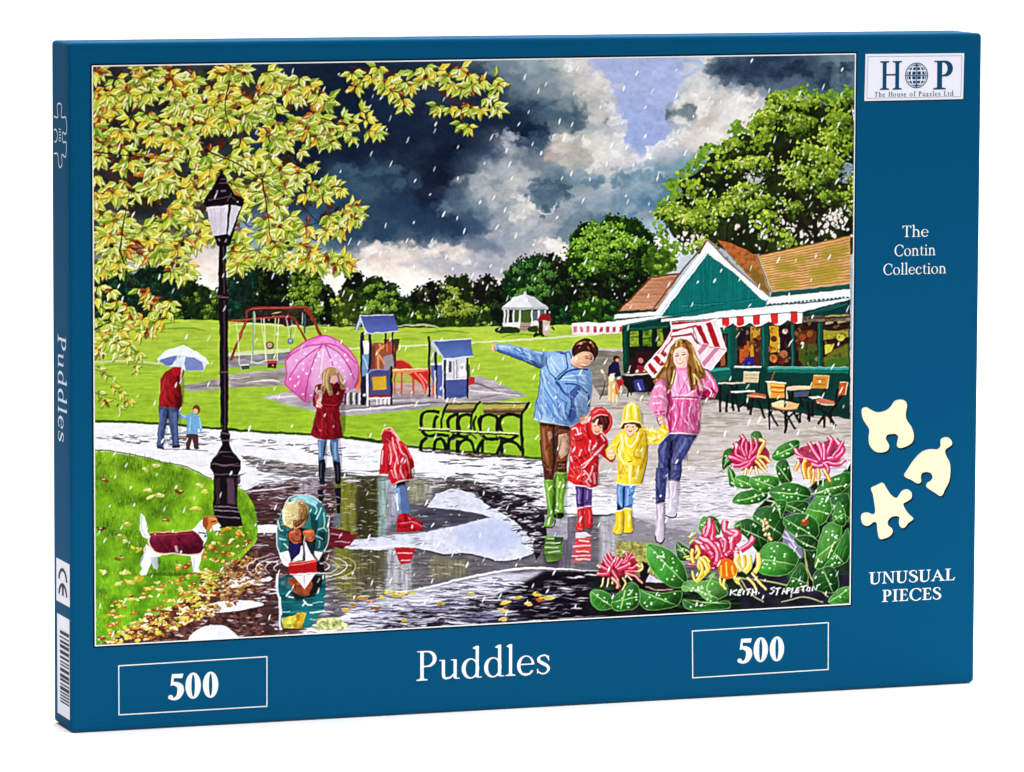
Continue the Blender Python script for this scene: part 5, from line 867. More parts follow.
def petal(s, w, c=(206,50,90), hi=(246,150,180), rim=(120,10,40)):
    P = smooth(pts(s), False); w = 1.45*w/TR[2]
    line(P, w+.9, rim, sm=False, a=.8); line(P, w, c, sm=False); line(P+np.array([-w*.15, -w*.22]), w*.42, hi, sm=False, a=.9); k = len(P); line(P[:max(3,k//3)], w*.5, mix(hi,(255,240,244),.4), sm=False, taper=2, a=.8)
G1 = (34,104,30); G2 = (56,140,44); G3 = (26,76,28); G4 = (96,160,60)
T(700,420,4.0625)
p("90,180 180,280 130,330 250,370 215,400 140,420 0,410 -60,500 -420,720 -440,800 620,760 620,230 540,215 400,180 300,170 250,160", (34,50,34), tx='m', amp=.5, a=0)
p("215,400 260,330 330,300 420,300 470,250 560,230 640,210 640,800 -80,800 -120,700 0,690 60,640 200,600 235,500", (24,40,28), tx='m', amp=.5, sm=True, blur=1)
rl = np.random.default_rng(77)
for i in range(70):
    x, y = inside(pts("240,350 420,310 610,250 610,740 120,740 230,600"), 1, rl)[0]; a = rl.random()*6.3; L = 7+7*rl.random(); w_ = L*.34
    u = np.array([1,.5,0,-.6,-1,-.6,0,.5])*L; v = np.array([0,.7,1,.7,0,-.7,-1,-.7])*w_; c = [(24,64,26),(34,84,34),(20,46,30),(60,60,90),(44,100,40),(90,84,110)][rl.integers(6)]
    Q = smooth(np.stack([x+u*math.cos(a)-v*math.sin(a), y+u*math.sin(a)+v*math.cos(a)], 1)); paint(Q, c, a=.9, tx='f', amp=.15); line(np.array([Q[0], Q[len(Q)//2]]), .6, mix(c, (170,200,140), .5), sm=False, a=.7)
p("340,440 400,480 420,560 330,520", (120,116,150)); p("200,640 300,620 380,650 500,600 620,640 620,745 100,770", (34,30,46), tx='m', amp=.5, blur=4); l("330,470 400,500|360,500 410,560|345,450 390,520", 6, (206,196,220), a=.8)
l("420,520 450,640 520,720|430,570 440,680|150,640 300,660 420,690", 5, (150,150,100))
for s, c, c2, d in [("90,200 95,130 130,115 140,160 110,190",G3,G2,3),("115,190 145,225 140,268 118,262",G3,G2,2),("205,60 240,45 262,100 240,130 220,100",(40,90,40),(110,150,80),2),("290,150 330,100 400,80 395,130 330,165",G1,G4,7),("140,235 190,225 230,260 190,280 145,270",G2,G4,3),
                 ("130,335 170,290 262,285 268,320 200,345",G1,G2,7),("205,235 260,225 320,235 310,275 262,295 210,275",G2,G4,6),("310,180 350,160 375,240 340,262 315,230",G3,G1,4),("280,290 350,255 430,270 450,310 380,335 310,325",G1,G2,9),("340,340 430,330 440,370 390,380 340,360",G3,G1,3),
                 ("215,385 270,350 330,380 345,440 310,500 270,490 230,430",G3,G1,8),("140,430 190,400 250,430 275,490 245,540 190,480",(24,66,26),G3,2),("230,560 270,505 330,500 392,540 390,590 350,628 280,632 235,610",G2,G4,14),
                 ("460,300 520,240 605,210 610,260 560,300 500,310",G1,G4,12),("520,330 600,300 605,400 560,410",G3,G1,3),("435,360 470,315 520,315 535,360 510,410 460,440 430,410",G2,G4,9),("340,400 420,380 480,420 470,480 400,480 350,440",G1,G3,4),("380,480 450,470 500,520 440,530 400,510",(20,54,24),G3,2),
                 ("470,560 500,440 560,410 575,450 545,540 500,600 468,600",G2,(130,180,90),14),("545,540 600,440 606,560 540,600 500,605",G1,G2,6),("370,640 410,580 440,640 410,690 350,690",G3,G1,3),("500,600 545,600 565,670 540,700 470,690 460,630",(20,70,26),G3,3),("520,740 560,690 610,680 606,740",G2,G1,2),("540,410 560,330 590,380 585,430",G1,G4,3),
                 ("0,430 30,390 70,400 80,440 50,480",G3,G1,2),("0,690 40,640 100,660 115,710 60,750 0,750",G2,G4,9),("300,330 320,350 330,400 350,330",G3,G1,2)]:
    leaf(s, c, c2, 1, d)
dot(425,415,16,(140,70,30)); dot(421,410,6,(220,140,60)); l("468,600 480,560|520,560 540,500", 4, (190,220,150))
l("270,325 300,335 290,350|450,300 500,290", 5, (206,200,170), a=.8)
# upper left bloom
p("120,150 150,90 180,70 205,100 240,90 280,130 270,180 220,200 160,190", (150,20,50), sm=True, tx='f', amp=.3, a=.9)
p("400,120 450,100 500,90 540,80 570,110 570,160 520,190 460,200 410,180", (150,24,60), sm=True, tx='f', amp=.3, a=.8)
for s, w in [("165,60 185,90 190,130 195,160",10),("205,85 210,120 200,160",10),("140,90 165,120 190,165",12),("115,150 150,160 190,175",12),("125,180 160,185 200,170",11),("150,105 145,140 180,160",9),("240,140 215,160 200,175",10),("225,75 230,110 210,140",9),("165,200 190,190 205,175",9),("180,75 170,110 185,150",9)]: petal(s, w, (206,40,90), (244,140,180))
for s, w in [("240,80 262,90 240,130 235,160",10),("285,170 260,150 235,150",9),("250,200 240,180 225,165",9),("270,195 255,175 240,160",8)]: petal(s, w, (220,150,70), (246,214,150), (130,60,30))
for s in ["210,190 200,220","225,190 235,225","245,190 270,215","190,195 180,225"]: petal(s, 6, (230,190,90), (250,240,190), (120,70,30))
# upper right bloom
for s, w in [("520,65 535,90 520,130 510,160",12),("550,80 580,120 560,150 520,160",13),("590,160 560,180 520,175 500,180",11),("475,90 490,120 500,160",12),("440,90 465,130 490,165",12),("385,115 400,140 440,160 480,175",11),("395,150 420,155 460,165",9),("510,230 520,200 505,180",10),("500,95 505,130 505,165",11),("580,85 570,110 540,150",8),("455,180 480,190 500,185",12)]: petal(s, w, (214,50,110), (248,160,196))
for s, w in [("430,160 420,190 430,240",12),("450,180 440,210 445,240",11),("480,200 480,240",9),("400,170 395,190 385,205",9),("500,200 520,230 530,250",8),("460,200 460,235 455,260",8)]: petal(s, w, (226,150,50), (252,220,130), (140,50,20))
dot(440,180,12,(200,70,20)); l("480,240 478,265|500,240 498,270|440,240 432,262", 4, (240,230,170))
# bud
for s in ["265,400 262,420","255,410 258,430","280,430 270,440","255,450 265,440","285,460 275,470","290,490 280,475","262,470 270,460","275,415 268,425"]: petal(s, 8, (220,150,90), (248,226,180), (130,60,40))
T(580,490,6.4)
p("60,600 110,560 200,575 400,600 640,630 1040,640 1040,790 40,790", (22,26,26), blur=5, tx='m', amp=.4)
crackle("60,600 300,600 700,640 1024,640 1024,760 60,760", [(40,90,40),(14,10,18),(70,66,80),(30,60,34)], 130, (4,14), (.8,2.4), .8); 
for s, c, c2, d in [("430,350 500,355 580,390 650,460 690,570 640,625 560,610 480,540 430,450",G2,(70,150,54),16),("380,640 430,650 540,660 650,650 620,740 500,765 420,765 375,700",G1,G2,8),("70,650 130,640 200,680 210,750 120,765 70,720",G2,G1,4),("200,720 260,640 330,590 380,640 370,740 300,768 220,768",G1,G2,10),
                    ("655,610 680,585 790,580 900,600 945,665 890,700 850,735 800,700 740,650 660,645",(90,160,70),(140,196,110),18),("615,330 660,345 720,400 700,450 640,450 615,400",(30,70,50),(50,110,60),3),("760,220 790,170 830,180 860,240 800,280 765,260",G2,G4,4),("985,235 1020,200 1030,260",G3,G1,0),("660,700 760,740 940,710 940,760 700,765",G1,G3,3),("860,200 900,220 890,290 860,260",(20,60,24),G3,0)]:
    leaf(s, c, c2, 1, d)
p("400,450 440,480 440,560 400,600 380,540", (24,20,24)); p("410,590 520,580 590,640 420,640", (40,30,30)); p("440,540 540,590 420,590", (196,190,206)); l("420,620 500,640 600,635", 5, (206,170,170), a=.8)
l("640,370 680,380 720,420|620,380 650,390", 6, (170,180,110)); l("260,760 280,680 290,640|820,560 860,530 810,620 840,690", 8, (150,196,100))
# small low bloom
p("120,500 160,430 210,420 270,430 340,430 370,480 350,530 270,560 180,555 130,530", (150,24,50), sm=True, tx='f', amp=.3, a=.9)
for s, w in [("180,400 195,430 215,470",14),("160,420 175,450 200,480",14),("120,480 150,500 190,520",16),("110,535 150,540 190,530",14),("240,430 235,460 225,490",15),("270,440 255,470 230,500",15),("290,400 300,430 270,470",12),("350,430 320,440 280,470",14),("380,470 340,500 300,500",13),("200,500 220,540 240,570",14),("320,470 290,490 240,510",18),("220,450 200,490 180,530",16),("370,520 330,520 290,520",11),("150,440 170,480 200,500",14),("330,400 320,420 300,440",10)]: petal(s, w, (206,50,84), (246,150,170))
for s, w in [("150,560 145,600 130,620",6),("180,560 175,620",6),("210,560 205,600",6),("240,570 250,620",8),("270,560 290,600 270,640",6),("300,540 330,580",6),("390,470 400,500 370,520",8),("110,480 130,500",8),("360,480 390,490",7)]: petal(s, w, (220,190,110), (250,240,190), (120,90,40))
for s, w in [("200,560 240,600 235,630",12),("290,530 350,550 400,600",8)]: petal(s, w, (226,110,110), (246,190,160))
# large low bloom
p("700,360 760,320 820,280 860,320 900,300 960,320 1010,360 1000,440 940,480 860,500 780,470 720,420", (150,24,50), sm=True, tx='f', amp=.3, a=.9)
for s, w in [("830,190 850,240 845,300 855,350",26),("935,195 920,240 940,290 930,280",26),("800,300 800,250 830,230",22),("940,270 1000,270 1010,310 975,340 960,400",28),("900,320 920,350 900,400",24),("740,330 790,350 830,400 850,440",26),("840,340 890,370 880,430 870,480",26),("770,360 830,400 850,420",22),("690,470 740,480 790,470",10),("1010,370 970,400 930,400",20),("700,450 750,440 800,450",10),("930,420 960,400 1020,400",18),("860,500 820,500 790,480",9),("960,330 965,390 960,400",18)]: petal(s, w, (212,50,90), (248,160,186))
T(700,420,4.0625)
for s, w in [("40,405 35,450 20,490 40,530",15),("100,410 100,450 120,460 140,470 150,490",15),("215,475 205,500 180,520 165,530",15),("150,460 130,490 130,530",15),("70,500 80,530 90,560",14),("0,480 40,500 70,540 70,580",16),("90,480 105,500 100,540",13)]: petal(s, w, (206,50,90), (248,160,186))
T(580,490,6.4)
p("880,500 900,450 940,435 985,470 1000,530 960,555 900,545", (226,100,20), sm=True); l("900,480 895,540|930,450 930,540|960,470 975,540", 12, (250,180,40)); l("920,450 915,540|945,460 955,540", 6, (150,40,10)); l("890,550 940,560 990,555", 10, (240,190,110))
for s, w in [("740,360 760,400 740,440",14),("720,380 715,430 730,470",12),("770,440 760,490 790,520",18),("810,450 820,500 790,540 740,590",18),("780,440 800,430 830,460",12),("720,520 730,570 750,590",10),("770,470 780,520 760,560",14),("680,440 710,440",8),("660,430 700,425",6),("890,560 900,600 930,630",9),("980,550 1000,590 1020,600",10),("690,300 720,290 740,270",7),("700,340 730,320",7)]: petal(s, w, (226,190,50), (252,236,130), (120,80,20))
T(700,420,4.0625)
for s, w in [("150,545 145,580 165,610",13),("195,550 200,590 180,620",15),("235,540 238,590 220,620",12),("170,550 175,600",14),("0,560 20,580 30,610",10),("150,600 140,640 160,650",8),("100,640 95,670 105,690",7),("190,640 220,670 230,700",6),("210,620 240,660 270,690",6)]: petal(s, w, (240,200,70), (252,240,170), (150,80,30))
p("70,590 90,565 130,570 150,610 130,640 90,640", (220,100,24), sm=True); l("85,590 84,630|105,575 108,635|130,590 134,630", 6, (250,180,50))
l("150,650 180,700|160,640 200,700 260,740|330,740 420,720 500,740", 4, (196,190,150), a=.8)
T()
# signature
W = (236,236,240)
T(700,420,4.0625)
for s in ["128,690 122,715|150,688 128,702 148,712","158,690 152,712|158,690 172,688|155,700 168,698|152,712 166,710","180,692 176,710","186,690 208,686|198,688 192,712","214,686 208,716|230,682 226,710|210,700 230,698","240,700 238,706","305,680 286,684 302,694 290,706 282,704","306,686 330,682|318,684 310,712","334,708 342,684 350,704|336,698 348,696","356,682 352,708|356,682 370,686 356,696","376,680 372,704 386,702","392,682 388,702|392,682 404,680|390,692 402,690|388,702 402,700","408,676 436,672|422,674 418,700","440,680 432,694 444,696 448,682 440,680","456,696 458,676 470,692 476,672 488,668"]: l(s, 4.4, W, sm=False)
T()

# ---------------------------------------------------------------- overhanging branch of autumn leaves
R2 = np.random.default_rng(42)
BR = (48,30,24)
CAN = pts("93,66 302,64 308,74 318,84 326,92 330,104 322,118 338,122 334,138 318,146 300,142 292,150 312,166 300,176 286,178 300,186 330,180 345,188 336,200 352,208 360,216 350,228 330,240 310,236 300,246 322,250 346,256 350,264 335,270 310,262 292,258 270,270 258,262 238,268 232,262 230,250 236,236 210,236 190,244 196,262 184,276 170,276 160,262 150,256 140,264 130,262 124,280 112,270 104,276 93,270")
p("60,30 230,30 262,90 240,150 262,190 230,226 160,240 60,270", (58,58,46), tx='m', amp=.4, a=.55, blur=14)
for i in range(420):
    x, y = inside(CAN, 1, R2)[0]; dab(x, y, 2+4*R2.random(), 1.5+3*R2.random(), R2.random()*3, [(60,40,24),(96,36,20),(40,44,34),(110,50,22),(70,80,20)][R2.integers(5)], a=.7)
for s, w in [("93,152 130,156 170,160 205,150 240,140",3),("93,100 120,108 150,100 190,96 230,100 270,96",2.4),("205,150 240,165 262,180 300,205 335,240",3),("262,178 268,215 272,240 290,256",3),("196,105 205,130 215,150",2),("230,80 225,110 235,140 250,160 262,190",2.6),("93,200 120,195 150,200 180,190 196,172",2.4),("120,250 124,220 130,190",2.2),("170,60 180,80 185,100",2),("250,120 285,124 305,130 330,128",2),("150,170 140,200 120,240 110,260",2),("265,222 300,226 320,222",2),("290,256 320,258 345,262",1.6),("300,140 325,150",1.4),("280,150 300,170 315,168",1.4),("195,240 180,228 160,226",1.6),("165,256 150,240 130,236",1.4)]: l(s, w, BR, taper=1)
def onleaf(x, y, a, L, W_, c, tip):
    """one pointed leaf with side lobes: stalk end at x, y, pointing along a"""
    ca, sa = math.cos(a), math.sin(a)
    u = np.array([0,.14,.3,.46,.52,.72,1,.72,.5,.44,.3,.14])*L; v = np.array([0,.45,.85,1.0,.66,.5,0,-.5,-.7,-1.0,-.8,-.42])*W_
    M = lambda u, v: np.stack([x+u*ca-v*sa, y+u*sa+v*ca], 1)
    paint(M(u+.5, v*1.1)+np.array([.8, 1.0]), mix(c, (60,50,18), .7), a=.5)
    paint(M(u, v), c)
    h = slice(0, 7); sg = 1 if sa*1+ca*.4 < 0 or R2.random() < .3 else -1
    paint(M(np.append(u[h], L*.5), np.append(v[h]*sg*.96, 0)), mix(c, tip, .75), a=.9)
    paint(M(np.array([.4,.6,1,.62])*L, np.array([.3,.42,0,-.2])*W_*sg), mix(tip, (255,255,235), .35), a=.8)
    line(M(np.array([0,.5,.92])*L, np.zeros(3)), .55, mix(c, (90,90,20), .4), a=.7, sm=False)
GRN = [((180,194,48),(232,236,140)),((150,178,46),(218,228,124)),((212,206,54),(248,240,150)),((118,152,32),(196,210,96)),((216,190,44),(248,226,110)),((194,204,84),(248,246,196)),((170,188,60),(236,238,160))]
WRM = [((206,150,36),(240,206,90)),((130,56,24),(190,110,44)),((110,34,20),(160,80,36)),((186,106,30),(226,176,80))]
def cluster(x, y, R, n, warm=.2, a0=None):
    """a spray of leaves hanging from one twig end, russet where the stalks meet"""
    w = R2.random() < warm; a1 = (1.35+.5*R2.normal()) if a0 is None else a0
    dab(x+1, y+1, R*.4, R*.3, 0, (70,56,24), a=.45)
    for k in range(3):
        if w or R2.random() < .22:
            c, tip = WRM[R2.integers(4)]; onleaf(x+R2.normal()*R*.15, y+R2.normal()*R*.15, a1+R2.normal()*1.3, R*.75, R*.24, c, tip)
    g = GRN[R2.integers(len(GRN))]
    for k in range(n):
        a = a1+(k-(n-1)/2)*.62+R2.normal()*.22
        c, tip = g if R2.random() < .6 else GRN[R2.integers(len(GRN))]
        if R2.random() < (.12 if w else .03): c, tip = WRM[R2.integers(4)]
        L = R*(.95+.4*R2.random()); q = R*.2
        onleaf(x+math.cos(a)*q, y+math.sin(a)*q, a, L, L*.25, c, tip)
C = inside(CAN, 520, R2); C = C[np.argsort(C[:, 1]+8*R2.normal(size=len(C)))]
for x, y in C:
    if samp('m', x, y) < (-.36 if x < 235 else -.22): continue
    cluster(x, y, 11.2, 5, .38 if x < 230 else .2)
for i in range(90):   # dark russet gaps and far twigs
    x, y = inside(CAN, 1, R2)[0]
    if samp('m', x, y) < -.12: dab(x, y, 1.5+2.5*R2.random(), 1.2+2*R2.random(), R2.random()*3, [(60,24,16),(34,34,40),(90,34,18)][R2.integers(3)], a=.85)
for s in ["205,150 240,165 262,180 300,205 335,240","262,178 268,215 272,240 290,256","93,152 130,156 170,160","230,80 225,110 235,140","120,250 124,220 130,190"]: l(s, 1.8, BR, taper=1, a=.85)
# sprays that reach over the sky
SP = [(300,76,9),(308,84,9),(318,94,9),(325,104,8),(314,112,8),(322,122,9),(342,118,8,-.4),(352,122,8,.2),(366,118,8,.3),(360,110,7,-.3),(345,130,8),(352,136,7),(318,138,8),(330,142,8),(306,130,8),(368,130,9,.5),(376,132,8,.7),(300,150,7),(312,164,6),(296,180,8),(310,184,7),(322,184,7),(333,186,7,-.2),(340,190,6),
      (352,72,9,1.4),(362,78,9,1.6),(372,74,10,1.2),(384,80,10,1.5),(395,74,10,1.3),(378,66,9),(405,80,10,1.8),(392,90,9,1.5),(402,98,9,1.6),(410,84,9,1),(356,86,8,1.7),(414,70,9,1.4),(424,66,9,1.2),(436,70,10,1),(448,72,9,1),(460,68,9,.9),(468,74,8,1.2),(452,84,9,1.5),(462,88,9,1.2),(480,80,10,1.4),(472,84,10,1.7),(494,78,8,.4),(498,84,7,1.2),(438,104,9,1.8),(450,106,8,1.4),(462,108,9,1.5),(470,106,9,1.3),(480,108,8,1.2),(492,104,9,.7),(498,108,8,1),(462,122,8,1.8),(468,126,7,1.5),(404,106,8,1.2),(425,78,8,1.6),(444,76,8,2),(486,96,8,.8),
      (344,212,8,.3),(352,206,7,-.1),(356,218,7,.9),(336,222,8,1.2),(328,216,8,.8),(326,230,7,1.4),(330,258,8,.1),(342,258,8,0),(348,262,7,.3),(336,264,7,.6),(310,252,8,.4),(300,244,8,.8),(280,262,8,1.4),(268,258,8,1.6),(246,258,9,1.6),(238,264,9,1.5),(258,250,9,1.3)]
l("350,66 385,74 415,72 435,84 450,100 470,102 500,108|440,92 460,104 464,124|400,74 405,100|450,66 470,84|470,78 496,82", 2, (90,34,20), taper=1); l("318,118 345,124 375,132", 1.4, BR, taper=1)
for q in SP: cluster(q[0], q[1], q[2]*1.12, 5, .22, q[3] if len(q) > 3 else None)
# lower sprays down the left side
LOW = [(96,262),(104,270),(98,286),(110,290),(100,305),(116,300),(130,312),(142,318),(150,310),(158,306),(124,322),(108,322),(98,330),(112,336),(126,338),(138,330),(148,328),(100,348),(118,350),(132,348),(96,316),(152,300),(146,296),(160,300),(168,310),(104,256),(118,262),(140,288),(154,322),(136,352),(128,344),(104,340),(112,312),(120,330),(96,296),(160,318),(170,300),(148,290),(128,305),(116,342)]
l("93,330 120,318 145,312 165,306|93,292 110,300 130,312|120,250 128,275 140,300|112,340 128,342 136,350", 2, (80,50,30), taper=1)
for x, y in LOW: cluster(x, y, 9.5, 4, .3)
for x, y in [(98,366),(104,372),(112,386),(120,392),(98,392),(104,400),(128,400),(118,404),(126,356),(134,366)]: cluster(x, y, 6.5, 3, .05, 1.0)
l("93,368 108,376 126,390|93,392 110,398 132,404", 1.1, (110,120,50), taper=1)
for x, y, q in [(150,232,3),(110,120,0)]: pass
# lamp head again, in front of the leaves
T(180,170,8.578)
p("345,0 365,0 372,30 398,60 402,95 440,160 470,215 548,250 540,300 530,310 430,640 395,655 320,650 225,310 200,295 215,250 250,190 290,130 315,70 340,40", LP0)
p("226,318 412,298 398,548 282,568", (222,214,224), col2=(206,198,212)); p("438,300 520,312 430,560 412,545", (208,202,214)); l("290,330 320,550|350,320 350,540|260,340 300,540", 12, (190,180,196), a=.5)
l("345,80 395,75|335,110 410,110", 8, (110,90,104), a=.8); l("350,180 395,180", 12, (110,84,104)); l("325,175 305,225", 10, (190,170,186), a=.8); l("240,260 320,245 425,225 440,200", 6, (120,96,110), a=.8); l("400,270 430,230 470,255", 6, (96,70,84)); dot(490,272,8,(200,190,200))
l("345,610 330,590|400,590 385,620", 12, (150,140,150), a=.8); p("345,640 390,640 394,1080 345,1080", LP0); l("372,660 376,1060", 8, (96,66,78), a=.8); p("330,1080 410,1080 420,1100 322,1100", LP0); l("330,1084 408,1086", 8, (130,100,112))
T()
p("219,296 228,296 228.5,425 220.5,425", LP0); l("224,300 225,425", 1.6, (84,60,74), a=.7); l("217,297 229,297.5|220,372 228,372", 1.4, (120,96,108), a=.8)

# ---------------------------------------------------------------- rain
R3 = np.random.default_rng(9)
PIC = pts("94,68 854,56 848,603 96,643")
q = []
for gy_ in range(24):
    for gx_ in range(32):
        q.append((96+23.6*gx_+22*R3.random(), 58+24.2*gy_+23*R3.random()))
for x, y in q:
    if R3.random() < .18: continue
    if y < 68-(x-94)*.0158+4 or y > 640-(x-96)*.0535: continue
    L = 3+4.5*R3.random(); s = .42+.1*R3.normal(); a = .55+.45*R3.random(); col = (244,246,250) if y < 340 or y > 430 else (240,246,214)
    line(np.array([(x+L*s,y-L),(x+L*s*.5,y-L*.5),(x,y)]), 1.1+1.0*R3.random(), col, a=a, taper=2)
# the brush's grain and the crisp edge of offset printing
jx, jy = np.meshgrid(np.arange(CW, dtype=np.float32), np.arange(CH, dtype=np.float32))
CV = bilin(CV, jx+noise(6, 6, 2, 51)*.7*SS*.6, jy+noise(6, 6, 2, 52)*.7*SS*.6)
CV = CV*(1+.035*noise(5, 4, 3, 53)[..., None])+1.5*noise(2, 2, 2, 54)[..., None]
k_ = CV/255.; k_ = np.clip(k_, 0, 1); k_ = k_+.16*(k_*k_*(3-2*k_)*1.0-k_)*1.6-.012; CV = k_*255.; gy__ = CV@np.array([.3, .59, .11]); CV = CV*.91+.09*gy__[..., None]
bl = np.stack([boxblur(CV[..., k], 2) for k in range(3)], -1); CV = CV+.75*(CV-bl)
CV = np.clip(CV, 0, 255)
# ================================================================ the box itself
BW, BH, BD = .40047, .28, .02771
CAMP = np.array([-.56133, -2.14605, .38473]); YAW, PIT, ROL = -.35445, -.09823, -.00589
FPX, PCX, PCY = 5500., 611.65, 326.16
def camrot():
    ca, sa, cb, sb, cc, sc = math.cos(YAW), math.sin(YAW), math.cos(PIT), math.sin(PIT), math.cos(ROL), math.sin(ROL)
    return np.array([[ca,-sa,0],[sa,ca,0],[0,0,1]])@np.array([[1,0,0],[0,cb,-sb],[0,sb,cb]])@np.array([[cc,0,sc],[0,1,0],[-sc,0,cc]])
CM = camrot()
def front(u, v):
    """where a measured point of the print lies on the lid's front: x, z in metres"""
    d = CM@np.array([(u-PCX)/FPX, 1., -(v-PCY)/FPX]); t = -CAMP[1]/d[1]; q = CAMP+d*t
    return q[0], q[2]
def spine(u, v):
    """the same for the left side: y, z"""
    d = CM@np.array([(u-PCX)/FPX, 1., -(v-PCY)/FPX]); t = -CAMP[0]/d[0]; q = CAMP+d*t
    return q[1], q[2]
def tofront_px(x, z):
    v = (np.stack([x, np.zeros_like(x), z], -1)-CAMP)@CM
    return PCX+FPX*v[..., 0]/v[..., 1], PCY-FPX*v[..., 2]/v[..., 1]

sc = bpy.context.scene; col = sc.collection
def srgb(c): return tuple(((v/255)/12.92 if v/255 <= .04045 else ((v/255+.055)/1.055)**2.4) for v in c)
def mat(name, color=None, attr=None, rough=.4, spec=.3, coat=0., bump=0., vary=0.):
    m = bpy.data.materials.new(name); m.use_nodes = True; nt = m.node_tree; b = nt.nodes['Principled BSDF']
    b.inputs['Roughness'].default_value = rough; b.inputs['Specular IOR Level'].default_value = spec
    b.inputs['Coat Weight'].default_value = coat; b.inputs['Coat Roughness'].default_value = .12
    tc = nt.nodes.new('ShaderNodeTexCoord')
    if attr:
        a = nt.nodes.new('ShaderNodeAttribute'); a.attribute_name = attr; src = a.outputs['Color']; nt.links.new(src, b.inputs['Base Color'])
    else:
        n = nt.nodes.new('ShaderNodeTexNoise'); n.inputs['Scale'].default_value = 900; n.inputs['Detail'].default_value = 3
        mp = nt.nodes.new('ShaderNodeMapRange'); mp.inputs[1].default_value = .3; mp.inputs[2].default_value = .7; mp.inputs[3].default_value = 1-vary; mp.inputs[4].default_value = 1+vary
        mx = nt.nodes.new('ShaderNodeVectorMath'); mx.operation = 'SCALE'; mx.inputs[0].default_value = color
        nt.links.new(tc.outputs['Object'], n.inputs['Vector']); nt.links.new(n.outputs['Fac'], mp.inputs[0]); nt.links.new(mp.outputs[0], mx.inputs['Scale']); nt.links.new(mx.outputs[0], b.inputs['Base Color'])
    if bump:
        n2 = nt.nodes.new('ShaderNodeTexNoise'); n2.inputs['Scale'].default_value = 60; n2.inputs['Detail'].default_value = 5
        bp = nt.nodes.new('ShaderNodeBump'); bp.inputs['Strength'].default_value = bump; bp.inputs['Distance'].default_value = .0006
        nt.links.new(tc.outputs['Object'], n2.inputs['Vector']); nt.links.new(n2.outputs['Fac'], bp.inputs['Height']); nt.links.new(bp.outputs['Normal'], b.inputs['Normal'])
    return m
M_BLUE = mat('laminated_blue_card', (.0022, .069, .160), rough=.38, spec=.0022, bump=.18, vary=.03)
M_EDGE = M_BLUE
M_WHITE = mat('printed_white', (.76, .79, .79), rough=.42, spec=.012)
M_PALE = mat('printed_pale_blue', (.62, .72, .80), rough=.42, spec=.012)
M_CREAM = mat('printed_cream', srgb((228, 222, 188)), rough=.42, spec=.012)
M_NAVY = mat('printed_navy', (.006, .055, .13), rough=.42, spec=.012)
M_BLACK = mat('printed_black', (.006, .009, .022), rough=.42, spec=.012)
M_LABEL = mat('label_paper', srgb((226, 226, 236)), rough=.45, spec=.012)
M_GREY = mat('printed_grey', srgb((150, 150, 165)), rough=.42, spec=.012)
M_CARD = mat('grey_board', (.42, .40, .37), rough=.8, spec=.1, vary=.08)
M_ART = mat('offset_printed_picture', attr='ink', rough=.42, spec=.012)

def link(name, verts, faces, m, parent=None, smooth_=False):
    me = bpy.data.meshes.new(name); me.from_pydata([tuple(map(float, v)) for v in verts], [], faces); me.update()
    o = bpy.data.objects.new(name, me); me.materials.append(m); col.objects.link(o)
    if parent: o.parent = parent
    if smooth_:
        for f in me.polygons: f.use_smooth = True
    return o

box = bpy.data.objects.new('puzzle_box', None); col.objects.link(box)
box['label'] = 'flat blue jigsaw puzzle box standing upright on white, printed with a rainy park scene'
box['category'] = 'puzzle box'

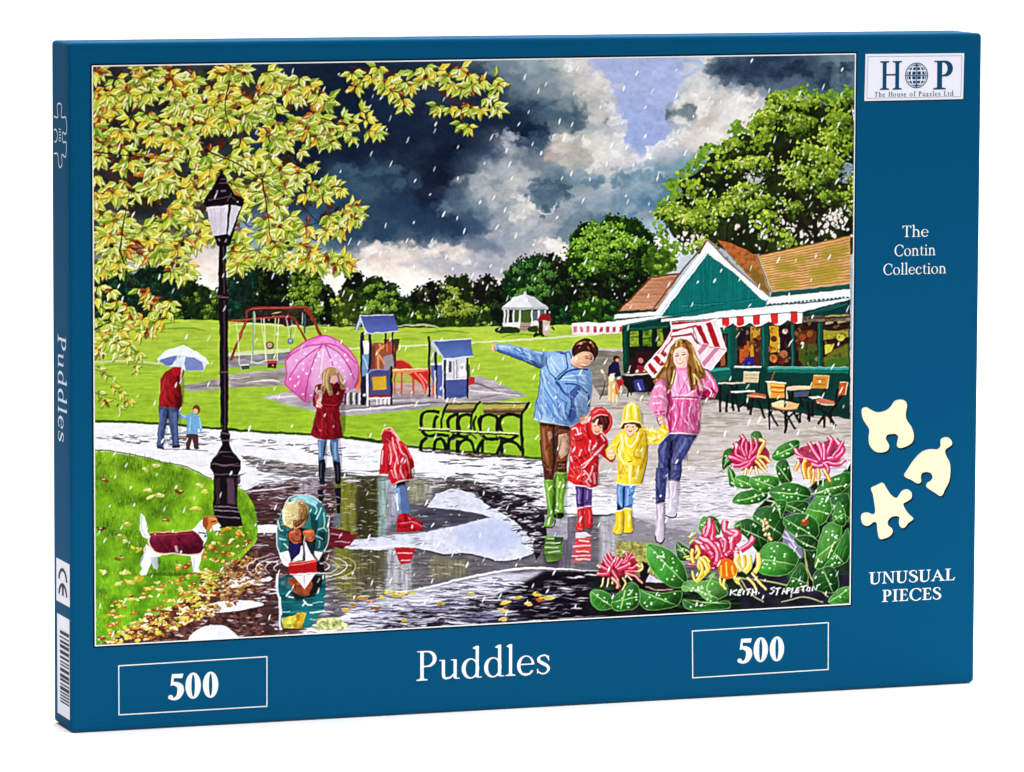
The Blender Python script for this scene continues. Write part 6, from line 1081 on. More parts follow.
# lid: a folded card shell with soft creased edges, open at the back
def lid_mesh():
    bm = bmesh.new()
    r = .0011; n = 5
    def ring(inset, y, rr=.0016):
        x0, x1, z0, z1 = inset, BW-inset, inset, BH-inset; rr = max(rr-inset*.2, .0004); P = []
        for cx, cz, a0 in ((x1-rr, z1-rr, 0), (x0+rr, z1-rr, 90), (x0+rr, z0+rr, 180), (x1-rr, z0+rr, 270)):
            for k in range(5):
                a = math.radians(a0+22.5*k); P.append((cx+rr*math.cos(a), y, cz+rr*math.sin(a)))
        return P
    def sub(P, m=1):   # points along the long runs so that the card can bow a little
        out = []
        for i, a in enumerate(P):
            b = P[(i+1) % len(P)]; d = math.dist(a, b); k = 40 if d > .02 else 1
            for j in range(k): out.append(tuple(a[c]+(b[c]-a[c])*j/k for c in range(3)))
        return out
    rings = []
    rings.append(sub(ring(.0009, BD-.0004)))
    rings.append(sub(ring(.0001, BD-.0002)))
    rings.append(sub(ring(0, BD-.0006)))
    for k in range(5): rings.append(sub(ring(0, r+(BD-.001-r)*(1-k/4.))))
    for k in range(1, n+1):
        a = math.pi/2*k/n; rings.append(sub(ring(r*(1-math.cos(a)), r*(1-math.sin(a)))))
    r2 = np.random.default_rng(6); wob = np.interp(np.arange(400), np.arange(0, 401, 3), r2.random(134))
    rings.append(sub(ring(.0014, .00002)))
    q = sub(ring(.0018, 0)); rings.append([(x, -.00004-.00016*wob[i % 400], z) for i, (x, y, z) in enumerate(q)])
    rings.append(sub(ring(.0021, -.00001))); rings.append(sub(ring(.003, 0)))
    VR = []
    for P in rings:
        row = []
        for x, y, z in P:
            row.append(bm.verts.new((x, y, z)))
        VR.append(row)
    m = len(VR[0])
    for a, b in zip(VR[:-1], VR[1:]):
        for i in range(m): bm.faces.new((a[i], a[(i+1) % m], b[(i+1) % m], b[i]))
    bm.faces.new(VR[-1])
    # inner wall of the shell
    inn = [bm.verts.new(v) for v in sub(ring(.0013, BD-.0004))]; deep = [bm.verts.new(v) for v in sub(ring(.0013, .0025))]
    for i in range(m):
        j = (i+1) % m; bm.faces.new((VR[0][j], VR[0][i], inn[i], inn[j])); bm.faces.new((inn[j], inn[i], deep[i], deep[j]))
    bm.faces.new(deep[::-1])
    bmesh.ops.recalc_face_normals(bm, faces=bm.faces)
    me = bpy.data.meshes.new('lid'); bm.to_mesh(me); bm.free()
    for f in me.polygons: f.use_smooth = len(f.vertices) == 4
    return me
me = lid_mesh(); me.materials.append(M_BLUE)
lid = bpy.data.objects.new('lid', me); col.objects.link(lid); lid.parent = box
# base tray that the lid slides over, seen as a sliver from the back
bx0, bx1, bz0, bz1, by0, by1 = .0024, BW-.0024, .0024, BH-.0024, .0040, BD+.0012
g = .0022
tv = [(bx0,by1,bz0),(bx1,by1,bz0),(bx1,by1,bz1),(bx0,by1,bz1),(bx0,by0,bz0),(bx1,by0,bz0),(bx1,by0,bz1),(bx0,by0,bz1),
      (bx0+g,by1-g,bz0+g),(bx1-g,by1-g,bz0+g),(bx1-g,by1-g,bz1-g),(bx0+g,by1-g,bz1-g),(bx0+g,by0,bz0+g),(bx1-g,by0,bz0+g),(bx1-g,by0,bz1-g),(bx0+g,by0,bz1-g)]
tf = [(3,2,1,0),(0,1,5,4),(1,2,6,5),(2,3,7,6),(3,0,4,7),(4,5,13,12),(5,6,14,13),(6,7,15,14),(7,4,12,15),(12,13,9,8),(13,14,10,9),(14,15,11,10),(15,12,8,11),(8,9,10,11)]
tray = link('base_tray', tv, tf, M_CARD, box); tray['label'] = 'plain grey board tray inside the blue lid'

def P3(x, z, d): return (x, -d, z)
E1, E2, E3, E4, E5 = .00006, .00012, .00018, .00024, .0003
def fpoly(name, pl, m, parent, d, px=True):
    q = [front(*c) if px else c for c in pl]
    a = sum(q[i][0]*q[(i+1) % len(q)][1]-q[(i+1) % len(q)][0]*q[i][1] for i in range(len(q)))
    if a < 0: q = q[::-1]
    return link(name, [P3(x, z, d) for x, z in q], [tuple(range(len(q)))], m, parent)
def quad(pl):
    """four measured corners, from the upper left clockwise -> face points from the lower left anticlockwise"""
    q = [front(*c) for c in pl]; return [q[3], q[2], q[1], q[0]]
def grow(q, d):
    return [(q[0][0]-d, q[0][1]-d), (q[1][0]+d, q[1][1]-d), (q[2][0]+d, q[2][1]+d), (q[3][0]-d, q[3][1]+d)]
def fring(name, q, w, m, parent, d):
    """a printed line of width w (metres) along the sides of a quad"""
    return link(name, [P3(*a, d) for a in grow(q, w/2)+grow(q, -w/2)], [(0,1,5,4),(1,2,6,5),(2,3,7,6),(3,0,4,7)], m, parent)
def fquad(name, q, m, parent, d): return link(name, [P3(*a, d) for a in q], [(0,1,2,3)], m, parent)

# ---- the picture: a sheet whose vertices carry the ink colours
PQ = quad([(92.8,66.6),(854.8,54.4),(849.4,603.6),(95.8,645.2)])
NX, NZ = 1180, 880
us_, ws_ = np.meshgrid(np.linspace(0, 1, NX), np.linspace(0, 1, NZ))
XX, ZZ = (sum(c*q_[k] for c, q_ in zip(((1-us_)*(1-ws_), us_*(1-ws_), us_*ws_, (1-us_)*ws_), PQ)) for k in (0, 1))
uu, vv = tofront_px(XX, ZZ)
INK = bilin(CV.astype(np.float32), (uu-AX0)*SS-.5, (vv-AY0)*SS-.5)/255.
INK = np.where(INK <= .04045, INK/12.92, ((INK+.055)/1.055)**2.4)*.93
me = bpy.data.meshes.new('picture')
me.vertices.add(NX*NZ); co = np.stack([XX, np.full_like(XX, -E2), ZZ], -1).astype(np.float32).ravel(); me.vertices.foreach_set('co', co)
ii = (np.arange(NZ-1)[:, None]*NX+np.arange(NX-1)[None]).ravel(); nq = len(ii)
quads = np.stack([ii, ii+1, ii+1+NX, ii+NX], 1).astype(np.int32).ravel()
me.loops.add(nq*4); me.loops.foreach_set('vertex_index', quads)
me.polygons.add(nq); me.polygons.foreach_set('loop_start', np.arange(0, nq*4, 4, dtype=np.int32))
at = me.attributes.new('ink', 'FLOAT_COLOR', 'POINT')
rgba = np.ones((NX*NZ, 4), np.float32); rgba[:, :3] = INK.reshape(-1, 3); at.data.foreach_set('color', rgba.ravel())
me.update(calc_edges=True); me.validate(); me.materials.append(M_ART)
pic = bpy.data.objects.new('picture', me); col.objects.link(pic); pic.parent = box
pic['label'] = 'printed painting of families with umbrellas and puddles in a rainy park'
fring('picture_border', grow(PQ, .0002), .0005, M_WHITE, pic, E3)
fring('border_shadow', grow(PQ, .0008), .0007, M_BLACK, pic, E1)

# ---- lettering: glyphs drawn from stems, bowls and serifs, turned into flat meshes
GS = 72   # raster cells per cap height
def rast(ops):
    """ops in em units (cap height 1, y up) -> coverage array; origin at cell (20, 130)"""
    A = np.zeros((190, 190), np.float32)
    for sgn, P in ops:
        P = np.array(P, float)*[GS, -GS]+[20, 130]
        r = cover(P)
        if r is None: continue
        y0, y1, x0, x1, c = r; y1 = min(y1, 190); x1 = min(x1, 190); c = c[:y1-y0, :x1-x0]
        if sgn > 0: A[y0:y1, x0:x1] = np.maximum(A[y0:y1, x0:x1], c)
        else: A[y0:y1, x0:x1] *= 1-np.clip(c, 0, 1)
    return A
def RC(x0, y0, x1, y1): return (1, [(x0,y0),(x1,y0),(x1,y1),(x0,y1)])
def EL(cx, cy, rx, ry, s=1, tilt=0.):
    t = np.linspace(0, math.tau, 49)[:-1]; x = rx*np.cos(t); y = ry*np.sin(t); c, sn = math.cos(tilt), math.sin(tilt)
    return (s, np.stack([cx+x*c-y*sn, cy+x*sn+y*c], 1))
def SF(x, y, w, h, up):
    """bracketed foot or head serif centred on x; up=1 for a foot on y, -1 for a head at y"""
    return (1, [(x-w/2,y),(x+w/2,y),(x+w/2,y+up*h),(x+w*.22,y+up*h*1.5),(x+w*.14,y+up*h*3),(x-w*.14,y+up*h*3),(x-w*.22,y+up*h*1.5),(x-w/2,y+up*h)])
def VS(P, W):
    """a pen stroke with changing width as many quads"""
    P = smooth(np.array(P, float), False, 8); W = np.interp(np.linspace(0, 1, len(P)), np.linspace(0, 1, len(W)), W)
    d = np.gradient(P, axis=0); n = np.stack([-d[:, 1], d[:, 0]], 1)/(np.hypot(d[:, 0], d[:, 1])[:, None]+1e-9)
    A = P+n*W[:, None]/2; B = P-n*W[:, None]/2; out = []
    for i in range(len(P)-1):
        e = (P[i+1]-P[i])*.25; out.append((1, [A[i]-e, A[i+1]+e, B[i+1]+e, B[i]-e]))
    return out
def DB(xl, xr, y0, y1, b, t):
    """bowl on the right of a stem"""
    def half(x, ya, yb):
        cx = xl+(x-xl)*.42; a = np.linspace(-math.pi/2, math.pi/2, 25); cy = (ya+yb)/2
        return [(xl, yb), (xl, ya)]+[(cx+(x-cx)*math.cos(q), cy+(yb-ya)/2*math.sin(q)) for q in a]
    return [(1, half(xr, y0, y1)), (-1, half(xr-b*1.08, y0+t, y1-t))]
def glyph(ch, b):
    t = max(.05, b*.40); s = t*.72; x = .67; a = []   # x: the height of small letters
    w = b+.16
    if ch == 'P': L = .12; a += DB(L+b*.5, .62, .45, 1, b, t); a += [RC(L, 0, L+b, 1), SF(L+b/2, 0, b+.24, s, 1), RC(L-.1, 1-s, L+b, 1)]; adv = .66
    elif ch == 'u': a += [RC(.08, .17, .08+b*.9, x), RC(0, x-s, .1, x), RC(.44, .02, .44+b*.9, x), RC(.36, x-s, .46, x), RC(.44+b*.5, 0, .44+b*.9+.1, s)]+VS([(.08+b*.45,.22),(.11+b*.4,.07),(.24,.035),(.36,.07),(.46,.18)], [b*.9,b*.85,t*1.3,t*1.1,t]); adv = .64
    elif ch == 'n' or ch == 'h':
        H = x if ch == 'n' else 1.06
        a += [RC(.08, 0, .08+b*.9, H), (1, [(0,H-s*1.4),(.09,H),(.09,H-s*2.6)]), RC(.44, 0, .44+b*.9, .46), SF(.08+b*.45, 0, b+.18, s, 1), SF(.44+b*.45, 0, b+.18, s, 1)]+VS([(.1+b*.5,.5),(.2,.6),(.32,.645),(.42,.58),(.44+b*.45,.42)], [t*.8,t*1.2,t*1.7,b*.95,b*.9]); adv = .64
    elif ch == 'l': a += [RC(.09, 0, .09+b*.9, 1.08), (1, [(0,1.08-s*2),(.1,1.08),(.1,1.08-s*3.4)]), SF(.09+b*.45, 0, b+.2, s, 1)]; adv = .30
    elif ch == 'i': a += [RC(.09, 0, .09+b*.9, x), (1, [(0,x-s*1.6),(.1,x),(.1,x-s*3)]), SF(.09+b*.45, 0, b+.2, s, 1), EL(.09+b*.45, .90, b*.62, b*.62)]; adv = .30
    elif ch == 'd': a += [EL(.28, .325, .27, .345), EL(.30, .325, .27-b*.95, .345-t*.9, -1), RC(.44, .02, .44+b*.9, 1.08), (1, [(.33,1.08-s*2),(.45,1.08),(.45,1.08-s*3.4)]), RC(.44+b*.4, 0, .44+b*.9+.1, s)]; adv = .65
    elif ch == 'o': a += [EL(.29, .325, .29, .345), EL(.29, .325, .29-b*.95, .345-t*.8, -1, .12)]; adv = .62
    elif ch == 'e': a += [EL(.27, .325, .27, .345), EL(.285, .325, .27-b*.85, .345-t*.8, -1), (-1, [(.3,.345),(.7,.345),(.7,.12),(.42,.16)]), RC(.07, .345, .53, .345+t*.85)]+VS([(.50,.16),(.42,.06),(.30,.02),(.2,.04)], [t*.5,t,t*1.6,t*1.6]); adv = .56
    elif ch == 'c': a += [EL(.27, .325, .27, .345), EL(.30, .325, .27-b*.75, .345-t*.8, -1), (-1, [(.34,.5),(.7,.54),(.7,.12),(.42,.2)]), EL(.43, .52, b*.55, b*.5)]+VS([(.49,.17),(.42,.06),(.30,.02),(.2,.04)], [t*.5,t,t*1.5,t*1.5]); adv = .53
    elif ch == 's': a += VS([(.37,.52),(.30,.63),(.19,.64),(.08,.57),(.08,.46),(.2,.37),(.33,.28),(.38,.17),(.31,.05),(.18,.02),(.05,.10)], [t*.8,t,t,b*.7,b*.95,b*1.05,b*.95,b*.8,t,t,t*.8]); a += [(1, [(.36,.46),(.40,.46),(.385,.66),(.35,.60)]), (1, [(.02,.2),(.05,.2),(.07,.08),(.02,0)])]; adv = .46
    elif ch == 't': a += [RC(.12, .12, .12+b*.9, .80), (1, [(.12,.68),(.12+b*.9,.88),(.12+b*.9,.66)]), RC(0, x-s*1.1, .36, x)]+VS([(.12+b*.45,.16),(.16+b*.3,.06),(.26,.03),(.36,.09)], [b*.9,b*.8,t*1.2,t*.6]); adv = .40
    elif ch == 'f': a += [RC(.12, 0, .12+b*.9, .86), SF(.12+b*.45, 0, b+.22, s, 1), RC(0, x-s*1.1, .36, x)]+VS([(.12+b*.45,.8),(.18+b*.3,1.0),(.3,1.05),(.4,.98)], [b*.9,b*.8,t*1.2,b*.8]); adv = .38
    elif ch == 'z': a += [RC(.03, x-t, .44, x), RC(.02, 0, .45, t), (1, [(.02,0),(.02+b*1.2,0),(.44,x),(.44-b*1.2,x)]), RC(.03,x-t*2.4,.07,x), RC(.42,0,.46,t*2.6)]; adv = .5
    elif ch == 'T': a += [RC(.32-b/2, 0, .32+b/2, 1), RC(.0, 1-t, .64, 1), SF(.32, 0, b+.22, s, 1), (1, [(0,1),(0,.78),(.04,.78),(.1,1)]), (1, [(.64,1),(.64,.78),(.60,.78),(.54,1)])]; adv = .66
    elif ch == 'C' : a += [EL(.40, .5, .40, .52), EL(.43, .5, .40-b*.85, .52-t*.9, -1), (-1, [(.55,.72),(1,.95),(1,.05),(.58,.24)]), (1, [(.72,.66),(.76,.66),(.745,.98),(.70,.9)]), (1, [(.69,.9),(.75,.98),(.74,.8)])]+VS([(.75,.24),(.66,.08),(.5,.01),(.38,.0)], [t*.5,t*.9,t*1.3,t*1.5])+VS([(.73,.78),(.64,.94),(.5,.99),(.4,.99)], [t*.6,t*.9,t*1.3,t*1.4]); adv = .80
    elif ch == 'U': a += [RC(.10, .3, .10+b, 1), SF(.10+b/2, 1, b+.22, s, -1), RC(.58, .3, .58+t, 1), SF(.58+t/2, 1, t+.22, s, -1)]+VS([(.10+b/2,.36),(.13+b*.4,.12),(.3,.015),(.36,.01),(.5,.06),(.59,.2),(.58+t/2,.36)], [b,b*.95,b*.7,t*1.6,t*1.3,t,t]); adv = .76
    elif ch == 'N': a += [RC(.10, 0, .10+t, 1), SF(.10+t/2, 0, t+.22, s, 1), RC(.62, 0, .62+t, 1), SF(.62+t/2, 1, t+.22, s, -1), (1, [(.06,1),(.06+b*1.15,1),(.62+t,0),(.62+t-b*.5,0)]), RC(-.02,1-s,.12,1)]; adv = .78
    elif ch == 'S': a += VS([(.47,.80),(.40,.95),(.26,.985),(.12,.91),(.09,.76),(.18,.62),(.36,.48),(.48,.34),(.46,.14),(.32,.02),(.18,.02),(.05,.18)], [t*.8,t,t*1.1,b*.75,b,b*1.1,b*1.15,b,b*.85,t*1.2,t,t*.8]); a += [(1, [(.45,.72),(.49,.72),(.48,.99),(.44,.92)]), (1, [(.02,.30),(.06,.30),(.08,.1),(.03,.0)])]; adv = .56
    elif ch == 'A': a += [(1, [(.05,0),(.05+t*1.1,0),(.40,.90),(.36,1.01)]), (1, [(.36,1.01),(.40-b*.62,.86),(.66-b*.55,0),(.66+b*.55,0)]), RC(.17, .32, .56, .32+t), SF(.07, 0, .22, s, 1), SF(.66, 0, b+.24, s, 1)]; adv = .78
    elif ch == 'L': a += [RC(.10, 0, .10+b, 1), SF(.10+b/2, 1, b+.22, s, -1), RC(0, 0, .56, t), (1, [(.54,0),(.60,.26),(.57,.27),(.46,.04)])]; adv = .62
    elif ch == 'I': a += [RC(.10, 0, .10+b, 1), SF(.10+b/2, 1, b+.22, s, -1), SF(.10+b/2, 0, b+.22, s, 1)]; adv = .20+b+.04
    elif ch == 'E': a += [RC(.10, 0, .10+b, 1), RC(0, 0, .56, t), RC(0, 1-t, .54, 1), RC(.1, .49, .44, .49+t), RC(.42,.38,.455,.63), (1, [(.55,0),(.60,.26),(.57,.27),(.47,.04)]), (1, [(.54,1),(.555,.77),(.525,.76),(.45,.97)])]; adv = .64
    elif ch == 'H': a += [RC(.10, 0, .10+b, 1), RC(.60, 0, .60+b, 1), RC(.1, .49, .62, .49+t)]+[SF(q, y, b+.22, s, u) for q in (.10+b/2, .60+b/2) for y, u in ((0,1),(1,-1))]; adv = .80
    elif ch == '5': a += [(1, [(.13,.98),(.53,.98),(.49,.98-b*.85),(.13,.98-b*.75)]), (1, [(.13,.98),(.13+t*.8,.98),(.11+t*.9,.56),(.08,.52)])]+VS([(.09,.58),(.24,.60),(.40,.50),(.43,.30),(.34,.08),(.18,.01),(.06,.07)], [t*.8,b*.75,b*1.05,b*1.15,b*.8,t*1.1,t*1.4]); a += [EL(.08, .09, b*.42, b*.42)]; adv = .56
    elif ch == '0': a += [EL(.28, .49, .27, .51), EL(.28, .49, .27-b*1.02, .51-t*.9, -1)]; adv = .58
    else: adv = .34
    return a, adv
GC = {}
def glyph_mesh(ch, b):
    """flat outline of one letter by marching squares over its coverage"""
    if (ch, b) in GC: return GC[(ch, b)]
    ops, adv = glyph(ch, b); V = []; F = []
    if ops:
        A = rast(ops); A = boxblur(A, 1)*.5+A*.5; idx = {}
        def vid(x, y):
            k = (round(x, 3), round(y, 3))
            if k not in idx: idx[k] = len(V); V.append(((x+.5-20)/GS, (130-y-.5)/GS))
            return idx[k]
        H, W_ = A.shape; B = A > .5
        ys, xs_ = np.nonzero(B[:-1, :-1] | B[1:, :-1] | B[:-1, 1:] | B[1:, 1:])
        full = B[:-1, :-1] & B[1:, :-1] & B[:-1, 1:] & B[1:, 1:]
        for y in np.unique(ys):
            row = full[y]; e = np.flatnonzero(np.diff(np.concatenate([[0], row.astype(np.int8), [0]])))
            for x0, x1 in zip(e[::2], e[1::2]): F.append((vid(x0, y), vid(x1, y), vid(x1, y+1), vid(x0, y+1)))
        for y, x_ in zip(ys, xs_):
            if full[y, x_]: continue
            c = [(x_, y), (x_+1, y), (x_+1, y+1), (x_, y+1)]; poly = []
            for k in range(4):
                a_, b_ = c[k], c[(k+1) % 4]; va, vb = float(A[a_[1], a_[0]]), float(A[b_[1], b_[0]])
                if va > .5: poly.append(vid(*a_))
                if (va > .5) != (vb > .5): q = (.5-va)/(vb-va); poly.append(vid(a_[0]+(b_[0]-a_[0])*q, a_[1]+(b_[1]-a_[1])*q))
            if len(poly) > 2: F.append(tuple(poly))
    GC[(ch, b)] = (np.array(V).reshape(-1, 2), F, adv); return GC[(ch, b)]
def text_pts(s, b, track=0.):
    V = []; F = []; x = 0
    for ch in s:
        v, f, adv = glyph_mesh(ch, b)
        if len(v): F += [tuple(i+len(V) for i in q) for q in f]; V += [(px+x, py) for px, py in v]
        x += adv+track
    V = np.array(V); lo = V[:, 0].min(); V[:, 0] = (V[:, 0]-lo)/(V[:, 0].max()-lo); return V, F
def flat_text(name, s, m, parent, d, bl, br, ctop, b=.13, track=0.):
    """bl, br: measured ends of the baseline; ctop: measured top of the first capital"""
    V, F = text_pts(s, b, track); A = np.array(front(*bl)); B = np.array(front(*br)); h = front(*ctop)[1]-A[1]; z = (A[1]+B[1])/2
    return link(name, [P3(A[0]+(B[0]-A[0])*x, z+h*y, d) for x, y in V], [f[::-1] for f in F], m, parent)

flat_text('title_lettering', 'Puddles', M_WHITE, box, E3, (416.2,681.2), (549.8,673.4), (416.5,651.6), b=.108, track=.04)
for nm, s, bl, br, tp in (('collection_lettering','The',(902.3,237.2),(928.2,236.4),(902.5,225.8)), ('collection_lettering','Contin',(894.4,256),(935.4,255.2),(894.4,244.8)), ('collection_lettering','Collection',(883.2,275),(946,273.2),(883.3,264))):
    flat_text(nm, s, M_WHITE, box, E3, bl, br, tp, b=.11, track=.04)
flat_text('slogan_lettering', 'UNUSUAL', M_WHITE, box, E3, (868.6,584.4), (954.6,579.8), (868.7,572.6), b=.15, track=.035)
flat_text('slogan_lettering', 'PIECES', M_WHITE, box, E3, (881.6,602.2), (941,598.8), (881.7,590.2), b=.15, track=.035)
for pq, tq in ((((118.6,665.8),(266.8,656.6),(266.8,706.2),(118.9,714.8)), ((168,699.4),(218.2,697),(168.3,673.6))), (((692.2,631),(828.2,622.6),(828,669.4),(692.6,677.8)), ((737.2,663),(783.8,660.2),(737.4,638.6)))):
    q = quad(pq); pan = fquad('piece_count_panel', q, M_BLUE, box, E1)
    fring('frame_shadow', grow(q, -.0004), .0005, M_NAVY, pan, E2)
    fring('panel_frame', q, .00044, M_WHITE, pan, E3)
    flat_text('panel_number', '500', M_WHITE, pan, E3, *tq, b=.205, track=.03)
# logo label
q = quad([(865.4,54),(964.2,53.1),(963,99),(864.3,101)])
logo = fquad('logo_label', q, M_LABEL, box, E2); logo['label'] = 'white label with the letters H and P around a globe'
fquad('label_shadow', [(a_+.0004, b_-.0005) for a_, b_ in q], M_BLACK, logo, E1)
fring('label_rule', grow(q, -.0011), .00022, M_GREY, logo, E3)
flat_text('logo_letter', 'H', M_NAVY, logo, E3, (879.6,90), (901.6,89.6), (879.7,61.2), b=.15)
flat_text('logo_letter', 'P', M_NAVY, logo, E3, (933,89.7), (952.6,89.3), (933,60.8), b=.16)
flat_text('logo_lettering', 'The House of Puzzles Ltd', M_NAVY, logo, E3, (874.4,97), (953.4,95.6), (874.4,92.1), b=.16, track=.14)
def globe():
    cx, cz = front(916.4, 75.4); ex = front(927.9, 75.4)[0]-cx; ez = front(916.4, 62.6)[1]-cz; V = []; F = []
    def strip(A, B):
        k = len(V); V.extend([P3(cx+ex*x, cz+ez*y, E3) for x, y in A]); V.extend([P3(cx+ex*x, cz+ez*y, E3) for x, y in B]); n = len(A)
        for i in range(n-1): F.append((k+i, k+i+1, k+n+i+1, k+n+i))
    t = np.linspace(0, math.tau, 49)
    strip([(math.cos(a), math.sin(a)) for a in t], [(.93*math.cos(a), .93*math.sin(a)) for a in t])
    # bands cut by meridians: dark tiles between white lines
    def q(u, v):       # u, v in -1..1 on the disc
        r = .90; y = math.sin(v*math.pi/2*.98); return (r*math.sqrt(max(0, 1-y*y))*math.sin(u*math.pi/2)*.98, r*y)
    us = [-1, -.72, -.44, -.19, .0, .19, .44, .72, 1]; vs = [-.92, -.62, -.36, -.13, .13, .36, .62, .92]
    us = [-1, -.66, -.34, 0, .34, .66, 1]; vs = [-.9, -.55, -.27, 0, .27, .55, .9]
    for i in range(6):
        for j in range(6):
            a0, a1 = us[i]+.055, us[i+1]-.055; b0, b1 = vs[j]+.045, vs[j+1]-.045
            n = 5; A = [q(a0+(a1-a0)*k/(n-1), b0) for k in range(n)]; B = [q(a0+(a1-a0)*k/(n-1), b1) for k in range(n)]; strip(B, A)
    strip([(-.95,.035),(.95,.035)], [(-.95,-.035),(.95,-.035)]); V[-4:] = [(x, y-.00005, z) for x, y, z in V[-4:]]
    strip([(-.035,-.95),(-.035,.95)], [(.035,-.95),(.035,.95)]); V[-4:] = [(x, y-.0001, z) for x, y, z in V[-4:]]
    return link('globe_emblem', V, F, M_NAVY, logo)
globe()
# printed puzzle pieces
def tl(s, x0, y0, k): return smooth(np.array([tuple(map(float, q.split(','))) for q in s.split()])/k+[x0, y0], True, 4)
PIECES = [tl("205,190 232,176 262,192 300,208 345,203 385,178 412,140 445,128 480,135 492,165 484,215 490,255 520,300 535,350 528,395 492,422 450,435 430,425 432,398 437,365 420,346 395,345 365,352 356,375 368,398 378,425 365,452 325,464 285,455 255,420 248,370 252,320 225,275 208,240", 830, 380, 6.4),
          tl("715,378 748,368 775,385 778,415 750,435 735,455 745,490 765,530 770,590 760,650 735,700 710,742 660,715 618,685 625,660 645,648 658,625 645,598 615,588 588,597 580,622 582,650 560,662 520,640 476,615 500,570 540,510 590,462 640,445 688,446 708,425 708,395", 830, 380, 6.4),
          tl("264,55 300,35 338,20 360,52 390,95 425,118 445,95 465,70 495,62 520,80 520,115 495,135 468,152 480,185 505,220 532,248 500,275 475,305 450,300 442,270 445,240 420,230 390,238 370,262 372,290 398,315 395,345 365,368 318,376 305,330 300,280 280,268 245,292 212,285 200,255 205,220 240,210 275,222 290,205 285,150 275,95", 830, 480, 6.4)]
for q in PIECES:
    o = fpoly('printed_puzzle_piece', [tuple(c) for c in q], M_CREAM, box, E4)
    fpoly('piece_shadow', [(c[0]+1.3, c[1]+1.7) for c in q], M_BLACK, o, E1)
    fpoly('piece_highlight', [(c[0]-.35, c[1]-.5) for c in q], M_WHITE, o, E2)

# ---- left side of the lid
def spoly(name, pl, m, parent, d):
    q = [spine(*c) for c in pl]; a = sum(q[i][0]*q[(i+1) % len(q)][1]-q[(i+1) % len(q)][0]*q[i][1] for i in range(len(q)))
    if a > 0: q = q[::-1]
    return link(name, [(-d, y, z) for y, z in q], [tuple(range(len(q)))], m, parent)
# spine title reads downwards: letters' tops face the front edge
V, F = text_pts('Puddles', .12, .1); yb = spine(58.3, 388)[0]; yt = spine(66.4, 388)[0]; zt = spine(62, 335.2)[1]; zb = spine(62, 442)[1]
link('spine_title', [(-E2, yb+(yt-yb)*y, zt+(zb-zt)*x) for x, y in V], F, M_PALE, box)
def srect(name, c, m, parent, d):
    q = [spine(*p_) for p_ in c]; ys = sorted(a[0] for a in q); zs_ = sorted(a[1] for a in q)
    y0, y1, z0, z1 = (ys[0]+ys[1])/2, (ys[2]+ys[3])/2, (zs_[0]+zs_[1])/2, (zs_[2]+zs_[3])/2
    return link(name, [(-d,y0,z0),(-d,y0,z1),(-d,y1,z1),(-d,y1,z0)], [(0,1,2,3)], m, parent), (y0, y1, z0, z1)
ce, (y0, y1, z0, z1) = srect('safety_mark_label', [(56,557.8),(69.8,564),(69.8,607),(57,600.8)], M_LABEL, box, E1); ce['label'] = 'white label with the CE mark'
def arc(cy, cz, ry, rz, a0, a1, w):
    t = np.radians(np.linspace(a0, a1, 22)); O = [(cy+ry*math.cos(a), cz+rz*math.sin(a)) for a in t]; I = [(cy+ry*w*math.cos(a), cz+rz*(w+.08)*math.sin(a)) for a in t]; return O, I
V = []; F = []
ym = y0+(y1-y0)*.5; H_ = z1-z0
for zc in (z0+H_*.50, z0+H_*.15):
    O, I = arc(ym, zc, (y1-y0)*.34, H_*.33, 8, 172, .70)
    k = len(V); V += [(-E3, y, z) for y, z in O+I]; F += [(k+i, k+i+1, k+22+i+1, k+22+i) for i in range(21)]
# the E's middle bar
k = len(V); zc = z0+H_*.15; V += [(-E3, ym-.0013, zc+H_*.04), (-E3, ym+.0013, zc+H_*.04), (-E3, ym+.0013, zc+H_*.25), (-E3, ym-.0013, zc+H_*.25)]; F.append((k, k+1, k+2, k+3))
link('safety_mark', V, F, M_BLACK, ce)
bc, (y0, y1, z0, z1) = srect('barcode_label', [(57,612.8),(69.8,620),(69.7,720),(58,712.8)], M_LABEL, box, E1)
rb = np.random.default_rng(4); V = []; F = []; z = z1-(z1-z0)*.15
while z > z0+(z1-z0)*.12:
    w_ = [.0006,.0010,.0014,.0006][rb.integers(4)]; ext = .0 if rb.random() > .1 else .001
    k = len(V); V += [(-E3, y0+(y1-y0)*.03, z-w_), (-E3, y0+(y1-y0)*.03, z), (-E3, y1-(y1-y0)*.24+ext, z), (-E3, y1-(y1-y0)*.24+ext, z-w_)]; F.append((k, k+1, k+2, k+3)); z -= w_+[.0005,.0007,.0010][rb.integers(3)]
link('barcode', V, F, M_BLACK, bc)
# small printed outline of a puzzle piece with a caption
V = []; F = []
def sline(pl, w=.00042):
    P = smooth(np.array([spine(*c) for c in pl]), False, 5); d = np.gradient(P, axis=0); n = np.stack([-d[:, 1], d[:, 0]], 1)/(np.hypot(d[:, 0], d[:, 1])[:, None]+1e-9)*[w*.75, w*.75]
    k = len(V); m_ = len(P); V.extend([(-E2, y, z) for y, z in P+n]); V.extend([(-E2, y, z) for y, z in P-n]); F.extend([(k+i, k+i+1, k+m_+i+1, k+m_+i) for i in range(m_-1)])
def sp(s): return [(45+float(q.split(',')[0])/7.72, 90+float(q.split(',')[1])/7.72) for q in s.split()]
for s in ("72,202 90,212 103,205 100,180 97,150 97,120 105,104 118,104 128,118 130,150 128,185 130,208 145,212 160,208 164,225","164,225 170,270 168,320 160,340 150,335 140,322","140,322 135,345 138,385 145,405 160,400 168,410","168,410 168,460 162,505 160,518 148,512 138,498 130,510 134,550 132,580 120,598 110,585 105,550 103,510 96,490 85,488 72,492","72,308 85,305 95,325 98,350 95,380 85,400 74,396"): sline(sp(s))
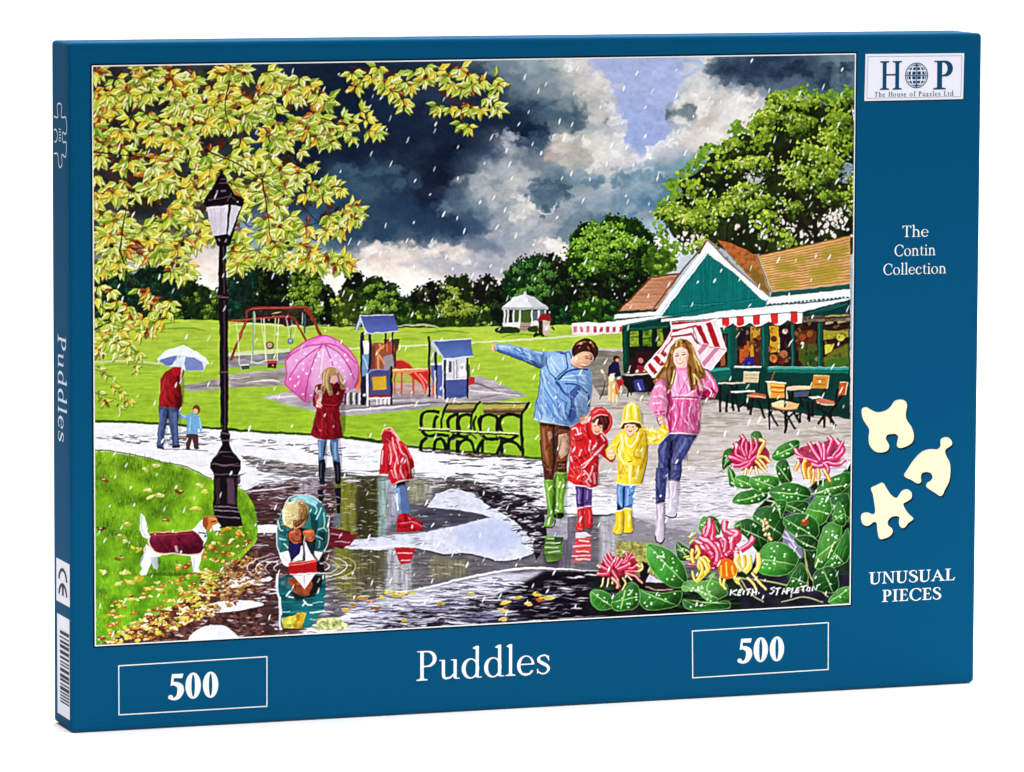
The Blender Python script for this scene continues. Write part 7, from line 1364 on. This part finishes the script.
for k_ in range(5): sline(sp("%d,%d %d,%d" % (110, 300+22*k_, 124, 306+22*k_)), .0003)
em = link('spine_emblem', V, F, M_PALE, box)

for o in list(box.children_recursive):
    if o.type == 'MESH' and o.name.split('.')[0] not in ('lid', 'base_tray', 'picture'):
        # all flat print faces outwards
        c = [sum(f.normal[k]*f.area for f in o.data.polygons) for k in range(3)]
        if (-c[0] if abs(c[0]) > abs(c[1]) else -c[1]) < 0: o.data.flip_normals()

# ================================================================ white sweep it stands on
prof = [(-.27, 0.)]+[(-.2+.1*k, 0.) for k in range(0, 17)]
R_ = .6; cy = 1.45
prof += [(cy+R_*math.sin(a), R_-R_*math.cos(a)) for a in np.linspace(0, math.pi/2, 17)]+[(cy+R_, R_+.3*k) for k in range(1, 7)]
V = []; F = []
for y, z in prof: V += [(-.8, y, z-.0004), (3.2, y, z-.0004)]
F = [(2*i, 2*i+1, 2*i+3, 2*i+2) for i in range(len(prof)-1)]
m = mat('white_paper', (.92, .92, .915), rough=.9, spec=.0)
sw = link('white_backdrop', V, F, m, None, True); sw['kind'] = 'structure'

# ================================================================ light, camera
world = bpy.data.worlds.new('World'); sc.world = world; world.use_nodes = True
world.node_tree.nodes['Background'].inputs[0].default_value = (.9, .95, 1, 1); world.node_tree.nodes['Background'].inputs[1].default_value = .12
def area(name, loc, target, sx, sy, power, colr=(1, 1, 1)):
    L = bpy.data.lights.new(name, 'AREA'); L.shape = 'RECTANGLE'; L.size = sx; L.size_y = sy; L.energy = power; L.color = colr
    o = bpy.data.objects.new(name, L); col.objects.link(o); o.location = loc
    d = mathutils.Vector(target)-mathutils.Vector(loc); o.rotation_euler = d.to_track_quat('-Z', 'Y').to_euler(); o['kind'] = 'structure'; return o
area('overhead_softbox', (.6, .35, 1.9), (.5, .35, 0), 2.4, 2.5, 122)
area('left_softbox', (-.35, -2.0, .45), (.1, 0, .12), 1.0, 1.0, 7.5)
area('right_softbox', (1.1, -1.8, .5), (.25, 0, .12), 1.0, 1.0, 6)
area('added_low_fill', (.34, -.62, .03), (.24, 0, .09), .7, .07, 1.2)  # unseen fill, added low in front so the lid brightens towards its foot
cam = bpy.data.cameras.new('camera'); co_ = bpy.data.objects.new('camera', cam); col.objects.link(co_); sc.camera = co_
Mx = mathutils.Matrix(((CM[0,0], CM[0,2], -CM[0,1], CAMP[0]), (CM[1,0], CM[1,2], -CM[1,1], CAMP[1]), (CM[2,0], CM[2,2], -CM[2,1], CAMP[2]), (0,0,0,1)))
co_.matrix_world = Mx
cam.sensor_width = 36; cam.lens = FPX/1024*36; cam.shift_x = (512-PCX)/1024; cam.shift_y = (PCY-386)/1024; cam.clip_start = .05; cam.clip_end = 60
sc.view_settings.view_transform = 'Standard'; sc.view_settings.look = 'None'; sc.view_settings.exposure = 0; sc.view_settings.gamma = 1
sc.cycles.max_bounces = 6
